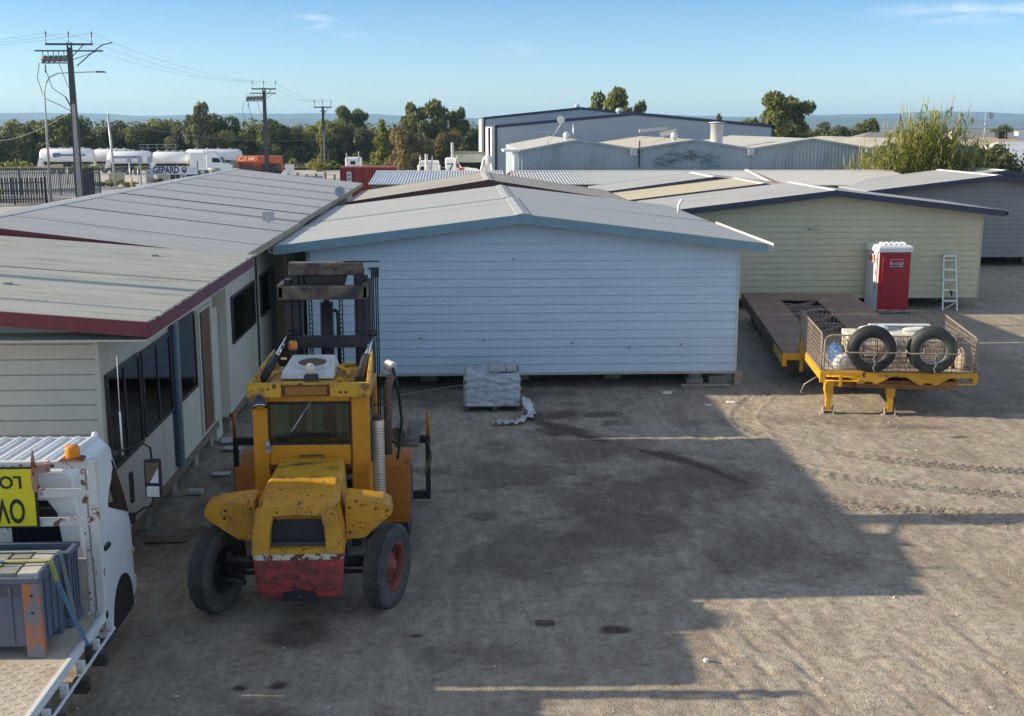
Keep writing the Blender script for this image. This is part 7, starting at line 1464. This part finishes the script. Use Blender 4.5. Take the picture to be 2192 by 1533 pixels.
def tree(seed, h, rad, style, mat, n=1500, size=.30):
    """style: dome (dense, to the ground), gum (open clumps on limbs), cone"""
    g = random.Random(seed); t = bpy.data.objects.new('tree', None); COL.objects.link(t); cl = []; mb = MB()
    if style == 'dome':
        for i in range(16):
            a = g.uniform(0, 6.28); q = g.uniform(0, .75) ** .6; z = h * (.32 + .46 * g.random()); k = 1 - abs(z / h - .5) * .55
            cl.append((rad * q * math.cos(a) * k, rad * q * math.sin(a) * k, z, rad * g.uniform(.28, .45), rad * g.uniform(.28, .45), h * g.uniform(.12, .2)))
        for i in range(7): a = i * .9 + g.random(); cl.append((rad * .72 * math.cos(a), rad * .72 * math.sin(a), h * .2, rad * .35, rad * .35, h * .18))
    elif style == 'gum':
        for i in range(17):
            a = g.uniform(0, 6.28); q = g.uniform(.2, 1); z = h * (.42 + .50 * g.random()); k = math.sqrt(max(.1, 1 - ((z / h - .65) / .42) ** 2))
            cl.append((rad * q * math.cos(a) * k, rad * q * math.sin(a) * k, z, rad * g.uniform(.24, .38), rad * g.uniform(.24, .38), h * g.uniform(.07, .12)))
    else:
        for i in range(14): z = h * (.12 + .8 * i / 14); a = g.uniform(0, 6.28); k = rad * (1.05 - z / h); cl.append((k * .35 * math.cos(a), k * .35 * math.sin(a), z, k * .7, k * .7, h * .09))
    top = max(c[2] for c in cl) * .8
    mb.tube([(0, 0, 0), (g.uniform(-.1, .1) * h * .1, 0, top * .4), (g.uniform(-.1, .1) * h * .2, .1, top)], [.035 * h * .6, .025 * h * .6, .01 * h], 8)
    for c in cl[:12]: mb.tube([(0, 0, h * g.uniform(.15, .4)), (c[0] * .5, c[1] * .5, c[2] * .75), (c[0], c[1], c[2])], [.011 * h, .007 * h, .003 * h], 5)
    mb.build('trunk', bark, t); leaves(cl, n, size, seed, mat, 'crown', t, .62 if style == 'dome' else .45); return t
protos = [tree(11, 8, 4.6, 'dome', LM[0], 6500), tree(12, 8, 4.2, 'dome', LM[1], 6000), tree(13, 8, 3.9, 'dome', LM[2], 6000), tree(14, 8, 3.2, 'gum', LM[2], 2600, .26), tree(15, 8, 2.2, 'cone', LM[3], 3000), tree(16, 8, 4.0, 'dome', LM[4], 6000), tree(17, 8, 3.8, 'gum', LM[1], 5200, .27)]
used = set()
def put_tree(k, name, x, y, h, w, label, group=None, rz=None):
    o = protos[k]
    if k in used: o = dup(o)
    used.add(k); o.name = name; o.location = (x, y, 0); o.rotation_euler = (0, 0, R(rnd.uniform(0, 360) if rz is None else rz)); o.scale = (w, w, h / 8); tag(o, label, 'tree', group); return o
row = [  # kind, x, y, height, width scale, label
    (0, -72, 178, 7.6, 1.0, 'dark bushy tree at the far left edge of the tree row'), (1, -64.5, 180, 8.4, .9, 'round topped olive tree just left of the street lamp'), (0, -58, 178, 8.0, .95, 'broad dark tree right behind the street lamp'),
    (2, -52.5, 181, 7.0, .85, 'lower grey green tree seen left of the first power pole'), (0, -46.5, 178, 6.6, .75, 'dark tree just right of the first power pole'), (1, -52.0 + 8.5, 182, 8.6, 1.0, 'tall rounded tree above the plain post'),
    (2, -40.5, 176, 7.2, .8, 'grey green tree above the second tanker'), (0, -37.0, 183, 8.1, .95, 'dark domed tree left of the thin open gum'), (3, -37.6, 172, 9.3, .62, 'thin open gum whose top rises above the tree row'), (1, -33.5, 178, 6.6, .8, 'olive tree above the white prime mover'),
    (2, -30.0, 180, 7.3, .8, 'pointed grey green tree left of the second power pole'), (0, -27.0, 177, 6.7, .75, 'dark tree right behind the second power pole'), (1, -24.0, 184, 7.4, .75, 'olive tree between the second and third power poles'), (1, -20.5, 179, 8.5, .9, 'bright green tree left beside the third power pole'),
    (6, -17.4, 192, 8.9, .8, 'spreading gum right behind the third power pole'), (4, -19.3, 168, 5.0, .55, 'small yellow green cone shaped shrub tree by the third power pole'), (2, -14.8, 178, 6.4, .75, 'grey green tree above the white truck cab'), (4, -11.2, 172, 7.3, 1.15, 'yellow green bushy tree left of the brownish trees'),
    (5, -6.6, 160, 6.4, .85, 'brownish leaved tree right of the yellow green one'), (6, -5.2, 176, 9.6, .75, 'tall loose gum with the highest top, left of the big shed'), (6, -1.5, 178, 8.9, .62, 'second tall gum touching the big shed side'), (5, -2.3, 170, 5.9, .8, 'dark brownish tree below the tall gums'), (0, 2.5, 180, 6.2, .75, 'dark tree squeezed against the white side of the big shed'),
]
for k, x, y, h, w, lab in row: put_tree(k, 'bush_tree' if k in (0, 1, 2, 5) else 'gum_tree', x, y, h * 1.03, w, lab, 'trees in the far row')
for k, x, y, h, w, lab in ((6, 19.0, 150, 10.8, .80, 'gum crown rising behind the big shed roof, left of two'), (3, 23.0, 152, 9.4, .5, 'small dark gum crown behind the big shed roof, right of two'), (6, 38.4, 140, 10.0, 1.05, 'large spreading gum right of the big shed'), (0, 43.8, 146, 6.1, .42, 'small dark tree at the right foot of the large gum'), (3, 32.4, 150, 7.7, .35, 'tiny tree top showing above the big shed roof slope'),
                          (0, 52, 175, 5.9, .7, 'low dark tree left of the reeds, leftmost of the distant clump'), (2, 57, 178, 7.0, .8, 'rounded distant tree behind the left side of the reeds'), (0, 62, 180, 7.6, .7, 'dark distant tree top directly behind the reeds'), (1, 47.5, 172, 5.4, .6, 'low olive tree between the large gum and the distant clump'), (0, 88, 190, 6.6, .5, 'dark tree behind the right side of the reeds')):
    put_tree(k, 'gum_tree' if k in (3, 6) else 'bush_tree', x, y, h, w, lab, 'trees behind the sheds')
cl = []
for i in range(90): x = -84 + 94 * i / 90; cl.append((x, 187 + 4 * math.sin(i * 2.1), 3.0 + .8 * math.sin(i * 1.7), 2.4, 1.6, 2.7 + .7 * math.sin(i * 3.1)))
w_ = leaves(cl, 26000, .36, 77, LM[0], 'woodland', None, .6); tag(w_, 'dense dark understorey filling the far tree row', 'woodland', kind='stuff')
cl = []
for i in range(40): x = -72 + 78 * rnd.random(); cl.append((x, 168 + rnd.uniform(-2, 3), .6, rnd.uniform(.8, 1.8), .8, rnd.uniform(.6, 1.1)))
w_ = leaves(cl, 3500, .26, 78, LM[3], 'scrub', None, .5); tag(w_, 'patchy low scrub at the foot of the far tree row', 'scrub', kind='stuff')
def shrub(label, x, y, rx, ry, h, mat, n, size, seed, name='shrub', group=None, z=0):
    t = thing(name, label, 'shrub', (x, y, z), group=group); g = random.Random(seed); cl = [(g.uniform(-rx, rx) * .7, g.uniform(-ry, ry) * .7, h * g.uniform(.25, .75), rx * .4, ry * .4, h * .25) for i in range(10)]
    leaves(cl, n, size, seed, mat, 'foliage', t, .4); mb = MB()
    for c in cl[:7]: mb.tube([(c[0] * .3, c[1] * .3, 0), (c[0] * .6, c[1] * .6, c[2] * .6), c[:3]], [.04, .03, .012], 5)
    mb.build('stem', bark, t); return t
shrub('bright green shrubs behind the black fence at the far left', -40.5, 99, 3.4, 1.0, 1.5, LM[3], 1400, .16, 3)
shrub('dark low shrub beside the first power pole foot, near the bollard', -36.0, 122, 1.7, .8, .8, LM[1], 700, .12, 4)
shrub('dry rocky shrub left of the bent bollard', -33.4, 120.5, .8, .5, .6, LM[4], 350, .10, 5)
shrub('dry bush in front of the cream panel under the GEPARD sign', -31.4, 124, .7, .4, .9, LM[4], 400, .10, 6)
shrub('yellow green bush left of the small rusty post, beyond the white sign', -18.6, 160, 1.4, .7, 1.4, LM[3], 500, .16, 8)
shrub('dark leggy bush at the right edge in front of the white roofs', 28.6, 64.0, 2.3, 1.2, 6.0, LM[2], 2600, .15, 9)
shrub('dark bush at the right foot of the reeds', 26.8, 63.5, 1.4, 1.0, 5.6, LM[0], 2000, .15, 10)
shrub('dark shrubs along the roof line at the far right, below the white roof', 31.5, 66, 3.6, 1.2, 5.6, LM[0], 3600, .15, 13)
mb = MB()
for i in range(2): mb.bar((i * .9, 0, 0), (i * .9 - .05, 0, 2.7), .14, .14)
mb.bar((-.1, 0, 1.4), (1.0, 0, 1.5), .08, .12); one(mb, 'yard_gate', 'rusty pair of gate posts with a bar below the tree row', 'gate', M('rusty_post', (.20, .11, .08), .8)).location = (-23.2 + 4.2, 164, 0)

# giant reeds: stems and strap leaves in a clump
rd = thing('reed_clump', 'tall clump of yellow green giant reeds with feathery tips at right', 'reeds', (24.1, 61.5, 0), world=True)
g = random.Random(21); st_ = MB(); V = []; F = []; T = []
for i in range(560):
    u = g.gauss(0, 1); x = 23.9 + u * 1.45; x = max(20.9, min(27.3, x)); y = 61.5 + g.uniform(-1.6, 1.6)
    h = (7.1 - .50 * abs(x - 24.9) ** 1.25) * (.45 + .55 * g.random() ** .8); tall = g.random() < .10
    if tall: h *= 1.06
    lx, ly = g.uniform(-.10, .10) * h + (x - 24) * .04 * h, g.uniform(-.1, .05) * h
    P = lambda s: (x + lx * s * s, y + ly * s * s, h * s)
    if i % 2 == 0: st_.tube([P(0), P(.4), P(.75), P(1)], [.024, .02, .014, .006], 4, cap=False)
    nl = int(h * 5.2)
    for k in range(nl):
        s = .12 + .86 * (k + g.random()) / nl; p = P(s); a = g.uniform(0, 6.28); L_ = g.uniform(.45, .9) * (1.1 - .45 * s); w_ = g.uniform(.026, .042); up = g.uniform(.5, 1.25)
        dx_, dy_ = math.cos(a), math.sin(a); n0 = len(V); tint = g.random() * .7 + .3 * (1 - s)
        pts = [(0, 0, 0), (L_ * .45, 0, L_ * up * .55), (L_ * .85, 0, L_ * up * .5), (L_ * 1.05, 0, L_ * (up * .2 - .1))]
        for q, (r_, _, zz) in enumerate(pts):
            ww = w_ * (1, .95, .6, .05)[q]; c_ = (p[0] + dx_ * r_, p[1] + dy_ * r_, p[2] + zz); V.append((c_[0] - dy_ * ww, c_[1] + dx_ * ww, c_[2])); V.append((c_[0] + dy_ * ww, c_[1] - dx_ * ww, c_[2])); T += [tint, tint]
        for q in range(3): F.append((n0 + q * 2, n0 + q * 2 + 1, n0 + q * 2 + 3, n0 + q * 2 + 2))
    if tall or g.random() < .05:
        p = P(1); st_.tube([P(.97), (p[0] + lx * .05, p[1], p[2] + .35), (p[0] + lx * .1, p[1], p[2] + .75)], [.012, .024, .004], 5)
st_.build('stem', M('reed_cane', (.42, .37, .13), .7, var=.2), rd)
me = bpy.data.meshes.new('foliage'); org = ORG[rd.name]; me.from_pydata([(a - org[0], b - org[1], c - org[2]) for a, b, c in V], [], F); at = me.color_attributes.new('tint', 'FLOAT_COLOR', 'POINT'); at.data.foreach_set('color', np.repeat(np.array(T, np.float32), 4)); me.materials.append(leaf_mat('reed_leaves', (.12, .15, .04), (.29, .30, .07), (.50, .45, .16))); o = bpy.data.objects.new('foliage', me); COL.objects.link(o); o.parent = rd

# houses far right
def hip(label, x, y, w, d, ze, zr, wall, roof, rz=0):
    t = thing('far_house', label, 'house', (x, y, 0), rz=rz)
    mb = MB(); mb.box(-w / 2 + .4, w / 2 - .4, -d / 2 + .4, d / 2 - .4, 0, ze - .02); mb.build('wall', wall, t)
    k = d / 2 * .8; mb = MB(); mb.add([(-w / 2, -d / 2, ze), (w / 2, -d / 2, ze), (w / 2, d / 2, ze), (-w / 2, d / 2, ze), (-w / 2 + k, 0, zr), (w / 2 - k, 0, zr)], [(0, 1, 5, 4), (1, 2, 5), (2, 3, 4, 5), (3, 0, 4), (0, 3, 2, 1)]); mb.build('roof', roof, t); return t
tan = M('tan_tile_roof', (.42, .35, .23), .8); wht = M('white_sheet_roof', (.72, .72, .72), .5, wave=(0, .3, .5)); grey_r = M('grey_tile_roof', (.24, .23, .23), .8)
h_ = hip('far house with a tan hipped roof and rooftop coolers right of the reeds', 53, 118, 10, 7, 4.1, 5.0, MT['white_trim'], tan)
for x, m in ((-3.2, MT['white_trim']), (1.6, MT['sheer_dark']), (3.6, MT['white_trim'])):
    mb = MB(); mb.box(x - .45, x + .45, -.6, .3, 4.6, 5.5); mb.box(x - .5, x + .5, -.65, .35, 5.503, 5.56); mb.build('roof_cooler', m, h_, .05)
hip('second far tan roofed house at the right edge', 64, 122, 10, 8, 4.3, 5.3, MT['white_trim'], tan)
hip('far house with a dark grey roof behind the tan roofs', 62, 150, 26, 8, 4.2, 5.3, MT['mauve_wall'], grey_r)
hip('far pale house left of the reeds behind the workshops', 40, 120, 20, 9, 3.9, 4.9, MT['mauve_wall'], grey_r)
hip('white corrugated roof at the right edge behind the dark bushes', 43.5, 92, 10, 9, 3.1, 4.9, MT['white_trim'], wht, 20)
hip('low white roofed shed just right of the reeds, partly behind bushes', 33.0, 84, 7, 7, 2.6, 3.8, MT['white_trim'], wht, 10)
mb = MB(); mb.tube([(0, 0, 4.0), (0, 0, 7.3)], .04, 6); mb.bar((-.7, 0, 6.2), (.7, 0, 6.2), .04, .04); mb.bar((-.5, 0, 6.6), (.5, 0, 6.6), .03, .03); mb.lathe([(0, 0), (.2, .05), (.3, .12), (.2, .06), (0, .01)], (.35, -.1, 7.0), (.3, -1, .2), 12); one(mb, 'antenna_mast', 'television mast with a small dish at the far right skyline', 'antenna', MT['galv']).location = (46.2, 103, 0)
# ------------------------------------------------------------------ haze: even air round the whole scene, so that far hills go blue
HAZE = True
if HAZE:
    mb = MB(); mb.box(-9500, 9500, -300, 7000, -5, 96); hz = mb.build('haze', bpy.data.materials.new('air'), None); hz['kind'] = 'stuff'
    m = hz.data.materials[0]; m.use_nodes = True; N = m.node_tree.nodes; L = m.node_tree.links; N.remove(N['Principled BSDF'])
    v = N.new('ShaderNodeVolumePrincipled'); v.inputs['Color'].default_value = (.40, .68, 1, 1); v.inputs['Density'].default_value = 1.45e-4; v.inputs['Anisotropy'].default_value = .2
    L.new(v.outputs[0], N['Material Output'].inputs['Volume']); hz.display_type = 'WIRE'
    S.cycles.volume_bounces = 2; S.cycles.volume_max_steps = 16
